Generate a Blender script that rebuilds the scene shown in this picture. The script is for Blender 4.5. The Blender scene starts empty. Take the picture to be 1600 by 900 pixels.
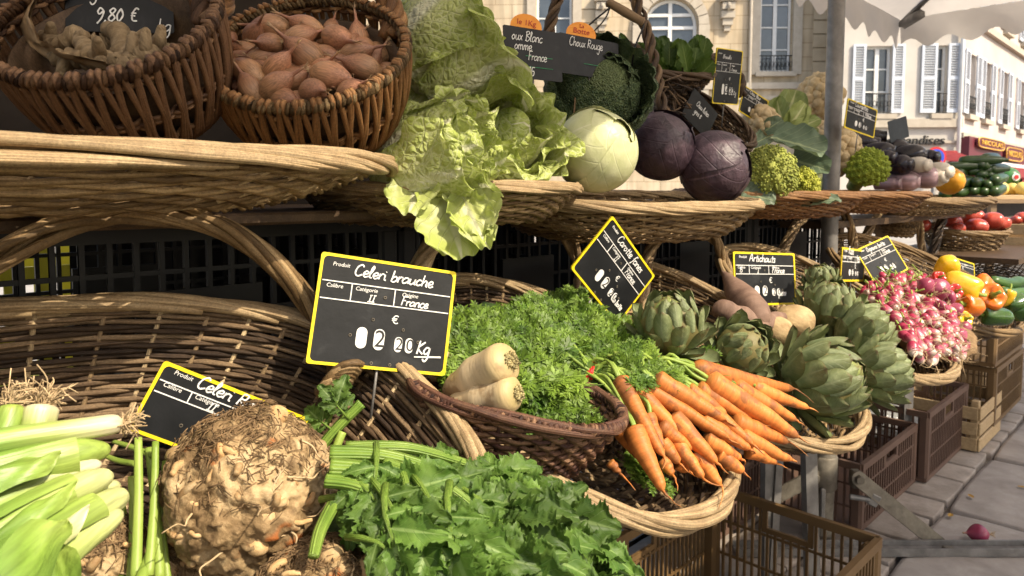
import bpy, math, random
from mathutils import Vector as V, Matrix, noise, Quaternion
random.seed(7)
rnd, uni, sin, cos, pi = random.random, random.uniform, math.sin, math.cos, math.pi
scn = bpy.context.scene
COL = scn.collection
# ------------------------------------------------------------------ camera
F = 1111.0; EYE = 1.0; PITCH = math.radians(4.0); CY = 378.0
cam = bpy.data.cameras.new('camera'); camo = bpy.data.objects.new('camera', cam); COL.objects.link(camo)
camo.location = (0, 0, EYE); camo.rotation_euler = (math.radians(90)-PITCH, 0, 0)
cam.lens = F/1600*36; cam.sensor_width = 36; cam.shift_y = -(450-CY)/1600; cam.clip_end = 500; cam.clip_start = .02
cam.dof.use_dof = True; cam.dof.focus_distance = .80; cam.dof.aperture_fstop = 14
scn.camera = camo
# ------------------------------------------------------------------ light
L = V((.56, -.42, .72)).normalized()
w = bpy.data.worlds.new('World'); scn.world = w; w.use_nodes = True
wn = w.node_tree; sky = wn.nodes.new('ShaderNodeTexSky'); sky.sky_type = 'NISHITA'; sky.sun_disc = False
sky.sun_elevation = math.asin(L.z); sky.sun_rotation = math.atan2(L.x, L.y); sky.air_density = 1.2; sky.dust_density = 4.0
bgn = wn.nodes['Background']; wn.links.new(sky.outputs[0], bgn.inputs[0]); bgn.inputs[1].default_value = .15
sl = bpy.data.lights.new('sun', 'SUN'); sl.energy = 3.6; sl.angle = math.radians(.53); sl.color = (1, .87, .67)
so = bpy.data.objects.new('sun', sl); COL.objects.link(so); so.rotation_euler = L.to_track_quat('Z', 'Y').to_euler()
scn.view_settings.view_transform = 'Standard'; scn.view_settings.look = 'None'; scn.view_settings.gamma = 1
scn.view_settings.exposure = .88
scn.cycles.use_denoising = True
scn.cycles.max_bounces = 8; scn.cycles.transparent_max_bounces = 8
scn.cycles.sample_clamp_indirect = 6
# ------------------------------------------------------------------ placing helpers
UU = V((.7071, .7071, 0)); VV = V((-.7071, .7071, 0)); ZZ = V((0, 0, 1))
def ST(s, t, z): return UU*s + VV*t + V((0, 0, z))
def ray(px, py):
    r = V(((px-800)/F, 0, 0)) + V((0, cos(PITCH), -sin(PITCH))) - V((0, sin(PITCH), cos(PITCH)))*((py-CY)/F)
    return r/r.y
def P(px, py, d): return V((0, 0, EYE)) + ray(px, py)*d
def PZ(px, py, z):
    r = ray(px, py); return V((0, 0, EYE)) + r*((z-EYE)/r.z)
def PV(px, py, t):
    r = ray(px, py); return V((0, 0, EYE)) + r*(t/r.dot(VV))
Z0, T0, SL = .65, .40, .5
def PT(px, py, off=0.):                      # point on the tilted display plane of the lower tier, raised by off
    r = ray(px, py); k = (EYE - (Z0 + off - SL*T0))/(SL*r.dot(VV) - r.z)
    return V((0, 0, EYE)) + r*k
def planez(p): return Z0 + SL*(p.dot(VV)-T0)
# ------------------------------------------------------------------ mesh builder
class MB:
    def __init__(s): s.v = []; s.f = []; s.m = []; s.uv = []
    def add(s, vs, fs, mi=0, uvs=None):
        o = len(s.v); s.v += vs; s.uv += uvs if uvs else [(0, 0)]*len(vs)
        s.f += [tuple(i+o for i in f) for f in fs]; s.m += [mi]*len(fs)
    def tube(s, pts, r, n=6, closed=False, mi=0, flat=1.0, up=None):
        k = len(pts); vs = []; uvs = []; nrm = None
        rr = r if isinstance(r, (list, tuple)) else [r]*k
        for i, p in enumerate(pts):
            a = pts[i-1] if (i > 0 or closed) else p
            b = pts[(i+1) % k] if (i < k-1 or closed) else p
            t = (b-a); t = t.normalized() if t.length > 1e-9 else V((0, 0, 1))
            if nrm is None:
                nrm = up.copy() if up else (V((0, 0, 1)) if abs(t.z) < .9 else V((1, 0, 0)))
            nrm = nrm - t*nrm.dot(t)
            nrm = nrm.normalized() if nrm.length > 1e-6 else t.orthogonal().normalized()
            bi = t.cross(nrm)
            for j in range(n):
                c = 2*pi*j/n
                vs.append(p + (nrm*cos(c)*flat + bi*sin(c))*rr[i]); uvs.append((j/n, i/max(1, k-1)))
        fs = []
        for i in range(k if closed else k-1):
            i2 = (i+1) % k
            for j in range(n):
                j2 = (j+1) % n; fs.append((i*n+j, i*n+j2, i2*n+j2, i2*n+j))
        if not closed:
            fs.append(tuple(range(n-1, -1, -1))); fs.append(tuple((k-1)*n+j for j in range(n)))
        s.add(vs, fs, mi, uvs)
    def grid(s, fn, nu, nv, mi=0, wrap=False):
        vs = []; uvs = []
        for j in range(nv+1):
            for i in range(nu+1):
                vs.append(fn(i/nu, j/nv)); uvs.append((i/nu, j/nv))
        fs = [(j*(nu+1)+i, j*(nu+1)+i+1, (j+1)*(nu+1)+i+1, (j+1)*(nu+1)+i) for j in range(nv) for i in range(nu)]
        s.add(vs, fs, mi, uvs)
    def box(s, c, sx, sy, sz, M=None, mi=0, bev=0.):
        c = V(c)
        if bev > 0:
            vs = []
            for z, k in ((-sz/2, 1), (-sz/2+bev, 0), (sz/2-bev, 0), (sz/2, 1)):
                x, y = sx/2-bev*k, sy/2-bev*k; b = bev*(0 if k else 1)
                for q in ((-x, -y+b), (-x+b, -y), (x-b, -y), (x, -y+b), (x, y-b), (x-b, y), (-x+b, y), (-x, y-b)): vs.append(V((q[0], q[1], z)))
            fs = [tuple(range(7, -1, -1)), tuple(range(24, 32))]
            fs += [(l*8+i, l*8+(i+1) % 8, l*8+8+(i+1) % 8, l*8+8+i) for l in range(3) for i in range(8)]
        else:
            vs = [V((x*sx/2, y*sy/2, z*sz/2)) for z in (-1, 1) for y in (-1, 1) for x in (-1, 1)]
            fs = [(0, 2, 3, 1), (4, 5, 7, 6), (0, 1, 5, 4), (2, 6, 7, 3), (0, 4, 6, 2), (1, 3, 7, 5)]
        vs = [(M @ v if M else v) + c for v in vs]; s.add(vs, fs, mi)
    def lathe(s, prof, n=20, mi=0, fn=None, M=None):      # prof: (r,z) bottom to top
        vs = []; uvs = []; k = len(prof)
        for i, (r, z) in enumerate(prof):
            for j in range(n):
                a = 2*pi*j/n; p = V((r*cos(a), r*sin(a), z)); p = fn(p, a, i/(k-1)) if fn else p
                vs.append(M @ p if M else p); uvs.append((j/n, i/(k-1)))
        fs = [(i*n+j, i*n+(j+1) % n, (i+1)*n+(j+1) % n, (i+1)*n+j) for i in range(k-1) for j in range(n)]
        fs += [tuple(range(n-1, -1, -1)), tuple((k-1)*n+j for j in range(n))]
        s.add(vs, fs, mi, uvs)
    def ico(s, c, r, sub=1, mi=0, sc=(1, 1, 1), fn=None):
        vs, fs = ICO[sub]; c = V(c); out = []
        for v in vs:
            q = V((v.x*r*sc[0], v.y*r*sc[1], v.z*r*sc[2]))
            out.append(c + (fn(q) if fn else q))
        s.add(out, fs, mi)
    def obj(s, name, mats, parent=None, smooth=True):
        me = bpy.data.meshes.new(name); org = V(parent['_o']) if parent is not None and '_o' in parent else None
        me.from_pydata([tuple(v-org) for v in s.v] if org else [tuple(v) for v in s.v], [], s.f)
        for m in (mats if isinstance(mats, (list, tuple)) else [mats]): me.materials.append(m)
        n = len(me.polygons)
        if n: me.polygons.foreach_set('use_smooth', [smooth]*n); me.polygons.foreach_set('material_index', s.m)
        ul = me.uv_layers.new(name='UVMap'); li = [0]*len(me.loops); me.loops.foreach_get('vertex_index', li)
        fl = []
        for i in li: fl += s.uv[i]
        ul.data.foreach_set('uv', fl)
        me.update()
        o = bpy.data.objects.new(name, me); COL.objects.link(o)
        if parent is not None: o.parent = parent
        return o
def _ico():
    import bmesh
    d = {}
    for k in (1, 2, 3, 4, 5, 6):
        bm = bmesh.new(); bmesh.ops.create_icosphere(bm, subdivisions=k, radius=1)
        bm.verts.ensure_lookup_table(); bm.verts.index_update()
        d[k] = ([v.co.copy() for v in bm.verts], [tuple(v.index for v in f.verts) for f in bm.faces]); bm.free()
    return d
ICO = _ico()
def tag(o, label, cat, group=None):
    o['label'] = label; o['category'] = cat
    if group: o['group'] = group
    return o
def thing(name, label, cat, loc=(0, 0, 0), group=None, world=True):
    o = bpy.data.objects.new(name, None); COL.objects.link(o); o.location = loc; o.empty_display_size = .02
    if world: o['_o'] = tuple(loc)
    return tag(o, label, cat, group)
def struct(o): o['kind'] = 'structure'; return o
def solo(name, mb, mats, label, cat, group=None, smooth=True):
    n = len(mb.v); zm = min(v.z for v in mb.v); c = V((sum(v.x for v in mb.v)/n, sum(v.y for v in mb.v)/n, zm))
    mb.v = [v-c for v in mb.v]; o = mb.obj(name, mats, None, smooth); o.location = c
    return tag(o, label, cat, group)
def mesh_copy(o, parent=None, name=None):
    c = o.copy(); COL.objects.link(c); c.parent = parent
    return c
def copy_tree(o, parent=None):
    c = o.copy(); COL.objects.link(c); c.parent = parent
    for ch in o.children: copy_tree(ch, c)
    return c
def kill(o):
    for ch in list(o.children): kill(ch)
    bpy.data.objects.remove(o)
def frame(org, x, y, z=None):                 # matrix with columns x,y,z
    x = x.normalized(); z = (z if z else x.cross(y)).normalized(); y = z.cross(x)
    return Matrix(((x.x, y.x, z.x, org.x), (x.y, y.y, z.y, org.y), (x.z, y.z, z.z, org.z), (0, 0, 0, 1)))
def along(p0, p1, roll=0., length=None):       # local +Z runs p0 -> p1
    d = p1-p0; q = d.to_track_quat('Z', 'Y'); m = q.to_matrix().to_4x4() @ Matrix.Rotation(roll, 4, 'Z')
    s = d.length/length if length else 1.
    return Matrix.Translation(p0) @ m @ Matrix.Scale(s, 4)
def smooth_path(pts, per=6, closed=False):
    out = []; n = len(pts)
    rng = range(n if closed else n-1)
    for i in rng:
        p0 = pts[i-1] if (i > 0 or closed) else pts[0]; p1 = pts[i]; p2 = pts[(i+1) % n]
        p3 = pts[(i+2) % n] if (i < n-2 or closed) else pts[-1]
        for k in range(per):
            t = k/per
            out.append(.5*((2*p1)+(-p0+p2)*t+(2*p0-5*p1+4*p2-p3)*t*t+(-p0+3*p1-3*p2+p3)*t*t*t))
    if not closed: out.append(pts[-1].copy())
    return out
def resample(pts, n, closed=False):
    if closed: pts = pts + [pts[0]]
    L_ = [0.]
    for a, b in zip(pts, pts[1:]): L_.append(L_[-1]+(b-a).length)
    out = []; j = 0
    for i in range(n):
        s = L_[-1]*i/(n if closed else n-1)
        while j < len(L_)-2 and L_[j+1] < s: j += 1
        out.append(pts[j].lerp(pts[j+1], (s-L_[j])/max(1e-9, L_[j+1]-L_[j])))
    return out
def rope(mb, path, R, r, strands=4, turns=3., n=5, seg=90, jit=.12, mi=0):
    pts = resample(path, seg); up = V((0, 0, 1)); fr = []
    for i, p in enumerate(pts):
        t = (pts[min(i+1, seg-1)]-pts[max(i-1, 0)]).normalized()
        up = (up-t*up.dot(t)); up = up.normalized() if up.length > 1e-6 else t.orthogonal().normalized()
        fr.append((p, up.copy(), t.cross(up)))
    for k in range(strands):
        ph = 2*pi*k/strands; R_ = R*uni(1-jit, 1+jit); r_ = r*uni(1-jit, 1+jit); tn = turns*uni(.93, 1.07)
        mb.tube([p + (a*cos(ph+2*pi*tn*i/seg)+b*sin(ph+2*pi*tn*i/seg))*R_*(1+.1*sin(i*.21+k)) for i, (p, a, b) in enumerate(fr)], [r_*(1+.12*sin(i*.17+k*2)) for i in range(seg)], n, mi=mi)
def nz(p, s=1., o=0.): return noise.noise(p*s + V((o, o*1.7, -o)))
def fbm(p, s=1., o=0., oc=4): return noise.fractal(p*s+V((o, o*1.7, -o)), 1., 2., oc)
# ------------------------------------------------------------------ materials
class NT:
    def __init__(s, name):
        s.mat = bpy.data.materials.new(name); s.mat.use_nodes = True; s.t = s.mat.node_tree
        for n in list(s.t.nodes): s.t.nodes.remove(n)
        s.out = s.t.nodes.new('ShaderNodeOutputMaterial')
    def __call__(s, typ, ins=None, **pr):
        n = s.t.nodes.new('ShaderNode'+typ)
        for k, v in pr.items(): setattr(n, k, v)
        for k, v in (ins or {}).items():
            sk = n.inputs[k]
            if isinstance(v, bpy.types.Node): s.t.links.new(v.outputs[0], sk)
            elif isinstance(v, tuple) and v and isinstance(v[0], bpy.types.Node): s.t.links.new(v[0].outputs[v[1]], sk)
            else: sk.default_value = v
        return n
    def math(s, op, a, b=0., clamp=False): return s('Math', {0: a, 1: b}, operation=op, use_clamp=clamp)
    def ramp(s, fac, cols, interp='LINEAR'):
        r = s('ValToRGB', {0: fac}); e = r.color_ramp; e.interpolation = interp
        while len(e.elements) < len(cols): e.elements.new(.5)
        for el, (p, c) in zip(e.elements, cols): el.position = p; el.color = (*c, 1)
        return r
    def mix(s, fac, a, b, mode='MIX'):
        n = s('Mix', data_type='RGBA', blend_type=mode); s_ = n.inputs
        for i, v in ((0, fac), (6, a), (7, b)):
            if isinstance(v, bpy.types.Node):
                o = [x for x in v.outputs if x.enabled][0]; s.t.links.new(o, s_[i])
            elif isinstance(v, tuple) and isinstance(v[0], bpy.types.Node): s.t.links.new(v[0].outputs[v[1]], s_[i])
            else: s_[i].default_value = (*v, 1) if isinstance(v, tuple) and len(v) == 3 else v
        return n
    def col(s, n): return ([x for x in n.outputs if x.enabled][0]) if isinstance(n, bpy.types.Node) else n
    def finish(s, col, rough=.6, height=None, bump=.3, bdist=.002, spec=.4, coat=0., trans=0., metal=0., sss=0., tcol=None, rnode=None, sheen=0.):
        b = s('BsdfPrincipled', {'Roughness': rough, 'Specular IOR Level': spec, 'Metallic': metal, 'Coat Weight': coat})
        if coat: b.inputs['Coat Roughness'].default_value = .12
        if rnode: s.t.links.new(s.col(rnode), b.inputs['Roughness'])
        if sss: b.inputs['Subsurface Weight'].default_value = sss; b.inputs['Subsurface Radius'].default_value = (.01, .006, .003); b.inputs['Subsurface Scale'].default_value = .4
        if isinstance(col, tuple): b.inputs['Base Color'].default_value = (*col, 1)
        else: s.t.links.new(s.col(col), b.inputs['Base Color'])
        bn = None
        if height is not None:
            bn = s('Bump', {'Strength': bump, 'Distance': bdist}); s.t.links.new(s.col(height), bn.inputs['Height'])
            s.t.links.new(bn.outputs[0], b.inputs['Normal'])
        sh = b
        if trans:
            tr = s('BsdfTranslucent'); c = tcol if tcol is not None else col
            if isinstance(c, tuple): tr.inputs[0].default_value = (*c, 1)
            else: s.t.links.new(s.col(c), tr.inputs[0])
            if bn: s.t.links.new(bn.outputs[0], tr.inputs['Normal'])
            sh = s('MixShader', {0: trans}); s.t.links.new(b.outputs[0], sh.inputs[1]); s.t.links.new(tr.outputs[0], sh.inputs[2])
        s.t.links.new(sh.outputs[0], s.out.inputs[0])
        return s.mat
def vary(n, c, amt, src):
    if not amt: return c
    r = n('NewGeometry') if src == 'isl' else n('ObjectInfo')
    sock = (r, 'Random Per Island') if src == 'isl' else (r, 'Random')
    mr = n('MapRange', {0: sock, 3: 1-amt, 4: 1+amt})
    return n.mix(1., c, mr, 'MULTIPLY')
def mat(name, cols, scale=40, rough=.6, bump=.3, bscale=None, stretch=(1, 1, 1), trans=0., rv=0., isl=0., spec=.4, coat=0., detail=6, bdist=.002, sss=0., metal=0., coords='Object', dist=0.):
    n = NT(name); tc = n('TexCoord'); oi = n('ObjectInfo')
    mp = n('Mapping', {0: (tc, coords), 3: stretch})
    wv = n.math('MULTIPLY', (oi, 'Random'), 37.)
    no = n('TexNoise', {0: mp, 'W': wv, 'Scale': scale, 'Detail': detail, 'Roughness': .6, 'Distortion': dist}, noise_dimensions='4D')
    c = n.ramp(no, cols)
    c = vary(n, c, rv, 'obj'); c = vary(n, c, isl, 'isl')
    h = None
    if bump: h = n('TexNoise', {0: mp, 'Scale': bscale or scale*3, 'Detail': 4, 'Roughness': .6})
    return n.finish(c, rough, h, bump, bdist, spec, coat, trans, metal, sss)
def lin(r, g, b):
    f = lambda x: ((x/255+.055)/1.055)**2.4 if x > 10 else x/255/12.92
    return (f(r), f(g), f(b))
def willow(name, c1, c2, c3, isl=.35, rough=.55):
    n = NT(name); tc = n('TexCoord'); g = n('NewGeometry')
    no = n('TexNoise', {0: (tc, 'Object'), 'Scale': 55., 'Detail': 5.})
    f = n.math('ADD', n.math('MULTIPLY', (g, 'Random Per Island'), .55), n.math('MULTIPLY', no, .5))
    c = n.ramp(f, [(.22, c1), (.5, c2), (.8, c3)]); c = vary(n, c, isl, 'isl')
    n2_ = n('TexNoise', {0: (tc, 'Object'), 'Scale': 420., 'Detail': 5., 'Roughness': .75})
    c = n.mix(1., c, n('MapRange', {0: n2_, 1: .35, 2: .65, 3: .68, 4: 1.2}), 'MULTIPLY')
    mu = n('Mapping', {0: (tc, 'UV'), 3: (9., 2.2, 1.)}); st_ = n('TexNoise', {0: mu, 'W': n.math('MULTIPLY', (g, 'Random Per Island'), 40.), 'Scale': 2., 'Detail': 5.}, noise_dimensions='4D')
    c = n.mix(1., c, n('MapRange', {0: st_, 1: .35, 2: .65, 3: .62, 4: 1.2}), 'MULTIPLY')
    h = n.math('ADD', st_, n.math('MULTIPLY', n2_, .4))
    return n.finish(c, rough, h, .5, .003, .3)
m_pale = willow('willow_pale', (.16, .10, .05), (.32, .22, .115), (.49, .37, .21), .2)
m_brown = willow('willow_brown', (.10, .042, .014), (.19, .088, .03), (.32, .175, .07), .25)
m_dark = willow('willow_dark', (.034, .020, .012), (.075, .045, .025), (.15, .095, .05), .3)
m_red = willow('willow_red', (.035, .014, .010), (.085, .036, .024), (.20, .11, .06), .35)
m_tan = willow('willow_tan', (.10, .058, .025), (.20, .125, .055), (.34, .235, .12), .3)
m_black = mat('black_plastic', [(.3, (.006, .006, .007)), (.7, (.013, .013, .014))], 30, .45, .15, spec=.35)
m_ochre = mat('ochre_plastic', [(.3, (.13, .075, .03)), (.7, (.19, .115, .048))], 9, .5, .15, spec=.4)
m_bplas = mat('brown_plastic', [(.3, (.10, .058, .042)), (.7, (.15, .09, .065))], 9, .55, .15, spec=.4)
m_slate = mat('chalkboard', [(.3, (.005, .006, .007)), (.55, (.011, .012, .014)), (.72, (.03, .032, .034)), (.9, (.09, .09, .09))], 26, .5, .15, spec=.3, detail=12, dist=.6)
m_yellow = mat('yellow_paint', [(.3, (.75, .56, .01)), (.7, (.85, .66, .02))], 60, .45, .05)
m_print = mat('white_print', [(.3, (.7, .7, .68)), (.7, (.8, .8, .78))], 60, .5, 0)
m_chalk = mat('chalk_marker', [(.2, (.45, .45, .44)), (.6, (.8, .8, .78))], 150, .7, 0)
m_greenchalk = mat('green_chalk', [(.2, (.02, .15, .06)), (.6, (.04, .28, .12))], 150, .7, 0)
m_blackink = mat('black_ink', [(.2, (.01, .01, .01)), (.6, (.02, .02, .02))], 50, .6, 0)
m_orange = mat('orange_card', [(.2, (.75, .25, .02)), (.6, (.85, .33, .03))], 50, .5, 0)
m_redink = mat('red_ink', [(.2, (.35, .01, .01)), (.6, (.45, .02, .01))], 50, .5, 0)
m_metal = mat('galvanised_steel', [(.25, (.11, .105, .10)), (.5, (.20, .19, .18)), (.75, (.30, .29, .275))], 22, .5, .2, metal=.35, detail=9, dist=.4)
m_rusty = mat('worn_steel', [(.25, (.09, .075, .055)), (.5, (.17, .15, .12)), (.75, (.26, .23, .18))], 30, .6, .3, metal=.5, detail=9, dist=.4)
m_wood = mat('pine_wood', [(.25, (.30, .20, .10)), (.5, (.42, .30, .16)), (.75, (.52, .38, .22))], 14, .7, .25, stretch=(1, 8, 8), rv=.12)
m_oldwood = mat('grey_wood', [(.25, (.16, .10, .05)), (.75, (.27, .18, .10))], 14, .7, .3, stretch=(1, 8, 8), rv=.12)
m_canvas = mat('canvas', [(.3, (.56, .51, .45)), (.7, (.68, .62, .55))], 4, .9, .2, bscale=400, trans=.48, spec=.1)
m_sett = mat('sett_stone', [(.25, (.19, .16, .135)), (.5, (.28, .24, .205)), (.8, (.38, .335, .29))], 14, .8, .6, bscale=60, rv=.14, bdist=.004, detail=9)
m_slab = mat('granite_slab', [(.3, (.24, .21, .185)), (.5, (.32, .285, .255)), (.7, (.42, .38, .345))], 9, .8, .5, bscale=220, rv=.12, detail=14, dist=.5)
m_mortar = mat('paving_joint', [(.3, (.09, .075, .06)), (.7, (.18, .15, .12))], 24, .9, .6, bscale=80)
n = NT('ashlar_limestone'); tc = n('TexCoord'); sx = n('SeparateXYZ', {0: (tc, 'Object')}); vv = n('CombineXYZ', {0: (sx, 0), 1: (sx, 2)})
bk = n('TexBrick', {0: vv, 'Color1': (1, 1, 1, 1), 'Color2': (.93, .92, .90, 1), 'Mortar': (.62, .58, .52, 1), 'Scale': 1., 'Mortar Size': .012, 'Brick Width': 1.1, 'Row Height': .45})
no = n('TexNoise', {0: (tc, 'Object'), 'Scale': 1.1, 'Detail': 9.}); mp = n('Mapping', {0: (tc, 'Object'), 3: (3., 3., .25)}); no2 = n('TexNoise', {0: mp, 'Scale': 2., 'Detail': 7.})
c = n.mix(1., n.ramp(no, [(.3, (.42, .335, .225)), (.55, (.52, .43, .305)), (.8, (.58, .50, .37))]), bk, 'MULTIPLY'); c = n.mix(1., c, n('MapRange', {0: no2, 1: .35, 2: .6, 3: .80, 4: 1.04}), 'MULTIPLY')
m_ashlar = n.finish(c, .85, no, .2, .01, .2)
m_glass = mat('window_glass', [(.3, (.02, .026, .035)), (.7, (.09, .11, .13))], .8, .08, 0, spec=.8)
m_paintw = mat('white_joinery', [(.3, (.62, .62, .60)), (.7, (.74, .74, .72))], 3, .5, .05)
m_shut = mat('shutter_paint', [(.3, (.50, .54, .60)), (.7, (.62, .66, .72))], 3, .6, .1)
m_cream = mat('cream_limestone', [(.3, (.40, .32, .215)), (.55, (.50, .42, .30)), (.8, (.56, .485, .36))], 1.3, .85, .2, bscale=30, detail=9)
m_white = mat('white_render', [(.25, (.40, .36, .31)), (.55, (.50, .465, .415)), (.8, (.57, .535, .485))], .7, .85, .15, bscale=25, detail=9)
m_pinkw = mat('pale_render', [(.25, (.40, .34, .30)), (.55, (.50, .44, .40)), (.8, (.56, .51, .47))], .6, .85, .15, bscale=25, detail=9)
m_sill = mat('sill_stone', [(.3, (.38, .33, .26)), (.7, (.48, .43, .35))], 5, .8, .2)
m_iron = mat('wrought_iron', [(.3, (.012, .012, .012)), (.7, (.03, .03, .03))], 20, .6, 0)
m_burg = mat('burgundy_paint', [(.3, (.09, .014, .022)), (.7, (.13, .022, .034))], 3, .45, 0)
m_gold = mat('gold_lettering', [(.3, (.62, .36, .05)), (.7, (.75, .46, .08))], 3, .4, 0)
m_redcan = mat('red_canvas', [(.3, (.20, .02, .024)), (.7, (.28, .035, .035))], 3, .8, 0, trans=.2)
m_blue = mat('sign_blue', [(.3, (.02, .06, .45)), (.7, (.03, .08, .5))], 3, .4, 0)
m_signred = mat('sign_red', [(.3, (.5, .02, .02)), (.7, (.6, .03, .03))], 3, .4, 0)
m_interior = mat('dim_interior', [(.3, (.02, .018, .016)), (.7, (.05, .045, .04))], 1, .9, 0)
m_rubber = mat('red_band', [(.3, (.5, .015, .012)), (.7, (.65, .03, .02))], 80, .45, 0)
m_kraft = mat('kraft_paper', [(.3, (.27, .175, .085)), (.7, (.36, .245, .13))], 30, .8, .4, bscale=45)
m_yplastic = mat('yellow_crate_plastic', [(.3, (.55, .48, .03)), (.7, (.65, .58, .05))], 9, .5, 0)
# ------------------------------------------------------------------ ground
mb = MB()
N = 24
mb.grid(lambda a, b: V((-90+180*a, -20+180*b, -.03)), 8, 8)
ground = struct(mb.obj('ground', m_mortar))
pav = struct(bpy.data.objects.new('pavement', None)); COL.objects.link(pav)
def stone(parent, name, s0, s1, t0, t1, m, crown, jit):
    mb = MB(); nx = ny = 8; g = .004
    s0 += g; s1 -= g; t0 += g; t1 -= g; o = rnd()*50
    cj = [V((uni(-jit, jit), uni(-jit, jit), 0)) for _ in range(4)]
    def fn(a, b):
        MP = (-1, -.985, -.93, -.5, 0, .5, .93, .985, 1); A = MP[round(a*8)]; B = MP[round(b*8)]
        e = max(abs(A), abs(B)); r = 1-.05*abs(A*B)**3
        q = cj[0]*(1-a)*(1-b)+cj[1]*a*(1-b)+cj[2]*(1-a)*b+cj[3]*a*b
        s = (s0+s1)/2+(s1-s0)/2*A*r+q.x; t = (t0+t1)/2+(t1-t0)/2*B*r+q.y
        z = -crown*(e**6) + .0035*nz(V((s*9, t*9, o))) - (.028 if e > .99 else 0)
        return ST(s, t, z)
    mb.grid(fn, nx, ny)
    # skirt is the outer ring dropped below; inner ring keeps the crown
    return mb.obj(name, m, parent)
s = 1.0
for r in range(3):
    s = 1.0 + rnd()*.1
    while s < 5.6:
        w_ = uni(.15, .24); stone(pav, 'sett', s, s+w_, .585+r*.19, .585+(r+1)*.19, m_sett, .006, .008); s += w_
t = .585
for r, h in enumerate((.42, .36, .44, .5, .5)):
    s = .4 + rnd()*.4
    while s < 6.5:
        w_ = uni(.5, .85); stone(pav, 'slab', s, s+w_, t-h, t, m_slab, .005, .004); s += w_
    t -= h
# far pavement behind the stall: plain sheet
mb = MB(); mb.grid(lambda a, b: ST(-6+34*a, 1.16+17*b, -.004), 4, 4)
struct(mb.obj('street', mat('street_stone', [(.3, (.26, .24, .22)), (.7, (.36, .34, .31))], 3, .85, .2, bscale=40)))
# ------------------------------------------------------------------ buildings
def wall_xz(mb, O, ex, holes, W, H, ez=ZZ, depth=.28, mi=0):   # facade rectangle with rectangular holes, reveals inward
    xs = sorted({0, W, *[h[0] for h in holes], *[h[2] for h in holes]}); zs = sorted({0, H, *[h[1] for h in holes], *[h[3] for h in holes]})
    n = V((ex.y, -ex.x, 0))                                      # outward normal (towards camera)
    for i in range(len(xs)-1):
        for j in range(len(zs)-1):
            cx, cz = (xs[i]+xs[i+1])/2, (zs[j]+zs[j+1])/2
            if any(h[0] < cx < h[2] and h[1] < cz < h[3] for h in holes): continue
            mb.add([O+ex*x+ez*z for x, z in ((xs[i], zs[j]), (xs[i+1], zs[j]), (xs[i+1], zs[j+1]), (xs[i], zs[j+1]))], [(0, 1, 2, 3)], mi)
    for h in holes:
        c = [(h[0], h[1]), (h[2], h[1]), (h[2], h[3]), (h[0], h[3])]
        for k in range(4):
            a, b = c[k], c[(k+1) % 4]
            mb.add([O+ex*a[0]+ez*a[1], O+ex*b[0]+ez*b[1], O+ex*b[0]+ez*b[1]-n*depth, O+ex*a[0]+ez*a[1]-n*depth], [(0, 1, 2, 3)], mi)
def bar(mb, O, ex, x0, x1, z0, z1, out, thick, mi=0):            # box on a facade: from out to out+thick outward
    n = V((ex.y, -ex.x, 0)); R = Matrix((ex, n, ZZ)).transposed()
    mb.box(O+ex*((x0+x1)/2)+ZZ*((z0+z1)/2)+n*(out+thick/2), x1-x0, thick, z1-z0, R, mi)
def window(parent, O, ex, x0, x1, z0, z1, cols=2, rows=3, depth=.2, fr=m_paintw, sill=True):
    w_ = MB(); f = .07
    bar(w_, O, ex, x0, x1, z0, z0+f, -depth, .06); bar(w_, O, ex, x0, x1, z1-f, z1, -depth, .06)
    bar(w_, O, ex, x0, x0+f, z0+f, z1-f, -depth, .062); bar(w_, O, ex, x1-f, x1, z0+f, z1-f, -depth, .062)
    for c in range(1, cols): xm = x0+(x1-x0)*c/cols; bar(w_, O, ex, xm-.06, xm+.06, z0+f, z1-f, -depth, .068)
    wo = w_.obj('window', fr, parent, False)
    g = MB()
    for c in range(cols):
        for r in range(rows):
            a0 = x0+(x1-x0)*c/cols; a1 = x0+(x1-x0)*(c+1)/cols; b0 = z0+(z1-z0)*r/rows; b1 = z0+(z1-z0)*(r+1)/rows
            q = MB(); bar(q, O, ex, a0+.04, a1-.04, b0+.02, b1-.02, -depth-.01, .02)
            q.v = [v-V(parent['_o']) for v in q.v]
            po = q.obj('pane', m_glass, None, False); po.parent = wo
            if r: q = MB(); bar(q, O, ex, a0+.03, a1-.03, b0-.02, b0+.02, -depth+.01, .045); q.v = [v-V(parent['_o']) for v in q.v]; po = q.obj('glazing_bar', fr, None, False); po.parent = wo
    if sill:
        q = MB(); bar(q, O, ex, x0-.15, x1+.15, z0-.16, z0-.01, -.05, .2); q.obj('sill', m_sill, parent, False)
    return wo
def shutter(parent, O, ex, x0, x1, z0, z1, ang=0):
    q = MB(); f = .07; o = .03
    for a, b, c, d in ((x0, x0+f, z0, z1), (x1-f, x1, z0, z1), (x0+f, x1-f, z0, z0+f*1.6), (x0+f, x1-f, z1-f, z1), (x0+f, x1-f, (z0+z1)/2-.05, (z0+z1)/2+.05)):
        bar(q, O, ex, a, b, c, d, o, .045)
    so_ = q.obj('shutter', m_shut, parent, False)
    n = V((ex.y, -ex.x, 0)); R = Matrix((ex, n, ZZ)).transposed().to_4x4() @ Matrix.Rotation(math.radians(38), 4, 'X')
    k = 26; q = MB()
    for i in range(k):
        z = z0+.12+(z1-z0-.2)*i/(k-1)
        q.box(O+ex*((x0+x1)/2)+ZZ*z+n*(o+.022)-V(parent['_o']), x1-x0-2*f, .06, .012, R.to_3x3())
    sl_ = q.obj('slats', m_shut, None, False); sl_.parent = so_; sl_['kind'] = 'stuff'
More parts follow.
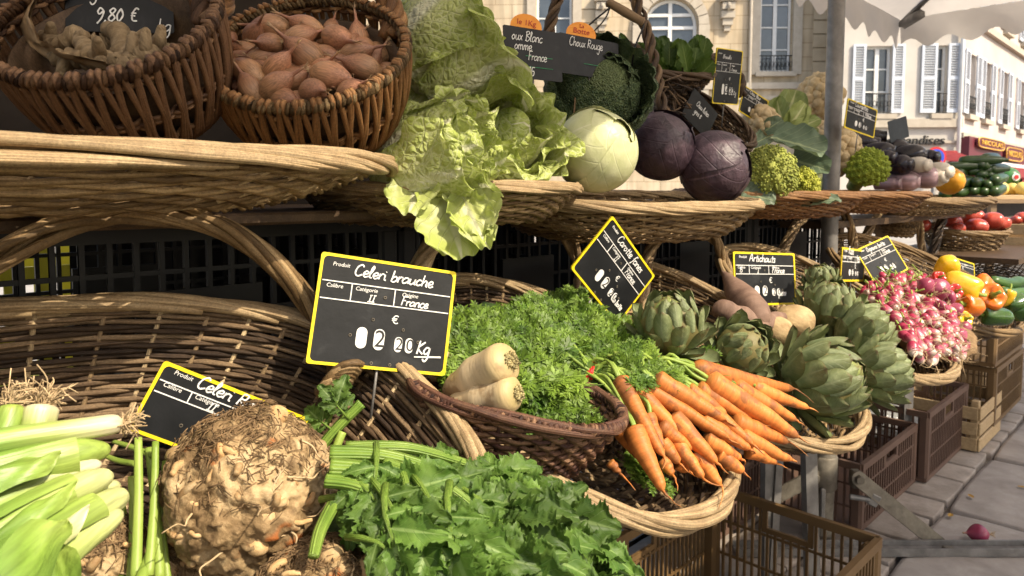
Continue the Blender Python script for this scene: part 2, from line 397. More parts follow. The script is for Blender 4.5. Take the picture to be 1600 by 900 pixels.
def railing(parent, O, ex, x0, x1, z0, h=.42):
    q = MB(); n = V((ex.y, -ex.x, 0))
    for z in (z0+.03, z0+h): bar(q, O, ex, x0, x1, z-.015, z+.015, .05, .03)
    k = max(3, int((x1-x0)/.11))
    for i in range(k+1):
        x = x0+(x1-x0)*i/k; c = O+ex*x+n*.065
        q.tube([c+ZZ*z0, c+ZZ*(z0+h)], .010, 4)
        if i < k:
            m_ = c+ex*((x1-x0)/k/2)
            q.tube([m_+ZZ*(z0+h*.5)+(ex*cos(a)*.045+ZZ*sin(a)*.09) for a in [2*pi*j/8 for j in range(8)]], .009, 4, closed=True)
    q.obj('railing', m_iron, parent)
EX = V((cos(math.radians(-3)), sin(math.radians(-3)), 0))
# --- cream stone building (left)
yb = 24.0
O1 = V((-22, yb+1.2, 0)); O1 = O1 + ZZ*0
def fx(px, O, ex):          # facade coordinate of a pixel column
    r = ray(px, 300); # solve (O+ex*k).x = r.x*(O+ex*k).y
    return (r.x*O.y-O.x)/(ex.x-r.x*ex.y)
def fz(px, py, O, ex):
    k = fx(px, O, ex); y = (O+ex*k).y; return EYE+ray(px, py).z*y
A = thing('cream_stone_building', 'cream limestone building with arched window and small iron balcony behind the stall', 'building', O1)
X = lambda px: fx(px, O1, EX)
def Zr(px, py): return fz(px, py, O1, EX)
W1 = X(1286); z_s = Zr(1205, 112); z_t = z_s+2.9
hw = [(X(1182), z_s, X(1230), z_t), (X(838), Zr(860, 62), X(892), Zr(860, 62)+2.9)]
aw = (X(1003), Zr(1045, 160), X(1085), Zr(1045, 40))
zc = aw[3]; rad = (aw[2]-aw[0])/2
hw2 = hw + [(aw[0], aw[1], aw[2], zc+rad)]
mb = MB(); wall_xz(mb, O1, EX, hw2, W1, 11.)
mb.obj('wall', m_ashlar, A, False)
# return wall on the right end and roof cornice
mb = MB(); nO = V((EX.y, -EX.x, 0))
mb.add([O1+EX*W1, O1+EX*W1-nO*8, O1+EX*W1-nO*8+ZZ*11, O1+EX*W1+ZZ*11], [(0, 1, 2, 3)]); mb.obj('side_wall', m_cream, A, False)
mb = MB(); bar(mb, O1, EX, -.2, W1+.3, 11., 11.5, -.5, .9); mb.obj('cornice', m_sill, A, False)
# arched window: spandrel above the arch, archivolt, frame, panes
mb = MB(); ks = 16
for i in range(ks):
    a0, a1 = pi*i/ks, pi*(i+1)/ks; cx = (aw[0]+aw[2])/2
    p = lambda a, rr, o: O1+EX*(cx+rr*cos(a))+ZZ*(zc+rr*sin(a))+nO*o
    c0 = O1+EX*(aw[2] if a0 < pi/2-.001 else aw[0])+ZZ*(zc+rad)
    mb.add([p(a0, rad, 0), p(a1, rad, 0), c0], [(0, 1, 2)])
    mb.add([p(a0, rad, 0), p(a1, rad, 0), p(a1, rad, -.3), p(a0, rad, -.3)], [(0, 1, 2, 3)])
mb.obj('arch_infill', m_cream, A, False)
for i in range(11):     # voussoirs of the archivolt
    mb = MB(); a0, a1 = pi*i/11+.012, pi*(i+1)/11-.012
    vs = [p(a0+(a1-a0)*k/3, rr, o) for o in (.004, .12) for rr in (rad+.03, rad+.36) for k in range(4)]
    fs = [(8+k, 9+k, 13+k, 12+k) for k in range(3)]+[(k, k+1, 9+k, 8+k) for k in range(3)]+[(4+k, 12+k, 13+k, 5+k) for k in range(3)]+[(0, 8, 12, 4), (3, 7, 15, 11)]
    mb.add(vs, fs); mb.obj('voussoir', m_sill, A, False)
mb = MB(); bar(mb, O1, EX, aw[0]-.38, aw[0]-.03, aw[1], zc, .004, .12); mb.obj('arch_jamb', m_sill, A, False); mb = MB(); bar(mb, O1, EX, aw[2]+.03, aw[2]+.38, aw[1], zc, .004, .12); mb.obj('arch_jamb', m_sill, A, False)
mb = MB(); mb.tube([p(pi*i/16, rad-.05, -.16) for i in range(17)], .06, 6)
for x_ in (aw[0]+.05, (aw[0]+aw[2])/2, aw[2]-.05): bar(mb, O1, EX, x_-.06, x_+.06, aw[1], zc+(rad*.95 if abs(x_-(aw[0]+aw[2])/2) < .1 else 0), -.2, .08)
for z_ in (zc-.05, aw[1]+.08, zc+rad*.42): bar(mb, O1, EX, aw[0]+.1, aw[2]-.1, z_-.05, z_+.05, -.2, .075)
aframe = mb.obj('window_frame', m_paintw, A, False)
mb = MB(); mb.add([p(pi*i/24, rad-.02, -.19) for i in range(25)]+[p(0, rad-.02, -.19)*1-ZZ*(zc-aw[1]), p(pi, rad-.02, -.19)-ZZ*(zc-aw[1])], [tuple([25]+list(range(25))+[26])]); mb.obj('pane', m_glass, A, False)
window(A, O1, EX, hw[0][0], hw[0][2], z_s, z_t, 2, 4); railing(A, O1, EX, hw[0][0]-.05, hw[0][2]+.05, z_s-.05, .55)
window(A, O1, EX, hw[1][0], hw[1][2], hw[1][1], hw[1][3], 2, 4)
for (a, b) in ((hw[0][0], hw[0][2]), (hw[1][0], hw[1][2])):
    zz0 = z_s if a == hw[0][0] else hw[1][1]
    mb = MB(); bar(mb, O1, EX, a-.32, a-.03, zz0-.1, zz0+3.05, .004, .09); bar(mb, O1, EX, b+.03, b+.32, zz0-.1, zz0+3.05, .004, .09); mb.obj('window_surround', m_sill, A, False)
mb = MB(); zb = Zr(1205, 124)-.12; bar(mb, O1, EX, X(1095), W1+.02, zb-.2, zb, .004, .14); bar(mb, O1, EX, X(1095), W1+.02, zb-.55, zb-.42, .004, .07); mb.obj('string_course', m_sill, A, False)
for px in (1130, 938):      # carved consoles beside the arch
    mb = MB(); x_ = X(px); zk = Zr(px, 18)
    for k, (a, b, o) in enumerate(((.26, .5, .34), (.20, .24, .28), (.22, -.02, .22), (.16, -.24, .16), (.10, -.42, .10))): bar(mb, O1, EX, x_-a, x_+a, zk+b-.22, zk+b, .004, o)
    mb.tube([O1+EX*x_+nO*(.25+.1*cos(a))+ZZ*(zk+.1+.1*sin(a)) for a in [2*pi*j/10 for j in range(10)]], .05, 5, closed=True)
    mb.obj('console', m_sill, A, False)
k = 0; z_ = 3.5
while z_ < 10.6:            # rusticated quoin blocks
    mb = MB(); bar(mb, O1, EX, X(1263), W1-.01, z_, z_+.40, .003, .05); mb.obj('quoin', m_cream, A, False)
    mb = MB(); bar(mb, O1, EX, X(905), X(932), z_, z_+.40, .003, .05); mb.obj('quoin', m_cream, A, False); z_ += .44
mb = MB(); mb.tube([O1+EX*X(1166)+nO*.1+ZZ*z for z in (0, 5, 10.9)], .055, 8); mb.obj('drainpipe', m_sill, A)
# --- white building with shutters (middle)
O2 = V((fx(1288, V((0, 22.6, 0)), EX)*EX.x, 22.6+fx(1288, V((0, 22.6, 0)), EX)*EX.y, 0))
B = thing('white_rendered_building', 'white rendered building with pale blue louvred shutters facing the market', 'building', O2)
W2 = fx(1497, O2, EX); X2 = lambda px: fx(px, O2, EX)
def Z2(px, py): return fz(px, py, O2, EX)
za, zb_ = Z2(1360, 178), Z2(1360, 72)
h2 = [(X2(1346), za, X2(1386), zb_), (X2(1455), za, X2(1472), zb_)]
mb = MB(); wall_xz(mb, O2, EX, h2+[(a, za+3.4, b, zb_+3.4) for a, _, b, _ in h2], W2, 10.5); mb.obj('wall', m_white, B, False)
for i, h in enumerate(h2):
    window(B, O2, EX, h[0], h[2], za, zb_, 2 if i == 0 else 1, 3); railing(B, O2, EX, h[0], h[2], za, .6)
    window(B, O2, EX, h[0], h[2], za+3.4, zb_+3.4, 2, 3)
for a, b in ((1325, 1345), (1386, 1405), (1431, 1455), (1472, 1491)):
    shutter(B, O2, EX, X2(a), X2(b), za+.02, zb_+.05); shutter(B, O2, EX, X2(a), X2(b), za+3.42, zb_+3.45)
mb = MB(); bar(mb, O2, EX, 0.01, W2-.02, za-.42, za-.17, .004, .12); bar(mb, O2, EX, 0.01, W2-.02, za-.9, za-.82, .004, .06); mb.obj('string_course', m_sill, B, False)
mb = MB(); bar(mb, O2, EX, .3, W2-.3, .0, Z2(1430, 228)-.15, -.15, .1); mb.obj('shop_window', m_glass, B, False)
mb = MB(); mb.tube([O2+EX*(W2-.12)+V((0, -.12, z)) for z in (0, 5, 10.4)], .06, 8); mb.obj('drainpipe', m_paintw, B)
mb = MB(); bar(mb, O2, EX, -.1, W2+.1, 10.5, 10.9, -.4, .8); mb.obj('cornice', m_sill, B, False)
def text(body, size, M, m, name, parent, depth=.004, shear=0., align='CENTER', sx=1.):
    c = bpy.data.curves.new('t', 'FONT'); c.body = body; c.size = size; c.extrude = depth; c.shear = shear; c.align_x = align; c.align_y = 'CENTER'; c.resolution_u = 3
    o = bpy.data.objects.new('t', c); COL.objects.link(o); dg = bpy.context.evaluated_depsgraph_get()
    me = bpy.data.meshes.new_from_object(o.evaluated_get(dg)); bpy.data.objects.remove(o)
    S = Matrix.Diagonal((sx, 1, 1, 1)); org = V(parent['_o']) if parent is not None and '_o' in parent else V((0, 0, 0))
    me.transform(Matrix.Translation(-org) @ M @ S); me.materials.clear(); me.materials.append(m)
    r = bpy.data.objects.new(name, me); COL.objects.link(r); r.parent = parent
    return r
zt = Z2(1435, 220)
n2 = V((EX.y, -EX.x, 0))
text('Gourmandises', .40, frame(O2+EX*(X2(1409))+n2*.08+ZZ*zt, EX, ZZ), m_iron, 'lettering', B, .04, .15)
# --- pale building running along the street (right) with the wine shop
O3 = O2+EX*W2; E3 = UU.copy()
Cb = thing('wine_shop_building', 'pale street building on the right with burgundy wine shop front below shutters', 'building', O3)
X3 = lambda px: fx(px, O3, E3)
zs3, zt3 = Z2(1497, 176), Z2(1497, 78)
ops = [(.55, 1.4), (2.6, 3.45), (5.2, 6.1), (8.2, 9.1), (11., 11.9)]
hol = [(a, zs3, b, zt3) for a, b in ops]+[(a, zs3+3.3, b, zt3+3.3) for a, b in ops]
mb = MB(); wall_xz(mb, O3, E3, hol, 16., 11.5); mb.obj('wall', m_pinkw, Cb, False)
for a, b in ops:
    for dz in (0, 3.3):
        window(Cb, O3, E3, a, b, zs3+dz, zt3+dz, 2, 3); shutter(Cb, O3, E3, a-.56, a-.02, zs3+dz, zt3+dz+.04); shutter(Cb, O3, E3, b+.02, b+.56, zs3+dz, zt3+dz+.04)
        railing(Cb, O3, E3, a, b, zs3+dz, .55)
mb = MB(); bar(mb, O3, E3, .0, 16, zs3+2.75, zs3+2.95, .004, .14); bar(mb, O3, E3, 0, 16, zs3-.75, zs3-.6, .004, .08); mb.obj('string_course', m_sill, Cb, False)
zf1, zf0 = Z2(1497, 213), Z2(1497, 247)
mb = MB(); bar(mb, O3, E3, .05, 15.9, zf0, zf1, .01, .22); mb.obj('shop_fascia', m_burg, Cb, False)
mb = MB(); bar(mb, O3, E3, .05, 15.9, zf0-.16, zf0-.01, .02, .3); mb.obj('fascia_trim', m_paintw, Cb, False)
mb = MB(); bar(mb, O3, E3, .6, 15, .1, zf0-.2, .01, .1); mb.obj('shop_window', m_interior, Cb, False)
n3 = V((E3.y, -E3.x, 0))
def board(px0, px1, py0, py1, out):
    k0, k1 = X3(px0), X3(px1); y0 = (O3+E3*k0).y; z1 = EYE+ray(px0, py0).z*y0; z0 = EYE+ray(px0, py1).z*y0
    c = O3+E3*((k0+k1)/2)+n3*out+ZZ*((z0+z1)/2); q = MB(); W_ = (k1-k0)/2; H_ = (z1-z0)/2
    out_ = [(W_*.93*sx+0, H_*sy) for sx, sy in ((-1, -1), (1, -1))]
    pts = []
    for j in range(24):
        a = 2*pi*j/24; cc, ss = cos(a), sin(a)
        pts.append((W_*math.copysign(abs(cc)**.35, cc), H_*math.copysign(abs(ss)**.5, ss)))
    vs = [c+E3*x+ZZ*z for x, z in pts]+[c+E3*x+ZZ*z+n3*.08 for x, z in pts]
    q.add(vs, [tuple(range(24, 48))]+[(j, (j+1) % 24, 24+(j+1) % 24, 24+j) for j in range(24)])
    q.obj('name_board', m_burg, Cb, False)
    q = MB(); q.tube([v+n3*.0 for v in vs[24:]], .022, 4, closed=True); q.obj('board_edge', m_gold, Cb)
    text('NICOLAS', H_*1.35, frame(c+n3*.10, E3, ZZ), m_gold, 'lettering', Cb, .01, 0., 'CENTER', W_*1.7/(H_*1.35*4.3))
board(1506, 1548, 214, 230, .26); board(1552, 1578, 230, 250, .26)
# red shop awnings and the round no-parking sign further up the street
def canopy(name, label, p0, p1, z, drop, outv, m):
    q = MB(); a, b = p0, p1
    q.grid(lambda u, v: a.lerp(b, u)+outv*v+ZZ*(z-drop*v+.02*sin(u*40)*v), 24, 4)
    q.grid(lambda u, v: a.lerp(b, u)+outv+ZZ*(z-drop-.25*v-(.05*abs(sin(u*30)) if v > .9 else 0)), 48, 2)
    q.tube([a+ZZ*z, b+ZZ*z], .04, 6); q.tube([a+outv+ZZ*(z-drop), b+outv+ZZ*(z-drop)], .03, 6)
    for e in (a, b): q.tube([e+ZZ*(z-.6), e+outv+ZZ*(z-drop)], .02, 5)
    return solo(name, q, m, label, 'awning')
canopy('shop_awning', 'red canvas awning over the shop left of the wine shop', O2+EX*(X2(1440))+n2*.2, O2+EX*(W2-.2)+n2*.2, Z2(1470, 238), .35, n2*1.3, m_redcan)
canopy('shop_awning', 'dark red awning below the wine shop fascia', O3+E3*.4+n3*.35, O3+E3*15+n3*.35, zf0-.18, .45, n3*1.2, m_redcan)
sp = P(1460, 246, 11.)
sg = thing('road_sign', 'round blue and red no-parking sign far behind the aubergines', 'road sign', (sp.x, sp.y, 0))
q = MB(); q.tube([V((sp.x, sp.y, 0)), V((sp.x, sp.y, sp.z+.1))], .03, 8); q.obj('post', m_metal, sg)
def disc(c, r, o, th=.006, n=28):
    q = MB(); vs = [c+V((r*cos(2*pi*j/n), o-k, r*sin(2*pi*j/n))) for k in (0, th) for j in range(n)]
    q.add(vs, [tuple(range(n, 2*n))]+[(j, (j+1) % n, n+(j+1) % n, n+j) for j in range(n)]); return q
disc(sp, .16, -.035).obj('red_rim', m_signred, sg, False); disc(sp, .125, -.044).obj('blue_face', m_blue, sg, False)
q = MB(); q.box(sp+V((0, -.055, 0)), .23, .006, .035, Matrix.Rotation(math.radians(45), 3, 'Y')); q.obj('bar', m_signred, sg, False)
# ------------------------------------------------------------------ awning over the stall, added awning across the aisle
def awning(name, label, s0, s1, t0, t1, z, rise, poles, m):
    A_ = thing(name, label, 'awning', ST((s0+s1)/2, (t0+t1)/2, 0))
    q = MB()
    def fn(a, b):
        k = min(1, 2*min(a, 1-a)*(s1-s0)/(t1-t0)); e = min(1-abs(2*b-1), k)
        return ST(s0+(s1-s0)*a, t0+(t1-t0)*b, z+rise*e-.05*sin(pi*min(1, 2*e))*.6)
    q.grid(fn, 60, 24); q.obj('canvas', m, A_)
    per = []
    for (a0, b0), (a1, b1) in (((0, 0), (1, 0)), ((1, 0), (1, 1)), ((1, 1), (0, 1)), ((0, 1), (0, 0))):
        q = MB(); ln = (ST(s0+(s1-s0)*a1, t0+(t1-t0)*b1, 0)-ST(s0+(s1-s0)*a0, t0+(t1-t0)*b0, 0)).length; nw = max(2, round(ln/.21))
        nn = nw*8
        def fv(u, v):
            a = a0+(a1-a0)*u; b = b0+(b1-b0)*u
            o = .012*sin(u*nw*2*pi*.5+v*2)*v
            return ST(s0+(s1-s0)*a+o, t0+(t1-t0)*b+o, z-.002-v*(.14+.026*sin(u*nw*2*pi)))
        q.grid(fv, nn, 3); q.obj('valance', m, A_)
    for (a, b) in ((0, 0), (1, 0), (1, 1), (0, 1)):
        c0 = ST(s0+(s1-s0)*a, t0+(t1-t0)*b, z-.03); hh = (t1-t0)/2
        c1 = ST((s0+hh if a == 0 else s1-hh), (t0+t1)/2, z+rise-.05)
        q = MB(); q.tube([c0, c1], .016, 6); q.tube([c0.lerp(c1, .05)+ZZ*-.02, c0.lerp(c1, .2)+ZZ*-.05], .03, 6); q.obj('rib', m_metal, A_)
    q = MB(); q.tube([ST(s0+(t1-t0)/2, (t0+t1)/2, z+rise-.04), ST(s1-(t1-t0)/2, (t0+t1)/2, z+rise-.04)], .018, 6); q.obj('ridge_bar', m_metal, A_)
    for (ps, pt) in poles:
        q = MB(); q.tube([ST(ps, pt, 0), ST(ps, pt, z+.1)], .022, 12); q.obj('pole', m_metal, A_)
    return A_
awning('stall_awning', 'white scalloped canvas awning above the vegetable stall', -2.6, 4.43, -.06, 1.34, 1.97, .32, [(-2.0, .6)], m_canvas)
awning('shade_awning', 'unseen white canvas awning added across the aisle to shade the ground', -3.2, 6., -3.6, -1.02, 2.05, .4, [(-2.5, -3.2), (5.5, -3.2), (5.5, -1.4), (-2.5, -1.4)], m_canvas)  # unseen canopy, added to put the paving and low crates in shade
# ------------------------------------------------------------------ pole with foot
pb = P(1298, 300, 2.0); pb = V((pb.x, pb.y, 0))
pl = thing('awning_pole', 'grey steel awning pole with clamp collar and diagonal braces', 'pole', pb)
q = MB(); q.tube([pb+ZZ*z for z in (.30, .8, 1.4, 2.2)], .0228, 24); q.obj('tube', m_metal, pl)
q = MB(); q.tube([pb+ZZ*z for z in (0, .02, .36, .365)], [.034, .034, .034, .030], 24); q.obj('sleeve', m_rusty, pl)
zc_ = PZ(1, 1, 0).z
cz = EYE-(748-300)/F*2.0
q = MB(); q.tube([pb+ZZ*z for z in (cz-.045, cz-.04, cz+.05, cz+.055)], [.036, .041, .041, .037], 24); q.obj('collar', m_rusty, pl)
def flatbar(a, b, w_, th, facing):
    q = MB(); d = (b-a); ln = d.length; x = d.normalized(); z = (facing-x*facing.dot(x)).normalized(); y = z.cross(x)
    R = Matrix((x, y, z)).transposed(); pts = []
    n_ = 8; out = [(ln/2+w_/2*sin(pi*k/n_), -w_/2*cos(pi*k/n_)) for k in range(n_+1)]; out += [(-px_, -py_) for px_, py_ in out]
    c = (a+b)/2; vs = [c+R @ V((u, v, zz)) for zz in (-th/2, th/2) for u, v in out]; m = len(out)
    q.add(vs, [tuple(range(m-1, -1, -1)), tuple(range(m, 2*m))]+[(j, (j+1) % m, m+(j+1) % m, m+j) for j in range(m)])
    return q
fc = V((.2, -1, .1))
ra, rb = P(1341, 748, 1.95), P(1468, 851, 1.95)
q = flatbar(ra, rb, .042, .008, fc); q.obj('brace', m_rusty, pl, False)
q = flatbar(P(1272, 745, 1.97), P(1200, 782, 1.97), .042, .008, fc); q.obj('brace', m_rusty, pl, False)
for c in (ra, rb, P(1272, 745, 1.97)):
    q = MB(); q.tube([c+V((0, .015, 0)), c+V((0, -.016, 0))], .012, 6); q.obj('bolt', m_rusty, pl, False)
for px in (1273, 1337):
    q = MB(); q.box(P(px, 748, 1.985), .028, .03, .05, bev=.004); q.obj('lug', m_rusty, pl, False)
q = MB(); a = P(1328, 776, 1.96); q.tube([a, a+V((.05, -.01, -.004))], .008, 8); q.box(a+V((.062, -.012, -.005)), .03, .010, .035, Matrix.Rotation(.5, 3, 'Y'), bev=.003); q.obj('wing_screw', m_metal, pl, False)
q = MB(); q.box(P(1285, 790, 1.955), .012, .012, .1, bev=.002); q.obj('clip', m_metal, pl, False)
q = MB(); c = PZ(1468, 866, .0); q.box(V((1.42, c.y+.01, .006)), 1.6, .055, .008); q.box(V((1.42, c.y+.030, .014)), 1.6, .006, .022); q.box(V((1.42, c.y-.016, .016)), 1.6, .004, .016); q.obj('foot_bar', m_metal, pl, False)
q = MB(); q.box(V((rb.x, c.y, rb.z-.01)), .03, .03, .05, bev=.003); q.obj('foot_lug', m_rusty, pl, False)
# ------------------------------------------------------------------ trestle table under the lower tier
tt = thing('trestle_table', 'grey trestle table carrying the lower row of baskets', 'table', ST(1.2, .9, 0))
for k in range(3):
    q = MB(); t_ = .70+k*.17; R = Matrix((UU, VV, ZZ)).transposed(); q.box(ST(1.1, t_+.08, .60), 3.6, .16, .022, R); q.obj('plank', m_oldwood, tt, False)
for px, py0, py1, w_, lean in ((1200, 640, 840, .030, 0), (1247, 630, 800, .034, -26), (1235, 640, 800, .02, 30)):
    d_ = 1.72
    a, b = P(px-lean*.4, py0, d_), P(px+lean*-1.0, py1, d_); a.z = .60 if a.z < .60 else a.z; b.z = 0
    q = flatbar(b, a, w_, .02, V((.3, -1, 0))); q.obj('leg', m_metal, tt, False)
for s_, t_ in ((-.5, .75), (-.5, 1.2), (2.7, .75), (2.7, 1.2), (.3, 1.2), (1.9, 1.2)):
    q = MB(); q.box(ST(s_, t_, .29), .03, .03, .58); q.obj('leg', m_metal, tt, False)
# ------------------------------------------------------------------ plastic crates
def lattice(c, ex, ey, W, H, th, nv, nh, bw, skip=None, rimw=.016, solid=None):
    """a moulded crate wall: frame, vertical ribs, horizontal ribs; (ex along, ey up)"""
    q = MB(); n = ex.cross(ey); R = Matrix((ex, ey, n)).transposed()
    def b(x0, x1, y0, y1, t=th, o=0): q.box(c+ex*((x0+x1)/2)+ey*((y0+y1)/2)+n*o, x1-x0, y1-y0, t, R)
    b(-W/2, W/2, H-rimw*1.3, H, th*2.2); b(-W/2, W/2, 0, rimw, th*1.4); b(-W/2, -W/2+rimw, rimw, H-rimw*1.3, th*1.5); b(W/2-rimw, W/2, rimw, H-rimw*1.3, th*1.5)
    for i in range(1, nv):
        x = -W/2+W*i/nv
        if skip and skip[0] < x < skip[1]:
            b(x-bw/2, x+bw/2, rimw, skip[2]); continue
        if solid and solid[0] < x < solid[1]:
            b(x-bw/2, x+bw/2, rimw, solid[2]); b(x-bw/2, x+bw/2, solid[3], H-rimw*1.3); continue
        b(x-bw/2, x+bw/2, rimw, H-rimw*1.3)
    for j in range(1, nh):
        y = H*j/nh
        if skip and y > skip[2]: b(-W/2+rimw, skip[0], y-bw/2, y+bw/2, th*.8); b(skip[1], W/2-rimw, y-bw/2, y+bw/2, th*.8); continue
        b(-W/2+rimw, W/2-rimw, y-bw/2, y+bw/2, th*.8)
    if skip: b(skip[0]-bw, skip[1]+bw, skip[2]-bw, skip[2]+bw, th*1.3); b(skip[0]-bw, skip[0]+bw, skip[2], H-rimw, th*1.2); b(skip[1]-bw, skip[1]+bw, skip[2], H-rimw, th*1.2)
    if solid: b(*solid, th*1.1)
    return q
def crate(name, label, m, s0, s1, t0, t1, z0, H, nv, nh, bw=.005, th=.006, handle=True, solid=False, group=None, cat='crate', floor=True):
    C_ = thing(name, label, cat, ST((s0+s1)/2, (t0+t1)/2, z0), group); W = s1-s0; D = t1-t0
    for (c, ex, wd, n_) in ((ST((s0+s1)/2, t0, z0), UU, W, nv), (ST((s0+s1)/2, t1, z0), -UU, W, nv), (ST(s0, (t0+t1)/2, z0), -VV, D, int(nv*D/W)), (ST(s1, (t0+t1)/2, z0), VV, D, int(nv*D/W))):
        sk = (-.055, .055, H*.72) if handle else None
        so_ = (-.07, .07, H*.35, H*.72) if solid else None
        lattice(c, ex, ZZ, wd, H, th, n_, nh, bw, sk, solid=so_).obj('side', m, C_, False)
    for a, b in ((s0, t0), (s0, t1), (s1, t0), (s1, t1)):
        q = MB(); q.box(ST(a+(.012 if a == s0 else -.012), b+(.012 if b == t0 else -.012), z0+H/2-.004), .036, .036, H-.02, Matrix((UU, VV, ZZ)).transposed(), bev=.008); q.obj('corner_post', m, C_, False)
    if floor:
        q = MB(); q.box(ST((s0+s1)/2, (t0+t1)/2, z0+.008), W-.01, D-.01, .008, Matrix((UU, VV, ZZ)).transposed()); q.obj('floor', m, C_, False)
    return C_
# ochre crate under the carrots
c1, c2 = PZ(1374, 838, .262), PZ(1095, 774, .262)
sA, tA = c1.dot(UU), c1.dot(VV); tB = c2.dot(VV)
crate('plastic_crate', 'empty ochre plastic crate on the ground below the carrots', m_ochre, sA-.62, sA, tA, tA+.40, .006, .255, 34, 3, .006)
k1 = PZ(1342, 834, 0); sB, tB_ = k1.dot(UU), k1.dot(VV)
crate('plastic_crate', 'low brown plastic crate standing just behind the awning pole foot', m_bplas, sB, sB+.52, tB_, tB_+.38, .004, .205, 24, 3, .006)
crate('plastic_crate', 'taller brown plastic crate with crumpled plastic bag inside, nearest the wooden crate', m_bplas, sB+.54, sB+1.06, tB_-.03, tB_+.37, .004, .245, 24, 3, .006)
crate('plastic_crate', 'brown plastic crate deep under the table beside the trestle legs', m_bplas, 1.72, 2.2, .98, 1.36, .004, .24, 24, 3, .006)
crate('plastic_crate', 'upper brown plastic crate under the radish basket', m_ochre, sB+.2, sB+.78, tB_+.42, tB_+.8, .25, .25, 24, 3, .006)
crate('plastic_crate', 'ochre plastic crate under the pepper basket', m_ochre, 3.35, 3.9, .62, 1.02, .30, .24, 24, 3, .006)
crate('plastic_crate', 'lower ochre plastic crate under the pepper basket', m_ochre, 3.38, 3.93, .62, 1.02, .05, .24, 24, 3, .006)
# black crates between the tiers
names = ['leftmost', 'second', 'third', 'fourth', 'fifth']
for i in range(5):
    s0 = -.52+i*.6
    crate('black_crate', 'black slatted plastic crate behind the lower baskets, %s along the row' % names[i], m_black, s0, s0+.585, .93, 1.30, .665, .295, 20, 5, .006, .007, False, True, 'black crates carrying the upper shelf', floor=False)
    crate('black_crate', 'black slatted plastic crate in the bottom row, %s from the left' % names[i], m_black, s0+.01, s0+.595, .94, 1.31, .365, .290, 20, 5, .006, .007, False, True, 'black crates carrying the upper shelf', floor=False)
# yellow crate glimpsed behind
crate('yellow_crate', 'yellow plastic crate glimpsed behind the leftmost black crate', m_yplastic, .18, .66, 1.75, 2.1, .55, .42, 8, 3, .03, .01, False, False)
# wooden boxes
def woodbox(name, label, s0, s1, t0, t1, z0, H, m, slats=3, group=None, rot=0.):
    C_ = thing(name, label, 'wooden crate', ST((s0+s1)/2, (t0+t1)/2, z0), group); R = Matrix((UU, VV, ZZ)).transposed(); W, D = s1-s0, t1-t0
    h = (H-.012*(slats-1))/slats
    for k in range(slats):
        z = z0+h/2+k*(h+.012)
        for t_ in (t0, t1):
            q = MB(); q.box(ST((s0+s1)/2, t_, z), W, .008, h, R, bev=.002); q.obj('board', m, C_, False)
        for s_ in (s0, s1):
            q = MB(); q.box(ST(s_, (t0+t1)/2, z), .008, D-.01, h, R, bev=.002); q.obj('end_board', m, C_, False)
    for s_ in (s0+.02, s1-.02):
        for t_ in (t0+.018, t1-.018):
            q = MB(); q.box(ST(s_, t_, z0+H/2+.012), .03, .026, H+.024, R, bev=.002); q.obj('corner_post', m, C_, False)
    q = MB(); q.box(ST((s0+s1)/2, (t0+t1)/2, z0+.004), W-.02, D-.02, .006, R); q.obj('floor', m, C_, False)
    C_.rotation_euler = (0, 0, rot)
    return C_
w0 = PZ(1530, 706, 0); s0, t0 = w0.dot(UU), w0.dot(VV)
woodbox('wooden_crate', 'small empty pine crate on the ground past the brown crates', s0-.02, s0+.34, t0, t0+.28, .004, .17, m_wood)
w0 = PZ(1545, 612, 0); s0, t0 = w0.dot(UU), w0.dot(VV)
woodbox('wooden_crate', 'pine crate with tomatoes, farther along the kerb line', s0-.1, s0+.45, t0, t0+.40, .004, .24, m_wood, 2)
# dark sheets added to darken the view behind the black crates (gaps stay open)
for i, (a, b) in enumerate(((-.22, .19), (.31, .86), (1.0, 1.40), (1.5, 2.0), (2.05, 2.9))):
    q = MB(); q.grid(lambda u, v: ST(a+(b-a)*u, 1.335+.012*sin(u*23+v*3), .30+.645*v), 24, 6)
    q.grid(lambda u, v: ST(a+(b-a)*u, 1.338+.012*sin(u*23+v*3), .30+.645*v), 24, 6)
    solo('dark_sheet', q, m_black, 'dark cloth added to darken the view behind the black crates, number %s piece from the left' % ('first', 'second', 'third', 'fourth', 'fifth')[i] if False else 'dark cloth added to darken the view behind the black crates, %s from the left' % ('first', 'second', 'third', 'fourth', 'last')[i], 'cloth', 'added dark sheets')
q = MB(); a_, b_ = -1.6, .86  # backdrop sheet added to hide the bright facade and cut its bounce light
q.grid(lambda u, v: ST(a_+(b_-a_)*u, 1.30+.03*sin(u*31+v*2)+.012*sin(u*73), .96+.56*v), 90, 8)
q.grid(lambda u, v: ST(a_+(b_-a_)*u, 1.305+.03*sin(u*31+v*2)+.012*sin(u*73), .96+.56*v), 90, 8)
solo('dark_backdrop', q, mat('dark_brown_cloth', [(.3, (.018, .013, .010)), (.7, (.035, .026, .020))], 20, .9, .2), 'dark cloth curtain added to darken the view behind the shallots', 'backdrop')
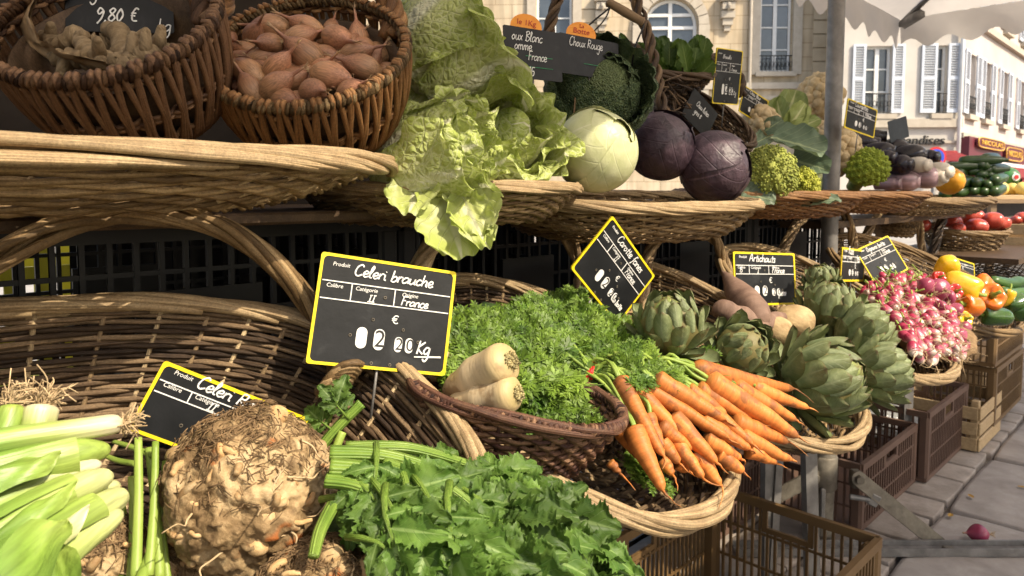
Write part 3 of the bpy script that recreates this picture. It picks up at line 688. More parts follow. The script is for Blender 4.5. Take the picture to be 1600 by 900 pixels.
# ------------------------------------------------------------------ wicker
def oval(u, k=2.3):
    a = 2*pi*u; c, s = cos(a), sin(a)
    return math.copysign(abs(c)**(2/k), c), math.copysign(abs(s)**(2/k), s)
def woven_tray(name, label, cen, ex, ey, a, b, depth, m, mr, rod=.0042, base=.72, nst=40, brows=13, wrows=9, rods=16, rr=None, group=None, k=2.3, cover=.30, wr=.0024, rimn=None):
    """oval wicker tray: radial stakes, woven base and wall, rolled border of overlapping rods. cen = rim centre"""
    T = thing(name, label, 'basket', cen, group); n = ex.cross(ey).normalized(); ex = ex.normalized(); ey = n.cross(ex)
    def pos(u, v):                       # v 0 centre .. .6 base edge .. 1 rim
        x, y = oval(u, k)
        if v < .6: r = .06+(base-.06)*v/.6; h = 0
        else:
            w_ = (v-.6)/.4; r = base+(1-base)*w_**.8; h = depth*w_**1.15
        return cen+ex*(a*r*x)+ey*(b*r*y)+n*(h-depth)
    def nor(u, v):
        p = pos(u, v); return (pos(u+.004, v)-p).cross(pos(u, min(1, v+.02) if v < .98 else v)-(p if v < .98 else pos(u, v-.02))).normalized()
    for part, rng in (('base_weave', [.06+.53*i/(brows-1) for i in range(brows)]), ('wall_weave', [.62+.36*i/(wrows-1) for i in range(wrows)])):
        q = MB()
        for ri, v in enumerate(rng):
            o = rnd()*9; pts = []
            for kk in range(2*nst):
                u = (kk+.5*ri)/(2*nst); sg_ = (1 if ((kk//2+ri) % 2) else -1) if kk % 2 == 0 else 0
                pts.append(pos(u, v+.006*nz(V((u*14, o, 0)))) - nor(u, v)*(sg_*wr*1.1))
            q.tube(pts, [wr*(1+.25*nz(V((i*.3, o, 3)))) for i in range(2*nst)], 5, closed=True)
        o_ = q.obj(part, m, T); o_['kind'] = 'stuff'
    q = MB()
    for i in range(nst):
        q.tube([pos(i/nst, v) for v in (.02, .2, .4, .58, .62, .7, .8, .9, 1.)], wr*.95, 5)
    o_ = q.obj('stakes', mr, T); o_['kind'] = 'stuff'
    rr = rr or rod*1.25; S = 64
    nseg = 34
    for i in range(rods):
        q = MB(); t0 = i/rods+uni(-.01, .01); pts = []; rad = []; R_ = rr*uni(.85, 1.2); rd = rod*uni(.82, 1.2); cv = cover*uni(.85, 1.15); o = rnd()*20
        for kk in range(nseg+1):
            f = kk/nseg; u = t0+cv*f; p = pos(u, 1.); out = (p-pos(u, .9)); tg = (pos(u+.003, 1.)-p).normalized()
            outv = tg.cross(n).normalized(); ph = pi*1.1-2*pi*.85*f
            pts.append(p+outv*(cos(ph)*R_+.0012*nz(V((f*5, o, 0))))+n*(sin(ph)*R_+.0026*nz(V((f*6, o, 7)))))
            rad.append(rd*(.75+.25*min(1, f*6))*(1 if f < .85 else 1-.35*(f-.85)/.15)*(1+.07*nz(V((f*9, o, 2)))))
        q.tube(pts, rad, 7); q.obj('rim_rod', mr, T)
    return T, pos
def handle(T, pts, R, r, m, strands=5, turns=2.5, seg=80):
    q = MB(); rope(q, smooth_path(pts, 8), R, r, strands, turns, 6, seg); o_ = q.obj('handle', m, T); return o_
EY = (VV*cos(math.atan(SL))+ZZ*sin(math.atan(SL)))
def LC(s, t, off=0.): return ST(s, t, Z0+SL*(t-T0)+off)
# lower tier
m_mid = willow('willow_mid', (.045, .026, .015), (.10, .062, .034), (.20, .135, .075), .3)
tL1, posL1 = woven_tray('wicker_basket', 'big dark oval wicker basket holding leeks and celeriac', LC(.072, .570, .045), UU, EY, .385, .25, .13, m_mid, m_pale, .0050, .74, 44, 30, 28, 26, .007, k=2.5, wr=.0030)
handle(tL1, [P(532, 594, .742), P(522, 545, .772), P(496, 495, .785), P(440, 425, .755), P(350, 358, .715), P(240, 332, .68), P(130, 342, .65), P(30, 385, .61), P(-60, 450, .59), P(-120, 540, .57)], .0078, .0042, m_tan, 8, 1.5, 120)
q = MB()
for i in range(6):
    c = P(531, 592, .74); q.tube([c+V((cos(a)*.016+.003*(i-2.5), sin(a)*.013, .004*(i-2.5)+.010*cos(a+1))) for a in [2*pi*j/12 for j in range(12)]], .0042, 5, closed=True)
q.obj('handle_lashing', m_tan, tL1)
tL2, posL2 = woven_tray('wicker_tray', 'round dark wicker tray with pale border under the carrots', LC(.70, .608, .0), UU, EY, .178, .246, .045, m_mid, m_pale, .0048, .82, 40, 32, 10, 18, .0075, k=2.2, wr=.0030)
handle(tL2, [PV(640, 500, .70), PV(650, 430, .72), PV(690, 365, .74), PV(760, 328, .76), PV(830, 328, .77), PV(880, 360, .775), PV(905, 420, .77), PV(908, 490, .75)], .0085, .0052, m_pale, 6, 2.5)
tL3, posL3 = woven_tray('wicker_tray', 'pale bordered wicker tray under the artichokes', LC(1.085, .60, .0), UU, EY, .205, .258, .05, m_tan, m_pale, .0046, .8, 40, 26, 10, 18, .007, k=2.2, wr=.0028)
handle(tL3, [PV(1003, 490, .76), PV(1010, 410, .77), PV(1035, 358, .78), PV(1075, 343, .79), PV(1110, 365, .79), PV(1133, 410, .785), PV(1143, 470, .77)], .0080, .0050, m_pale, 6, 3)
tL4, posL4 = woven_tray('wicker_tray', 'wicker tray holding the radish bunches', LC(1.60, .60, .0), UU, EY, .245, .258, .05, m_tan, m_pale, .0046, .8, 40, 26, 10, 18, .007, k=2.2, wr=.0028)
handle(tL4, [PV(1214, 440, .80), PV(1224, 390, .80), PV(1250, 345, .80), PV(1290, 318, .80), PV(1320, 335, .80), PV(1333, 375, .79), PV(1334, 425, .78)], .0085, .0056, m_pale, 6, 3)
tL5, posL5 = woven_tray('wicker_tray', 'wicker tray under the bell peppers and cucumbers', LC(2.27, .60, .0), UU, EY, .34, .258, .05, m_tan, m_tan, .0046, .8, 40, 26, 10, 18, .007, k=2.2, wr=.0028)
handle(tL5, [PV(1342, 420, .82), PV(1350, 375, .82), PV(1375, 330, .82), PV(1405, 308, .82), PV(1430, 330, .82), PV(1440, 380, .81), PV(1441, 430, .80)], .009, .0062, m_pale, 6, 3)
handle(tL5, [PV(1452, 430, .82), PV(1462, 380, .82), PV(1476, 330, .82), PV(1484, 310, .82)], .011, .0085, m_dark, 5, 1.5)
# upper tier trays (rims about 1.0 m up)
def upper(name, label, s0, s1, zc, tf, tb, m, mr, tilt=.0, depth=.065, rods=18, rod=.0052, cover=.3, wr=.0027, base=.70, k=2.6):
    ey = (VV*cos(tilt)+ZZ*sin(tilt)); return woven_tray(name, label, ST((s0+s1)/2, (tf+tb)/2, zc), UU, ey, (s1-s0)/2, (tb-tf)/2, depth, m, mr, rod, base, 44, 14, 16, rods, rod*1.5, k=k, cover=cover, wr=wr)
tU1, posU1 = upper('wicker_tray', 'long pale bordered wicker tray carrying the ginger and shallot baskets', -.40, .497, 1.030, .60, .98, m_tan, m_pale, 0, .045, 30, .0048, .22, .0030, .62, 3.6)
tU2, posU2 = upper('wicker_tray', 'wicker tray under the Chinese cabbages and white cabbage', .47, .85, 1.005, .63, .98, m_tan, m_pale, 0, .045, 26, .0036)
tU3, posU3 = upper('wicker_tray', 'wicker tray under the red cabbages and broccoli', .80, 1.40, .985, .60, .98, m_tan, m_pale, .06, .06, 26, .0042)
tU4, posU4 = upper('wicker_tray', 'orange brown wicker tray under the romanesco', 1.42, 2.02, .995, .62, .98, m_brown, m_brown, .02, .05, 26, .0042)
tU5, posU5 = upper('wicker_tray', 'orange brown wicker tray under the aubergines', 2.0, 2.55, .995, .62, .98, m_brown, m_brown, .02, .05, 26, .0042)
tU6, posU6 = upper('wicker_tray', 'dark wicker tray under the courgettes', 2.58, 3.5, .972, .62, .98, m_tan, m_tan, .02, .05, 18, .006)
pk = thing('gap_plank', 'dark planks added on the black crates to close the light gap under the upper trays', 'shelf', ST(.8, 1., .962))  # planks added to close a gap where light would show
for k_ in range(3):
    q = MB(); q.box(ST(.85, .83+k_*.165, .9705), 2.9, .155, .014, Matrix((UU, VV, ZZ)).transposed(), bev=.003); q.obj('plank', m_dark, pk, False)
# boards that carry the far upper trays
sh = thing('shelf_board', 'narrow dark shelf board carrying the far trays of the upper row', 'shelf', ST(2.9, .95, .9))
q = MB(); q.box(ST(2.9, .90, .905), 1.7, .22, .02, Matrix((UU, VV, ZZ)).transposed()); q.obj('board', m_dark, sh, False)
for s_ in (2.5, 2.95):
    q = MB(); q.box(ST(s_, .93, .4475), .035, .035, .895, Matrix((UU, VV, ZZ)).transposed()); q.obj('leg', m_oldwood, sh, False)
m_ging = willow('willow_chestnut', (.05, .024, .013), (.12, .060, .030), (.22, .125, .062), .3)
# round baskets with upright rods
def rod_basket(name, label, px, py, d, R, H, tilt, m, mrim, nrod=84, hand=None):
    rt = Matrix.Rotation(tilt, 4, 'X'); T = thing(name, label, 'basket', P(px, py, d), world=False); Mx = Matrix.Translation(P(px, py, d)-(rt @ V((0, 0, H)))) @ rt
    T.matrix_world = Mx
    prof = lambda v: R*(.74+.26*v**.75+.05*sin(pi*v))
    def rodmesh(sl):
        q = MB(); pts = []
        for i in range(13):
            v = i/10
            if v <= 1: r = prof(v)+.003; pts.append(V((r*cos(sl*v), r*sin(sl*v), H*v)))
            else:
                a_ = (v-1)/.2*pi*.7; pts.append(V(((R+.003-.006*(1-cos(a_))+.002)*cos(sl), (R+.003-.006*(1-cos(a_)))*sin(sl), H+.007*sin(a_))))
        q.tube(pts, [.0031*(1+.08*sin(i*1.7)) for i in range(13)], 6); return q
    protos = [rodmesh(sl).obj('rod', m, T) for sl in (.10, -.06, .16)]
    for i in range(nrod):
        o = protos[i] if i < 3 else mesh_copy(protos[i % 3], T)
        o.rotation_euler = (0, 0, 2*pi*(i+uni(-.25, .25))/nrod)
    q = MB()
    for v in (.04, .10, .16, .42, .47, .9):
        for ph in (0, pi):
            q.tube([V(((prof(v)-.001+.003*sin(nrod/4*a+ph))*cos(a), (prof(v)-.001+.003*sin(nrod/4*a+ph))*sin(a), H*v+.002*cos(a*9+ph))) for a in [2*pi*i/160 for i in range(160)]], .0024, 5, closed=True)
    q.obj('wale', m, T)
    q = MB(); q.lathe([(.0, .004), (prof(0)*.6, .004), (prof(0)-.004, .006), (prof(.5)-.007, H*.5), (prof(.8)-.007, H*.8), (prof(.8)-.009, H*.8), (prof(.5)-.010, H*.5), (prof(0)-.01, .012), (0, .010)], 40); q.obj('inner_lining', m_dark, T)
    q = MB(); q.tube([V((R*cos(a), R*sin(a), H)) for a in [2*pi*i/64 for i in range(64)]], .0042, 8, closed=True)
    q.obj('rim', mrim, T)
    q = MB(); tn = 125
    for i in range(tn):
        rr_ = .0048*uni(.9, 1.12); sk_ = uni(.005, .03); a0 = 2*pi*(i+uni(-.15, .15))/tn
        q.tube([V(((R+rr_*cos(b))*cos(a0+sk_*sin(b)), (R+rr_*cos(b))*sin(a0+sk_*sin(b)), H+rr_*sin(b))) for b in [2*pi*j/9 for j in range(9)]], .0026*uni(.8, 1.15), 5, closed=True); o_ = q.obj('rim_wrapping', mrim, T); o_['kind'] = 'stuff'
    if hand:
        iv = Mx.inverted(); q = MB(); rope(q, smooth_path([iv @ h_ for h_ in hand], 8), .009, .0065, 5, 4, 6, 70); q.obj('handle', m, T)
    return T, Mx
gB, gM = rod_basket('wicker_basket', 'dark brown round wicker basket of ginger roots', 165, 33, .70, .104, .105, math.radians(43), m_ging, m_ging, 112, [P(322, 40, .76), P(318, 0, .77), P(290, -50, .78), P(200, -90, .78), P(90, -70, .76), P(30, -10, .74)])
sB_, sM = rod_basket('wicker_basket', 'golden brown round wicker basket full of shallots', 480, 78, .80, .109, .100, math.radians(43), m_brown, m_tan, 116, [P(612, 62, .86), P(612, 20, .87), P(580, -50, .88), P(480, -90, .90), P(370, -50, .9), P(340, 30, .87)])
# ------------------------------------------------------------------ stroke lettering
G = {
'a': (.95, [[(.8,.9),(.4,1),(.05,.5),(.3,0),(.75,.4),(.8,.95),(.8,.3),(1.0,.02)]]),
'b': (.85, [[(.1,1.9),(.12,.6),(.1,.05),(.5,0),(.8,.5),(.5,.95),(.12,.6)]]),
'c': (.75, [[(.7,.85),(.4,1),(.05,.5),(.35,0),(.75,.25)]]),
'd': (.95, [[(.8,.8),(.4,1),(.05,.5),(.3,0),(.75,.4),(.82,1.9),(.8,.3),(1,.02)]]),
'e': (.8, [[(.08,.45),(.6,.6),(.6,.95),(.3,1),(.05,.5),(.35,0),(.8,.25)]]),
'f': (.6, [[(.75,1.75),(.5,2),(.3,1.5),(.28,.2),(.1,-.7)],[(.02,.95),(.65,1)]]),
'g': (.9, [[(.75,.9),(.35,1),(.05,.5),(.3,.05),(.7,.4),(.75,.95),(.75,-.5),(.4,-.95),(.1,-.6)]]),
'h': (.9, [[(.15,1.95),(.12,0)],[(.12,.55),(.45,1),(.7,.8),(.7,.1),(.9,.05)]]),
'i': (.45, [[(.12,.95),(.15,.15),(.4,.02)],[(.15,1.35),(.17,1.45)]]),
'k': (.8, [[(.12,1.9),(.1,0)],[(.65,.95),(.13,.4),(.7,0)]]),
'l': (.5, [[(.1,.5),(.4,1.6),(.25,2),(.12,1.4),(.15,.2),(.45,.05)]]),
'm': (1.3, [[(.1,1),(.1,0)],[(.1,.6),(.35,1),(.55,.8),(.55,0)],[(.55,.6),(.85,1),(1.05,.8),(1.05,.1),(1.25,.05)]]),
'n': (.9, [[(.1,1),(.1,0)],[(.1,.6),(.45,1),(.7,.8),(.7,.1),(.9,.05)]]),
'o': (.85, [[(.4,1),(.05,.5),(.35,0),(.75,.5),(.4,1)]]),
'p': (.85, [[(.12,1),(.1,-.9)],[(.1,.6),(.45,1),(.8,.5),(.45,0),(.12,.3)]]),
'r': (.65, [[(.1,1),(.12,0)],[(.12,.55),(.35,.95),(.65,.9)]]),
's': (.65, [[(.6,.85),(.3,1),(.1,.75),(.5,.4),(.4,.02),(.05,.12)]]),
't': (.6, [[(.3,1.6),(.28,.2),(.55,.02)],[(.02,1.05),(.6,1.1)]]),
'u': (.95, [[(.1,1),(.1,.3),(.35,0),(.7,.4),(.75,1),(.75,.2),(.98,.02)]]),
'x': (.8, [[(.1,1),(.7,0)],[(.7,1),(.08,0)]]),
'y': (.8, [[(.1,1),(.35,.3),(.7,1)],[(.7,1),(.3,-.8),(.05,-.7)]]),
'A': (1.2, [[(.05,0),(.6,1.9),(1.05,0)],[(.2,.7),(.95,.75)]]),
'B': (1.15, [[(.25,1.9),(.2,0)],[(.05,1.7),(.6,2),(.95,1.6),(.3,1.05),(1.05,.7),(.7,0),(.05,.1)]]),
'C': (1.1, [[(.95,1.6),(.65,1.95),(.2,1.5),(.1,.5),(.5,0),(1.0,.35)]]),
'F': (.95, [[(.25,1.9),(.2,0)],[(.1,1.85),(1.0,1.95)],[(.22,1.05),(.75,1.1)]]),
'G': (1.2, [[(1.0,1.6),(.6,1.95),(.1,1.2),(.2,.2),(.7,0),(1.0,.5),(1.0,.9),(.6,.9)],[(1,.9),(1,-.3)]]),
'I': (.7, [[(.1,1.8),(.6,1.85)],[(.35,1.8),(.33,.1)],[(.05,.05),(.65,.1)]]),
'K': (1.0, [[(.15,1.9),(.1,0)],[(.9,1.7),(.15,.8),(.9,.05)]]),
'O': (1.1, [[(.55,1.9),(.1,1),(.5,0),(1.0,1),(.55,1.9)]]),
'P': (1.0, [[(.2,1.9),(.15,0)],[(.1,1.8),(.8,1.75),(.75,1.0),(.2,.95)]]),
'R': (1.1, [[(.2,1.9),(.15,0)],[(.1,1.8),(.8,1.75),(.7,1.05),(.2,1),(.95,.05)]]),
'0': (.8, [[(.4,1.5),(.1,.75),(.35,0),(.7,.75),(.4,1.5)]]),
'1': (.5, [[(.1,1.2),(.35,1.5),(.33,0)]]),
'2': (.85, [[(.1,1.2),(.4,1.5),(.7,1.1),(.1,.05),(.8,.05)]]),
'3': (.8, [[(.1,1.4),(.6,1.4),(.35,.85),(.7,.45),(.35,0),(.05,.15)]]),
'5': (.8, [[(.7,1.5),(.2,1.45),(.15,.85),(.6,.8),(.6,.2),(.1,.05)]]),
'8': (.8, [[(.4,.8),(.1,1.2),(.4,1.5),(.65,1.2),(.1,.4),(.4,0),(.7,.4),(.4,.8)]]),
'9': (.8, [[(.65,1.2),(.35,1.5),(.1,1.1),(.35,.8),(.65,1.2),(.6,.4),(.2,-.3)]]),
',': (.4, [[(.2,.1),(.05,-.3)]]), '/': (.6, [[(.6,1.8),(.05,-.1)]]), '.': (.35, [[(.1,.05),(.15,.1)]]),
'€': (.9, [[(.8,1.4),(.5,1.6),(.2,1),(.3,.2),(.8,.1)],[(.05,1),(.6,1.0)],[(.05,.7),(.55,.7)]]),
' ': (.6, []), '_': (2.2, [[(-2.0,-.45),(1.8,-.15)]]),
}
def script(q, s, x, y, h, w=.0011, slope=0., zo=.0012, sq=1.):
    """chalk handwriting: ribbons in the xy plane; h = x-height"""
    cx = x
    for ch in s:
        wd, st = G.get(ch, G['o'])
        for pts in st:
            p3 = [V((cx+(px+.18*py)*h*sq+uni(-.03, .03)*h, y+py*h+(cx-x)*slope+uni(-.03, .03)*h, zo)) for px, py in pts]
            pp = smooth_path(p3, 5) if len(p3) > 2 else p3
            vs = []
            for i, p in enumerate(pp):
                d = (pp[min(i+1, len(pp)-1)]-pp[max(0, i-1)]); d = d.normalized() if d.length > 1e-9 else V((1, 0, 0)); nn = V((-d.y, d.x, 0))
                ww = w*(.85+.3*abs(sin(i*.8)))*.5
                vs += [p+nn*ww, p-nn*ww]
            q.add(vs, [(2*i, 2*i+1, 2*i+3, 2*i+2) for i in range(len(pp)-1)])
        cx += wd*h*sq
    return cx
def roundrect(w_, h_, r, n=4):
    out = []
    for cx, cy, a0 in ((w_/2-r, h_/2-r, 0), (-w_/2+r, h_/2-r, 90), (-w_/2+r, -h_/2+r, 180), (w_/2-r, -h_/2+r, 270)):
        for i in range(n+1): a = math.radians(a0+90*i/n); out.append((cx+r*cos(a), cy+r*sin(a)))
    return out
def ring(q, o, i, z0, z1):
    n = len(o); vs = [V((*p, z0)) for p in o]+[V((*p, z1)) for p in o]+[V((*p, z1)) for p in i]+[V((*p, z0)) for p in i]
    for k in range(n):
        k2 = (k+1) % n
        q.add([], []) ; q.f += []
    b = len(q.v); q.v += vs; q.uv += [(0, 0)]*len(vs)
    for k in range(n):
        k2 = (k+1) % n
        for L0 in range(3): q.f.append((b+L0*n+k, b+L0*n+k2, b+L0*n+n+k2, b+L0*n+n+k)); q.m.append(0)
def plate(q, o, z0, z1):
    n = len(o); b = len(q.v); q.v += [V((*p, z0)) for p in o]+[V((*p, z1)) for p in o]; q.uv += [(0, 0)]*2*n
    q.f += [tuple(b+k for k in range(n-1, -1, -1)), tuple(b+n+k for k in range(n))]+[(b+k, b+(k+1) % n, b+n+(k+1) % n, b+n+k) for k in range(n)]; q.m += [0]*(n+2)
def price_sign(label, TL, TR, BL, prod, cat_, orig, price, unit, calibre='', border=True, W=.150, psz=1., spike=True, extra=None, H=None, digits=None, cy_='€'):
    x = TR-TL; y = TL-BL; W = x.length; y = y-x.normalized()*y.dot(x.normalized()); H = H or y.length
    M = frame(TL, x, y); M = M @ Matrix.Translation(V((W/2, -H/2, 0)))
    S = thing('price_sign', label, 'price sign', M.translation, world=False); S.matrix_world = M
    k = W/.15; u = H/.112
    q = MB(); plate(q, roundrect(W, H, .003), -.0015, .0); q.obj('board', m_slate, S, False)
    if border:
        q = MB(); ring(q, roundrect(W, H, .003), roundrect(W-.0062*k, H-.0062*k, .005), -.0018, .0006); q.obj('border', m_yellow, S, False)
        q = MB(); lw = .0011*k; y1, y2 = H/2-.028*u, H/2-.046*u
        def ln(x0, x1, yy): q.box(V(((x0+x1)/2, yy, .0006)), x1-x0, lw, .0006)
        ln(-W/2+.0045*k, W/2-.0045*k, y1); ln(-W/2+.0045*k, W/2-.0045*k, y2)
        for xx in (-W/2+.036*k, -W/2+.083*k): q.box(V((xx, (y1+y2)/2, .0006)), lw, y1-y2-lw, .0006)
        q.obj('printed_rules', m_print, S, False)
        for tx, xx, yy in (('Produit', -W/2+.022*k, H/2-.0105*u), ('Calibre', -W/2+.018*k, y1-.0045*u), ('Catégorie', -W/2+.052*k, y1-.0045*u), ('Origine', -W/2+.100*k, y1-.0045*u)):
            text(tx, .0060*k, Matrix.Translation(V((xx, yy, .0005))), m_print, 'printed_word', S, .0002, .15)
        text('€', .0125*k, Matrix.Translation(V((.012*k, -.004*u, .0005))), m_print, 'euro_mark', S, .0002)
        ds = digits if digits is not None else [('0', -.022), ('2', -.003), ('2', .0185), ('0', .0305)]
        for i, (dg_, xx) in enumerate(ds):
            hh = .0215*u if i < 2 else .0155*u; ww = .0115*k if i < 2 else .0085*k
            q = MB(); plate(q, roundrect(ww, hh, ww*.48), .0002, .0009)
            q.v = [v+V((xx*k, -.0255*u-(0 if i < 2 else .003*u), 0)) for v in q.v]; w_o = q.obj('digit_window', m_print, S, False)
            if i and dg_ != '1': text(dg_, hh*1.15, Matrix.Translation(V((xx*k+.001*k, -.0255*u-(0 if i < 2 else .003*u), .0011))), m_blackink, 'digit', S, .0001)
        for xx, yy in ((-.034, -.024), (-.012, -.006), (.022, -.013), (.040, -.024), (-.008, -.050), (.012, -.050), (-.002, .018)):
            q = MB(); q.tube([V((xx*k+.0014*cos(a), yy*u+.0014*sin(a), .0006)) for a in [2*pi*j/10 for j in range(10)]], .0005, 4, closed=True); q.obj('eyelet', m_rusty, S)
    q = MB()
    if prod: script(q, prod, -W/2+.036*k, H/2-.0195*u, .0064*psz*k, .0015*k, -.02, .0012, 1.28)
    if calibre: script(q, calibre, -W/2+.012*k, H/2-.043*u, .0055*k, .0012*k)
    if cat_: script(q, cat_, -W/2+.054*k, H/2-.0445*u, .0040*k, .0012*k, 0, .0012, 1.4)
    if orig: script(q, orig, -W/2+.090*k, H/2-.0435*u, .0050*k, .0013*k, -.01, .0012, 1.25)
    if unit: script(q, unit, W/2-(.036 if len(unit) < 5 else .045)*k, -H/2+.020*u, .0078*k if len(unit) < 5 else .0050*k, .0017*k)
    for args in (extra or []): script(q, *args)
    if q.v: q.obj('chalk_writing', m_chalk, S, False)['kind'] = 'stuff'
    if spike:
        q = MB(); q.tube([V((0, -H/2+.02, -.004)), V((0, -H/2-(.05 if border else .12), -.004))], .0016, 6); q.obj('spike', m_metal, S)
    return S, M, W, H
price_sign('large yellow edged slate sign reading Celeri branche', P(503, 393, .745), P(713, 425, .80), P(473, 567, .715), 'Celeri brauche', 'II', 'France', '2 20', 'Kg_')
price_sign('yellow edged slate sign reading Celeri R, leaning behind the big celeriac', P(257, 563, .66), P(486, 655, .70), P(213, 676, .645), 'Celeri Rave', 'II', '', '', '', digits=[])
price_sign('yellow edged slate sign for carrots tilted onto its corner', P(957, 337, 1.02), P(1023, 431, 1.10), P(899, 428, 1.0), 'Carotte fanes', 'II', 'France', '', 'la botte')
price_sign('yellow edged slate sign for artichokes', P(1145, 393, 1.30), P(1241, 396, 1.39), P(1153, 478, 1.29), 'Artichauts', 'I', 'France', '', 'piece', '15')
price_sign('yellow edged slate sign for radishes just right of the pole', PV(1316, 386, .62), P(1352, 391, 1.82), P(1318, 440, 1.66), 'Radis', 'I', 'France', '', '')
price_sign('greyish slate sign leaning above the radishes, behind the radish sign', P(1336, 391, 1.78), P(1387, 368, 1.86), P(1362, 450, 1.74), 'Oignons botte', '', 'France', '', '')
price_sign('yellow edged slate sign for broccoli standing tall above the red cabbage', P(1120, 74, 1.55), P(1161, 80, 1.61), P(1104, 156, 1.55), 'Brocolis', 'II', 'France', '', 'Kg', H=.118)
price_sign('yellow edged slate sign for cauliflower half hidden behind the cauliflower leaves', P(1163, 133, 1.85), P(1201, 158, 1.93), P(1158, 176, 1.85), 'Chou fleur', 'I', 'France', '', '')
price_sign('yellow edged slate sign reading Courgettes just right of the pole', P(1325, 153, 1.86), P(1371, 172, 1.95), P(1321, 200, 1.86), 'Courgettes', 'II', 'France', '', '')
price_sign('small yellow edged slate sign behind the yellow peppers', P(1478, 398, 2.3), P(1522, 412, 2.38), P(1470, 420, 2.27), '', '', '', '', '')
# plain slates with handwriting
price_sign('black slate in the ginger basket reading gembre 9,80', P(100, -58, .77), P(268, -50, .80), P(94, 48, .755), '', '', '', '', '', border=False, extra=[('Gingembre', -.050, .0, .0085, .0014), ('9,80 €', -.024, -.026, .0095, .0016), ('kg', .036, -.036, .0075, .0013), ('ation', .044, .010, .006, .0011)], spike=False)
s1, M1, W_, H_ = price_sign('black slate reading Blanc and France above the Chinese cabbage', P(786, 38, 1.06), P(876, 52, 1.12), P(780, 118, 1.05), '', '', '', '', '', border=False, extra=[('oux Blanc', -.040, .018, .0075, .0011), ('omme', -.036, .004, .0075, .0011), ('France', -.012, -.010, .007, .0010), ('2,15', -.024, -.034, .009, .0012)], spike=True)
s2, M2, W_, H_ = price_sign('black slate reading Choux Rouge beside the wire handled basket', P(873, 50, 1.14), P(966, 68, 1.22), P(868, 112, 1.13), '', '', '', '', '', border=False, extra=[('Choux Rouge', -.046, .014, .0075, .0010)], spike=True)
for S_, yy in ((s1, -.004), (s1, -.020), (s2, -.012)):
    q = MB(); q.box(V((.01, yy, .0008)), .05, .0008, .0005); q.obj('green_rule', m_greenchalk, S_, False)
def paper_disc(label, px, py, d, r, lines):
    c = P(px, py, d); x = V((1, .25, -.12)).normalized(); M = frame(c, x, V((0, .1, 1)))
    S = thing('price_disc', label, 'price tag', c, world=False); S.matrix_world = M
    q = MB(); plate(q, [(r*cos(2*pi*j/28), r*.8*sin(2*pi*j/28)) for j in range(28)], -.001, 0); q.obj('card', m_orange, S, False)
    q = MB(); q.tube([V((0, 0, -.003)), V((0, -.16, -.003))], .0016, 6); q.obj('stick', m_oldwood, S)
    for tx, sz, yy in lines: text(tx, sz, Matrix.Translation(V((0, yy, .0005))), m_redink, 'lettering', S, .0002)
paper_disc('orange oval card reading 1Kg behind the white cabbage slate', 822, 42, 1.10, .025, [('le 1Kg', .012, .006)])
paper_disc('orange oval card reading La Botte behind the red cabbage slate', 908, 54, 1.19, .026, [('La', .009, .014), ('Botte', .013, .005)])
price_sign('black slate with white scribble leaning in the dark wicker basket', P(1085, 137, 1.50), P(1122, 178, 1.56), P(1060, 172, 1.48), '', '', '', '', '', border=False, extra=[('Chou lutea', -.025, .006, .006, .0012), ('gros 8', -.022, -.010, .006, .0012)], spike=True)
price_sign('blank dark slate with a pale strip beside the aubergines', P(1387, 190, 2.45), P(1416, 181, 2.55), P(1391, 224, 2.45), '', '', '', '', '', border=False, spike=True)
price_sign('black slate with white writing hung on the far wicker basket', P(1562, 402, 3.4), P(1586, 390, 3.5), P(1572, 420, 3.4), '', '', '', '', '', border=False, extra=[('Romaine', -.03, .01, .012, .002), ('3 kg', -.02, -.02, .012, .002)], spike=False)
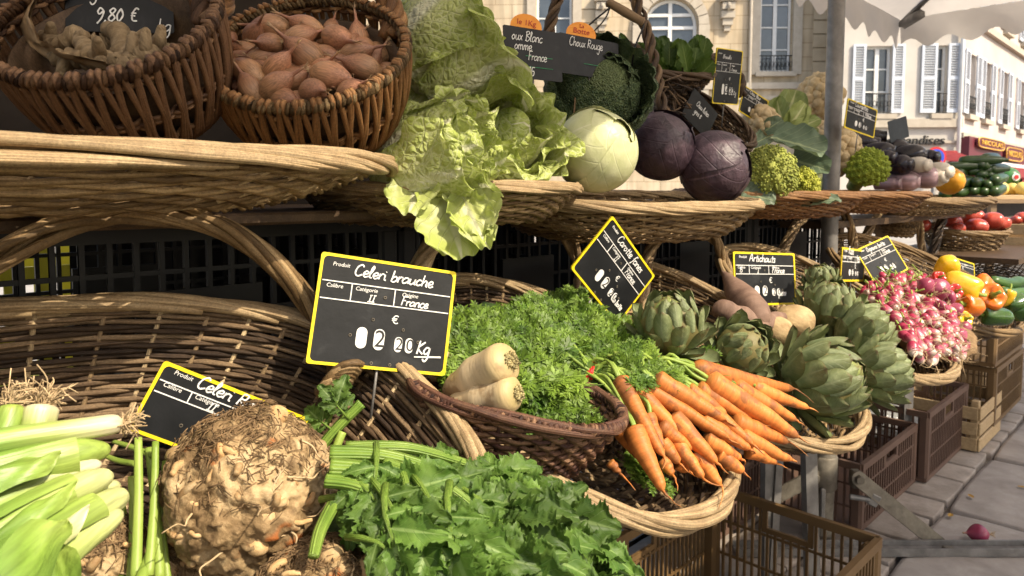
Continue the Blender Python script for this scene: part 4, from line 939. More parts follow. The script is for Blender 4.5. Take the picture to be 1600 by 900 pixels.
# ------------------------------------------------------------------ produce materials
def leafmat(name, c1, c2, rib, ribw=.05, vk=7., vm=5., vstr=.5, trans=.3, rough=.5, net=0., edge=None, rv=.15, bump=.5, nscale=25., spec=.35, bdist=.003, tip=None):
    n = NT(name); tc = n('TexCoord'); sx = n('SeparateXYZ', {0: (tc, 'UV')}); oi = n('ObjectInfo')
    au = n.math('ABSOLUTE', n.math('SUBTRACT', (sx, 0), .5))
    no = n('TexNoise', {0: (tc, 'Object'), 'Scale': nscale, 'Detail': 5., 'W': n.math('MULTIPLY', (oi, 'Random'), 20.)}, noise_dimensions='4D')
    c = n.ramp(no, [(.3, c1), (.72, c2)])
    if edge: c = n.mix(n('MapRange', {0: n.math('MAXIMUM', n.math('MULTIPLY', au, 1.6), n.math('SUBTRACT', (sx, 1), .2)), 1: .3, 2: .8}), c, edge)
    if tip: c = n.mix(n('MapRange', {0: n.math('ADD', (sx, 1), n.math('MULTIPLY', n.math('SUBTRACT', no, .5), .25)), 1: .90, 2: 1.02}), c, tip)
    # lateral veins
    fv = n.math('FRACT', n.math('SUBTRACT', n.math('MULTIPLY', (sx, 1), vk), n.math('MULTIPLY', au, vm)))
    vein = n('MapRange', {0: n.math('ABSOLUTE', n.math('SUBTRACT', fv, .5)), 1: .06, 2: .0, 3: 0., 4: 1.})
    rb = n('MapRange', {0: n.math('DIVIDE', au, n.math('SUBTRACT', 1.15, (sx, 1))), 1: ribw, 2: ribw*.4, 3: 0., 4: 1.})
    h = n.math('ADD', n.math('MULTIPLY', vein, -.35), no)
    m_ = n.math('MULTIPLY', vein, vstr)
    if net:
        dn = n('TexNoise', {0: (tc, 'Object'), 'Scale': net*.6, 'Detail': 3.}); va = n('VectorMath', {0: (dn, 1)}, operation='SCALE'); va.inputs[3].default_value = 1.6/net
        vb = n('VectorMath', {0: (tc, 'Object'), 1: va}, operation='ADD')
        vo = n('TexVoronoi', {0: vb, 'Scale': net}, feature='DISTANCE_TO_EDGE')
        vn = n('MapRange', {0: vo, 1: .10, 2: .0, 3: 0., 4: 1.}); m_ = n.math('MAXIMUM', m_, n.math('MULTIPLY', vn, vstr))
        h = n.math('ADD', h, n.math('MULTIPLY', n('MapRange', {0: vo, 1: 0., 2: .45}, interpolation_type='SMOOTHSTEP'), .8))
    m_ = n.math('MAXIMUM', m_, rb)
    c = n.mix(m_, c, rib); c = vary(n, c, rv, 'obj')
    return n.finish(c, rough, h, bump, bdist, spec, 0, trans)
def gradmat(name, stops, axis=2, nz_=.12, nscale=30., stretch=(1, 1, 1), streak=.25, rough=.45, bump=.15, bscale=80., rv=.1, spec=.4, coat=0., coords='Generated', sss=0., spots=None, trans=0.):
    n = NT(name); tc = n('TexCoord'); sx = n('SeparateXYZ', {0: (tc, coords)}); oi = n('ObjectInfo')
    mp = n('Mapping', {0: (tc, 'Object'), 3: stretch})
    no = n('TexNoise', {0: mp, 'Scale': nscale, 'Detail': 5., 'W': n.math('MULTIPLY', (oi, 'Random'), 20.)}, noise_dimensions='4D')
    f = n.math('ADD', (sx, axis), n.math('MULTIPLY', n.math('SUBTRACT', no, .5), nz_*2))
    c = n.ramp(f, stops)
    mr = n('MapRange', {0: no, 1: .3, 2: .7, 3: 1-streak, 4: 1+streak}); c = n.mix(1., c, mr, 'MULTIPLY')
    if spots:
        sp_ = n('TexNoise', {0: (tc, 'Object'), 'Scale': spots[1], 'Detail': 6., 'W': n.math('MULTIPLY', (oi, 'Random'), 50.)}, noise_dimensions='4D')
        c = n.mix(n('MapRange', {0: sp_, 1: spots[2], 2: spots[2]+.06, 3: 0., 4: spots[3] if len(spots) > 3 else .85}), c, spots[0])
    c = vary(n, c, rv, 'obj')
    h = n('TexNoise', {0: mp, 'Scale': bscale, 'Detail': 4.})
    return n.finish(c, rough, h, bump, .002, spec, coat, trans, 0, sss)
m_carrot = gradmat('carrot_skin', [(0, (.38, .16, .04)), (.06, (.50, .165, .036)), (.8, (.54, .18, .04)), (1, (.44, .20, .07))], 2, .05, 26., (1, 1, 7), .24, .5, .45, 60., .2, .3, spots=((.15, .065, .028), 46., .53, .65))
m_cgreen = mat('carrot_frond', [(.3, (.045, .115, .013)), (.7, (.24, .36, .045))], 22, .5, 0, trans=.35, isl=.4)
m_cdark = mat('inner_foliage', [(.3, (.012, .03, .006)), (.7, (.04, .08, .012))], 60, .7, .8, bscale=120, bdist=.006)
m_stalk = mat('green_stalk', [(.3, (.16, .26, .035)), (.7, (.34, .44, .09))], 20, .45, .2, stretch=(1, 1, 1), isl=.2, trans=.1)
m_cream_root = gradmat('white_root', [(0, (.56, .45, .28)), (.75, (.58, .46, .29)), (.93, (.46, .35, .18)), (1, (.32, .26, .11))], 2, .06, 22., (1, 1, 5), .12, .5, .3, 60., .05, spots=((.28, .18, .09), 34., .55, .7))
m_arti = leafmat('artichoke_bract', (.155, .20, .095), (.30, .345, .175), (.26, .30, .16), .10, 5, 3, .2, .08, .5, rv=.22, nscale=5, edge=(.13, .15, .055), tip=(.11, .06, .03))
m_arti2 = leafmat('artichoke_inner', (.17, .25, .06), (.28, .34, .10), (.22, .28, .08), .10, 5, 3, .1, .1, .55, rv=.14, nscale=5, edge=(.16, .13, .05), tip=(.12, .06, .035))
m_swp = mat('sweet_potato_skin', [(.3, (.10, .055, .038)), (.7, (.23, .145, .105))], 22, .75, .6, stretch=(1, 1, 3), rv=.12)
m_tanroot = mat('tan_root_skin', [(.3, (.22, .14, .06)), (.7, (.46, .34, .18))], 50, .75, .8, rv=.1)
m_radish = gradmat('radish_skin', [(0, (.50, .42, .32)), (.45, (.55, .45, .35)), (.54, (.62, .48, .42)), (.62, (.50, .12, .17)), (.74, (.34, .022, .065)), (.86, (.30, .018, .055)), (.95, (.35, .32, .06))], 2, .05, 90., (1, 1, 1), .12, .32, .1, 200., .18, .5)
m_onion = gradmat('red_onion_skin', [(0, (.55, .42, .35)), (.12, (.40, .10, .16)), (.5, (.26, .03, .075)), (.85, (.30, .06, .10)), (1, (.42, .28, .16))], 2, .06, 70., (1, 1, .15), .3, .25, .15, 200., .15, .5)
m_rootlet = mat('dry_rootlet', [(.3, (.30, .20, .10)), (.7, (.52, .40, .24))], 60, .8, 0, isl=.3)
m_leek = gradmat('leek', [(0, (.50, .44, .30)), (.16, (.47, .45, .26)), (.45, (.30, .36, .10)), (.75, (.20, .31, .06)), (1, (.11, .22, .045))], 2, .05, 260., (1, 1, .03), .3, .42, .5, 260., .08, .5, coords='Generated')
m_leekp = gradmat('pale_leek', [(0, (.42, .43, .20)), (.3, (.36, .41, .14)), (.7, (.24, .33, .075)), (1, (.14, .24, .045))], 2, .05, 260., (1, 1, .03), .35, .45, .6, 260., .1, .4)
m_leekg = gradmat('leek_leaf', [(0, (.25, .33, .065)), (.5, (.17, .27, .042)), (1, (.11, .20, .034))], 2, .05, 260., (1, 1, .03), .3, .42, .5, 260., .08, .5)
n = NT('celery_stalk'); tc = n('TexCoord'); sx = n('SeparateXYZ', {0: (tc, 'UV')}); no = n('TexNoise', {0: (tc, 'Object'), 'Scale': 40., 'Detail': 6.})
wv_ = n.math('ABSOLUTE', n.math('SINE', n.math('MULTIPLY', (sx, 0), 40.)))
m_cstalk = n.finish(n.mix(n.math('MULTIPLY', wv_, .5), n.ramp(no, [(.3, (.13, .23, .028)), (.7, (.27, .38, .07))]), (.07, .15, .018)), .42, n.math('ADD', wv_, no), .5, .002, .35, 0, .1)
m_cleaf = leafmat('celery_leaf', (.055, .125, .019), (.145, .245, .045), (.22, .33, .10), .06, 6, 5, .5, .34, .48, rv=.35, nscale=5, spec=.3)
# celeriac skin: buff, earthy crust, rusty scars
n = NT('celeriac_skin'); tc = n('TexCoord')
a1 = n('TexNoise', {0: (tc, 'Object'), 'Scale': 22., 'Detail': 9., 'Roughness': .7, 'Distortion': .5}); a2 = n('TexNoise', {0: (tc, 'Object'), 'Scale': 75., 'Detail': 6.}); a3 = n('TexNoise', {0: (tc, 'Object'), 'Scale': 30., 'Detail': 3., 'W': 5.}, noise_dimensions='4D')
c = n.ramp(a1, [(.32, (.10, .06, .027)), (.45, (.22, .145, .07)), (.54, (.40, .285, .15)), (.70, (.55, .42, .25))])
c = n.mix(n('MapRange', {0: a3, 1: .63, 2: .70}), c, (.30, .095, .022))
c = n.mix(n('MapRange', {0: a2, 1: .55, 2: .72, 3: 0., 4: .65}), c, (.10, .06, .03))
m_celeriac = n.finish(c, .75, n.math('ADD', a1, a2), .9, .004, .3)
m_celknob = mat('celeriac_knob', [(.3, (.28, .14, .05)), (.5, (.46, .30, .14)), (.7, (.60, .45, .26))], 60, .7, .6, isl=.35)
m_soil = mat('dry_soil_fibre', [(.3, (.09, .055, .025)), (.7, (.22, .14, .07))], 60, .9, .5, isl=.4)
def putm(o, M): o.matrix_world = M; return o
# ------------------------------------------------------------------ carrots
def carrot_mesh(L_=.15, r=.0105, bend=.0, tail=True):
    q = MB(); o = rnd()*40; n_ = 44; pr = []
    for i in range(n_+1):
        f = i/n_
        rr = r*(min(1, (f/.05)**.5) if f < .05 else 1)*(1-.66*f**1.6)*(1 if f < .9 else (max(0.03, 1-((f-.9)/.1)**2*.93)))
        pr.append((rr*(1+.07*nz(V((f*6, o, 0)))+.022*nz(V((f*60, o, 4)))), f*L_))
    pr[0] = (r*.45, .002*0)
    def fn(p, a, f): return V((p.x+bend*L_*f*f+.0015*nz(V((f*4, o, 4))), p.y+.0015*nz(V((f*4, o, 9))), p.z))
    q.lathe(pr, 14, 0, fn)
    if tail:
        e = V((bend*L_+.0, 0, L_*.985)); cv = uni(-.012, .012)
        q.tube([e+V((cv*k*k, uni(-.001, .001), .011*k)) for k in (0, .4, .8, 1.2, 1.6)], [.0019, .0013, .0009, .0006, .0003], 5)
    return q
CAR = [(968,590,1027,712,26,.088,.06,.10),(993,606,1084,706,25,.080,.05,.08),(997,598,1142,688,25,.083,.062,.03),(1022,590,1136,657,29,.094,.078,.05),(1066,606,1176,698,25,.078,.06,.05),(1072,608,1136,652,25,.085,.07,0),(1087,606,1180,657,25,.086,.07,.04),(1082,575,1256,622,30,.100,.075,.12),(1104,592,1254,684,33,.098,.068,.04),(1142,602,1248,658,26,.086,.065,.03),(1172,604,1266,640,22,.083,.07,.02),(1145,657,1234,692,27,.066,.054,.03),(1155,680,1240,722,24,.056,.045,.05),(1094,654,1174,702,25,.066,.055,.0),(988,668,1037,768,31,.062,.040,.02),(1048,650,1121,724,29,.066,.050,.02),(1010,648,1036,703,22,.066,.05,.0),(1030,664,1084,705,21,.062,.05,.1),(1056,690,1095,750,23,.048,.034,.06),(1084,708,1127,758,28,.040,.028,.0),(1100,684,1160,717,25,.050,.04,.02),(1120,708,1163,738,26,.036,.028,.0),(1032,690,1062,724,25,.045,.036,.0),(968,668,1000,716,26,.046,.034,.0),(1168,702,1214,724,22,.044,.036,.02),(940,625,970,662,26,.054,.044,.0),(1034,718,1052,742,22,.03,.024,0),(952,722,968,740,14,.03,.022,0),(1060,722,1076,736,22,.03,.024,0)]
ctop = []
pos_words = {7: 'topmost long carrot lying farthest to the right', 8: 'thick carrot below the topmost one, tip pointing right', 0: 'steep carrot at the left of the pile pointing down at the tray', 14: 'soil stained carrot hanging lowest at the left of the tray', 10: 'slim carrot reaching farthest towards the artichokes', 19: 'dark blunt carrot lowest on the wicker border', 12: 'carrot with dark tip at the right edge of the pile', 3: 'broad carrot in the middle of the top layer'}
for i, (x0, y0, x1, y1, w_, o0, o1, bd) in enumerate(CAR):
    a, b = PT(x0, y0, o0), PT(x1, y1, o1); ln = (b-a).length; r = w_/F*a.y*.5*1.2
    q = carrot_mesh(ln, r, bd*uni(.8, 1.2)); c = solo('carrot', q, m_carrot, '', 'carrot', 'carrots on the wicker tray')
    c.location = (0, 0, 0)
    q2 = [v.co for v in c.data.vertices]; zc_ = 0
    # solo recentred the mesh: put it back on its axis
    cen = sum((v.co for v in c.data.vertices), V())/len(c.data.vertices); c.data.transform(Matrix.Translation(V((-c.data.vertices[0].co.x+ r*.45, -c.data.vertices[0].co.y, 0))))
    putm(c, along(a, b, uni(-.5, .5)))
    c['label'] = pos_words.get(i, 'orange carrot in the bunched pile on the wicker tray')
    ctop.append((a, (b-a).normalized(), r, c))
# bunch stalks and red bands
BANDS = [(P(924, 588, .845), [0, 1, 2, 14, 16]), (P(1024, 572, .885), [3, 4, 5, 6, 7, 8, 9, 10])]
for bi, (bp, idx) in enumerate(BANDS):
    T = thing('carrot_greens', ('bushy green carrot tops tied by the left red band', 'stalks of carrot tops tied by the right red band')[bi], 'carrot greens', bp)
    q = MB()
    for i in idx:
        a, d, r, _ = ctop[i]
        for k in range(5):
            o = V((uni(-1, 1), uni(-1, 1), uni(-1, 1)))*.006; e = bp+V((uni(-1, 1), uni(-1, 1), uni(-.7, 1)))*.009
            m_ = (a-d*.03+e)/2+V((0, 0, uni(.002, .012)))
            q.tube(smooth_path([a+d*.004+o*.6, a-d*.015+o, m_, e, e+(e-m_).normalized()*.05+V((uni(-1, 1), uni(-1, 1), uni(-.2, .9)))*.02], 4), [.0028]*3+[.0022]*14, 5)
    q.obj('stalks', m_stalk, T)['kind'] = 'stuff'
    q = MB(); ax = V((.9, -.3, -.1)).normalized()
    for k in range(4): q.tube([bp+ax*(.0018*(k-1.5))+(ax.orthogonal().normalized()*cos(t)+ax.cross(ax.orthogonal().normalized())*sin(t))*(.0140+.001*sin(3*t+k)) for t in [2*pi*j/22 for j in range(22)]], .0016, 5, closed=True)
    q.obj('rubber_band', m_rubber, T)
    BANDS[bi] = (bp, idx, T)
def frond(L_=1.):
    q = MB(); curve = uni(.05, .3); side = uni(-.25, .25); N_ = 10
    def ax(f): return V((side*f*f, f, -curve*f*f))*L_
    q.tube([ax(k/6) for k in range(7)], [.010*(1-.6*k/6)*L_ for k in range(7)], 4)
    def leaflet(c, d, n, s):
        if rnd() < .12: return
        n = (n+V((uni(-.5, .5), uni(-.5, .5), uni(-.2, .2)))).normalized(); d = (d+V((uni(-.3, .3), uni(-.3, .3), uni(-.3, .3)))).normalized(); s *= uni(.75, 1.6); sd = d.cross(n)
        for an in (-.85, 0, .85):
            dd = (d*cos(an)+sd*sin(an)); e = dd.cross(n)
            k = s*(1 if an == 0 else .78); q.add([c, c+dd*k*.55+e*k*.17+n*k*.05, c+dd*k, c+dd*k*.55-e*k*.17+n*k*.05], [(0, 1, 2, 3)])
    for i in range(N_):
        f = .28+.72*i/(N_-1); c = ax(f); d0 = (ax(min(1, f+.02))-ax(f-.02)).normalized(); pl_ = .40*(1-(f-.28)*1.05)*(.75+.5*rnd())+.05
        for sd in (-1, 1):
            d = (d0*.62+V((sd, 0, uni(-.35, .45)))*.78).normalized(); n_ = V((uni(-.4, .4), uni(-.4, .4), 1)).normalized()
            n_ = (n_-d*n_.dot(d)).normalized(); kk = max(3, int(pl_/.06))
            for j in range(kk):
                g = (j+.6)/kk; cc = c+d*pl_*g*L_; dr = d.cross(n_)
                for s2 in (-1, 1): leaflet(cc, (d*.6+dr*s2*.8).normalized(), n_, (.125*(1-.55*g)+.02)*L_)
            leaflet(c+d*pl_*L_, d, n_, .085*L_)
    leaflet(ax(1), V((0, 1, 0)), V((0, 0, 1)), .09*L_)
    return q
FR = [frond() for _ in range(12)]
def in_poly(x, y, poly):
    r = False; j = len(poly)-1
    for i in range(len(poly)):
        (xi, yi), (xj, yj) = poly[i], poly[j]
        if (yi > y) != (yj > y) and x < (xj-xi)*(y-yi)/(yj-yi)+xi: r = not r
        j = i
    return r
def sample(poly):
    xs = [p[0] for p in poly]; ys = [p[1] for p in poly]
    while True:
        x, y = uni(min(xs), max(xs)), uni(min(ys), max(ys))
        if in_poly(x, y, poly): return x, y
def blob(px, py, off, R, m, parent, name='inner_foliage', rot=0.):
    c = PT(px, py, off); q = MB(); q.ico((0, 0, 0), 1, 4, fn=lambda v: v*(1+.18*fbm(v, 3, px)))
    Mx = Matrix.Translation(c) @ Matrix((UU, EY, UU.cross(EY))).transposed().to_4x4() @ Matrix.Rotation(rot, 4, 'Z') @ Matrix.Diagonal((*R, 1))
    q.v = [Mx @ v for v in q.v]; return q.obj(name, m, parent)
T = BANDS[0][2]
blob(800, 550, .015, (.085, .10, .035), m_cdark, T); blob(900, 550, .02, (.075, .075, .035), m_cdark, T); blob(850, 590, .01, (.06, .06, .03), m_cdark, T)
poly = [(700, 545), (735, 500), (800, 483), (870, 474), (925, 470), (965, 505), (1000, 545), (1010, 572), (960, 585), (935, 615), (915, 640), (840, 645), (790, 615), (740, 588), (705, 580)]
q = MB(); bx, by = 960, 580
for i in range(190):
    x, y = sample(poly); hump = max(0., 1-((x-850)/190)**2-((y-560)/110)**2)
    c = PT(x, y, .012+.055*hump**.6+uni(-.012, .014))
    dx, dy = (x-bx)/200, (y-by)/120
    dirv = (V((1, 0, 0))*(dx*1.2+uni(-.6, .6)) + V((0, .6, .8))*(-dy*.9+uni(-.6, .5))); dirv = dirv.normalized() if dirv.length > .05 else V((-1, 0, 0))
    nn = (V((uni(-.5, .5), -.65, .75))+V((0, 0, uni(-.3, .3)))).normalized(); sz = uni(.055, .085)
    Mx = frame(c-dirv*sz*.6, dirv.cross(nn), dirv, None) @ Matrix.Rotation(uni(-.3, .3), 4, 'Y') @ Matrix.Scale(sz, 4)
    f = random.choice(FR); q.add([Mx @ v for v in f.v], f.f)
q.obj('fronds', m_cgreen, T)['kind'] = 'stuff'
T2 = BANDS[1][2]; q = MB()
for i in range(26):
    x, y = sample([(960, 560), (1010, 535), (1060, 560), (1100, 568), (1110, 590), (1040, 605), (985, 590)]); c = PT(x, y, .085+uni(-.01, .015))
    dirv = V((uni(-1, 1), uni(-.2, .5), uni(-.2, .7))).normalized(); nn = V((uni(-.5, .5), -.65, .75)).normalized(); sz = uni(.04, .06)
    Mx = frame(c-dirv*sz*.6, dirv.cross(nn), dirv) @ Matrix.Scale(sz, 4); f = random.choice(FR); q.add([Mx @ v for v in f.v], f.f)
q.obj('fronds', m_cgreen, T2)['kind'] = 'stuff'
q = MB()
for x, y in ((965, 705), (985, 722), (1050, 745), (975, 690), (960, 715)):
    c = PT(x, y, .02); f = random.choice(FR); Mx = frame(c, V((uni(-1, 1), uni(-1, 1), 0)), V((uni(-1, 1), .4, .3)), UU.cross(EY)) @ Matrix.Scale(.05, 4); q.add([Mx @ v for v in f.v], f.f)
q.obj('loose_fronds', m_cgreen, T2)['kind'] = 'stuff'
# ------------------------------------------------------------------ dark bowl basket with white roots
ca = P(640, 594, .745); cb = P(978, 662, .735); exh = (cb-ca); ceh = P(808, 616, .765)
def coil(T, pos, n, turns, R, r, m):
    q = MB()
    for i in range(turns):
        u = (i+uni(-.15, .15))/turns; p = pos(u, 1.); tg = (pos(u+.003, 1.)-p).normalized(); ov = tg.cross(n).normalized(); R_ = R*uni(.9, 1.15)
        q.tube([p+ov*(R_*cos(b_))+n*(R_*sin(b_))+tg*(.002*sin(b_)) for b_ in [2*pi*j/9 for j in range(9)]], r*uni(.8, 1.15), 5, closed=True)
    return q.obj('rim_wrapping', m, T)
tH, posH = woven_tray('wicker_basket', 'small dark wicker bowl basket with white roots beside the carrots', ceh, exh, V((0, 1, .12)), exh.length/2, .066, .095, m_red, m_red, .004, .45, 46, 8, 20, 6, .004, k=2.5, wr=.0027, cover=.4)
coil(tH, posH, exh.cross(V((0, 1, .12))).normalized(), 150, .0046, .0025, m_red)['kind'] = 'stuff'
m_crown = mat('crown_stub', [(.3, (.16, .13, .05)), (.7, (.42, .36, .18))], 60, .8, .3, isl=.4)
def root_mesh(L_, r, tipf=.25):
    q = MB(); o = rnd()*30; pr = []
    for i in range(25):
        f = i/24; s_ = min(1, .45+(f/.45)**.7*.55) if f < .45 else 1
        e = 1 if f < .84 else max(.02, 1-((f-.84)/.16)**2.4)**.5
        pr.append((r*s_*e*(1+.05*nz(V((f*5, o, 0)))), L_*f))
    q.lathe(pr, 24, 0, lambda p, a, f: p*1+V((.004*nz(V((f*3, o, 1))), .004*nz(V((f*3, o, 5))), .0015*nz(V((p.x*90, p.y*90, o))))))
    return q
def along_obj(name, q, mats, a, b, label, cat, group=None, roll=0.):
    o = q.obj(name, mats); tag(o, label, cat, group); putm(o, along(a, b, roll)); return o
for (x0, y0, d0, x1, y1, d1, w_, lb) in ((702, 612, .78, 800, 562, .725, 70, 'fat cream white root in the bowl basket, the upper of two'), (706, 632, .76, 811, 614, .715, 62, 'fat cream white root in the bowl basket, lower and nearer the rim'), (640, 585, .82, 712, 566, .80, 40, 'white root half hidden behind the large celery sign')):
    a, b = P(x0, y0, d0), P(x1, y1, d1); rr_ = w_/F*d1/2; ln = (b-a).length; wr_ = along_obj('white_root', root_mesh(ln, rr_), m_cream_root, a, b, lb, 'root vegetable')
    q = MB()
    for k in range(40):
        an = k*2.4; rad_ = rr_*.42*(k/40)**.5; q.tube([V((rad_*cos(an), rad_*sin(an), ln*.985)), V((rad_*1.08*cos(an), rad_*1.08*sin(an), ln*1.002+.003*rnd()))], .0011*uni(.7, 1.3), 5)
    q.obj('leaf_scar', m_crown, wr_)['kind'] = 'stuff'
# ------------------------------------------------------------------ artichokes
def bract_mesh(w_=.62, curl=.22, tip=.8):
    q = MB()
    def fn(u, v):
        x = (u-.5)*2; wd = w_*(.62+.55*v-.0*v*v)*(1-v**3.2)**.62+.012
        z = .20*(1-x*x)*wd*1.3 + curl*v*v*.0 + curl*(v-.35)**2
        return V((x*wd*.5, v*(1-.03*x*x), -(.23*x*x*wd) + z*.25 + curl*v*v))
    q.grid(fn, 8, 10); 
    def fn2(u, v): p = fn(u, v); return p - V((0, 0, .035*(1-v)*(1-(2*u-1)**2)+.012))
    q.grid(fn2, 8, 10); return q
br = [bract_mesh(.66, -.06), bract_mesh(.62, -.16), bract_mesh(.56, -.26)]
bm_ = [b.obj('bract', m_arti) for b in br[:2]]+[br[2].obj('bract', m_arti2)]
for o in bm_: COL.objects.unlink(o)
def artichoke(label, px, py, off, R, axis, openn=1., N_=58, d=None, squash=1.):
    c = P(px, py, d) if d else PT(px, py, off); ax = V(axis).normalized()
    T = thing('artichoke', label, 'artichoke', c, 'globe artichokes', world=False)
    q = ax.to_track_quat('Z', 'Y'); T.matrix_world = Matrix.Translation(c) @ q.to_matrix().to_4x4() @ Matrix.Rotation(rnd()*6, 4, 'Z') @ Matrix.Scale(R, 4)
    k = MB(); k.ico((0, 0, 0), .72, 3, sc=(1, 1, 1.0)); k.obj('heart', m_arti2, T)
    k = MB(); k.tube([V((0, 0, -.6)), V((0, 0, -1.0)), V((.05, 0, -1.35))], .2, 10); k.obj('stem', m_arti, T)
    for i in range(N_):
        f = i/(N_-1); az = i*2.39996+uni(-.12, .12); ph = math.radians(-72+148*f**.85)
        b = mesh_copy(bm_[0 if f < .45 else (1 if f < .78 else 2)], T); b.name = 'bract'
        r = .80*(1-.12*f); base = V((r*cos(ph)*cos(az), r*cos(ph)*sin(az), r*sin(ph)*squash-.04))
        up = V((-sin(ph)*cos(az), -sin(ph)*sin(az), cos(ph))); out = V((cos(ph)*cos(az), cos(ph)*sin(az), sin(ph)))
        tl = (.10+.36*(1-f)**1.5*openn)*uni(.8, 1.2); y = (up*cos(tl)+out*sin(tl)).normalized(); x = y.cross(out).normalized()
        s = (.90-.42*f)*uni(.86, 1.1); wd = 1.12 if f < .5 else 1.
        b.matrix_basis = frame(base-y*s*.12, x, y) @ Matrix.Diagonal((s*wd, s, s, 1))
    return T
artichoke('upright artichoke with opened outer bracts behind the carrot tops', 1046, 510, .115, .056, (-.12, -.30, 1), 1.5)
artichoke('artichoke facing the viewer just above the topmost carrots', 1160, 545, .085, .051, (.25, -.85, .55), 1.0, squash=.9)
artichoke('pale green artichoke touching the foot of the sun lit pole', 1296, 478, .10, .060, (.05, -.35, 1), .7)
artichoke('largest artichoke, front and centre of its tray', 1283, 592, .072, .076, (.62, -.45, .35), .9, 62)
artichoke('artichoke at the right edge of the tray below the radishes', 1372, 580, .06, .062, (.8, -.2, .3), .8)
artichoke('artichoke behind the largest one, between it and the radishes', 1345, 520, .085, .066, (.75, -.1, .55), .8)
artichoke('small artichoke half hidden at the back of the tray beside the pole', 1283, 437, .12, .036, (-.2, -.2, 1), .9)
# ------------------------------------------------------------------ sweet potatoes and tan roots
def lump_root(L_, r, o, e0=.5, e1=.5):
    q = MB(); pr = []
    for i in range(29):
        f = i/28; pr.append((max(.0006, r*(f**e0)*((1-f)**e1)*2*(1+.12*nz(V((f*4, o, 0))))), L_*f))
    q.lathe(pr, 20, 0, lambda p, a, f: p+V((.012*nz(V((f*2.2, o, 3))), .012*nz(V((f*2.2, o, 8))), 0))+V((p.x, p.y, 0))*.14*nz(V((cos(a), sin(a), f*5+o)))); return q
for (x0, y0, x1, y1, o_, w_, e0, e1, lb) in ((1126, 428, 1192, 506, .11, 52, .9, .35, 'big purple brown sweet potato standing up against the artichoke sign'), (1112, 484, 1185, 516, .10, 40, .45, .55, 'purple brown sweet potato lying left behind the artichokes'), (1168, 508, 1246, 494, .10, 28, .5, .7, 'thin tapering sweet potato lying in front of the sign')):
    a, b = PT(x0, y0, o_), PT(x1, y1, o_-.01); b = a+(b-a)
    along_obj('sweet_potato', lump_root((b-a).length, w_/F*b.y*.5, rnd()*20, e0, e1), m_swp, a, b, lb, 'sweet potato')
for (x, y, R, o_, lb) in ((1208, 518, 31, .075, 'round tan root left and lower of two beside the artichokes'), (1240, 502, 31, .085, 'round tan root nearer the pole, right of its neighbour')):
    c = PT(x, y, o_); q = MB(); s_ = rnd()*9; q.ico((0, 0, 0), R/F*c.y, 4, sc=(1.05, 1, .85), fn=lambda v: v*(1+.09*fbm(v, 22, s_))); q.v = [v+c for v in q.v]; solo('tan_root', q, m_tanroot, lb, 'root vegetable')
# ------------------------------------------------------------------ radishes and red onions
def radish_mesh(o):
    q = MB(); pr = [(.0009, -.0015)]+[(max(.0008, .0095*(1-abs(2*f-1.05)**2.6)**.5 if abs(2*f-1.05) < 1 else .0008)*(.82+.3*f), .031*f) for f in [i/14 for i in range(15)]]
    q.lathe(pr, 14, 0, lambda p, a, f: p+V((.003*sin(f*2+o), 0, 0)))
    c = uni(-.01, .01); q.tube([V((c*k*k, .004*k*sin(o), .0005-.013*k)) for k in (0, .4, .8, 1.3, 1.9, 2.6)], [.0011, .0008, .0006, .0005, .0004, .0002], 4, mi=1)
    q.tube([V((0, 0, .030)), V((.002, 0, .035)), V((.004, .001, .040))], [.0022, .0018, .0012], 5, mi=2); return q
RM = [radish_mesh(i*1.3).obj('radish', [m_radish, m_rootlet, m_stalk]) for i in range(5)]
for o in RM: COL.objects.unlink(o)
rpoly = [(1352, 448), (1385, 432), (1425, 428), (1470, 445), (1488, 480), (1498, 520), (1512, 552), (1490, 562), (1440, 560), (1418, 548), (1412, 505), (1370, 478), (1350, 470)]
pts = []; tries = 0
while len(pts) < 165 and tries < 6000:
    tries += 1; x, y = sample(rpoly); hump = max(0, 1-((x-1430)/95)**2-((y-500)/80)**2)
    p = PT(x, y, .025+.075*hump**.5); p += (V((0, 0, EYE))-p).normalized()*uni(-.02, .012)
    if all((p-a).length > .0115 for a in pts): pts.append(p)
for i, p in enumerate(pts):
    o = RM[i % 5].copy(); COL.objects.link(o); o.name = 'radish'; tag(o, 'small pink radish with white tip in the heaped radish bunches', 'radish', 'pink and white radishes heaped in their tray')
    d = V((uni(-.9, .5), uni(.1, 1.), uni(-.2, 1.1))).normalized()
    putm(o, Matrix.Translation(p) @ d.to_track_quat('Z', 'Y').to_matrix().to_4x4() @ Matrix.Rotation(rnd()*6, 4, 'Z') @ Matrix.Scale(uni(.72, 1.15), 4) @ Matrix.Translation(V((0, 0, -.014))))
T = thing('radish_greens', 'tangle of radish stalks and rootlets in the radish heap', 'radish greens', PT(1430, 500, .03))
blob(1430, 505, .02, (.15, .12, .045), m_soil, T, 'bed_of_stalks')
q = MB()
for i in range(150):
    x, y = sample(rpoly); hump = max(0, 1-((x-1430)/95)**2-((y-500)/80)**2); p = PT(x, y, .04+.085*hump**.5); d = V((uni(-1, 1), uni(-1, .4), uni(-.5, .8)))*.014
    q.tube([p, p+d+V((uni(-1, 1), uni(-1, 1), uni(-1, 1)))*.004, p+d*2+V((uni(-1, 1), uni(-1, 1), uni(-1, 1)))*.008], [.0007, .0005, .0003], 4)
for i in range(26):
    x, y = 1425+uni(-70, 40), 440+uni(-14, 30); p = PT(x, y, .085); d = V((uni(-1, 1), uni(-1, 1), uni(-.1, .7)))*.02; q.tube([p, p+d, p+d*1.8], .0018, 5, mi=1)
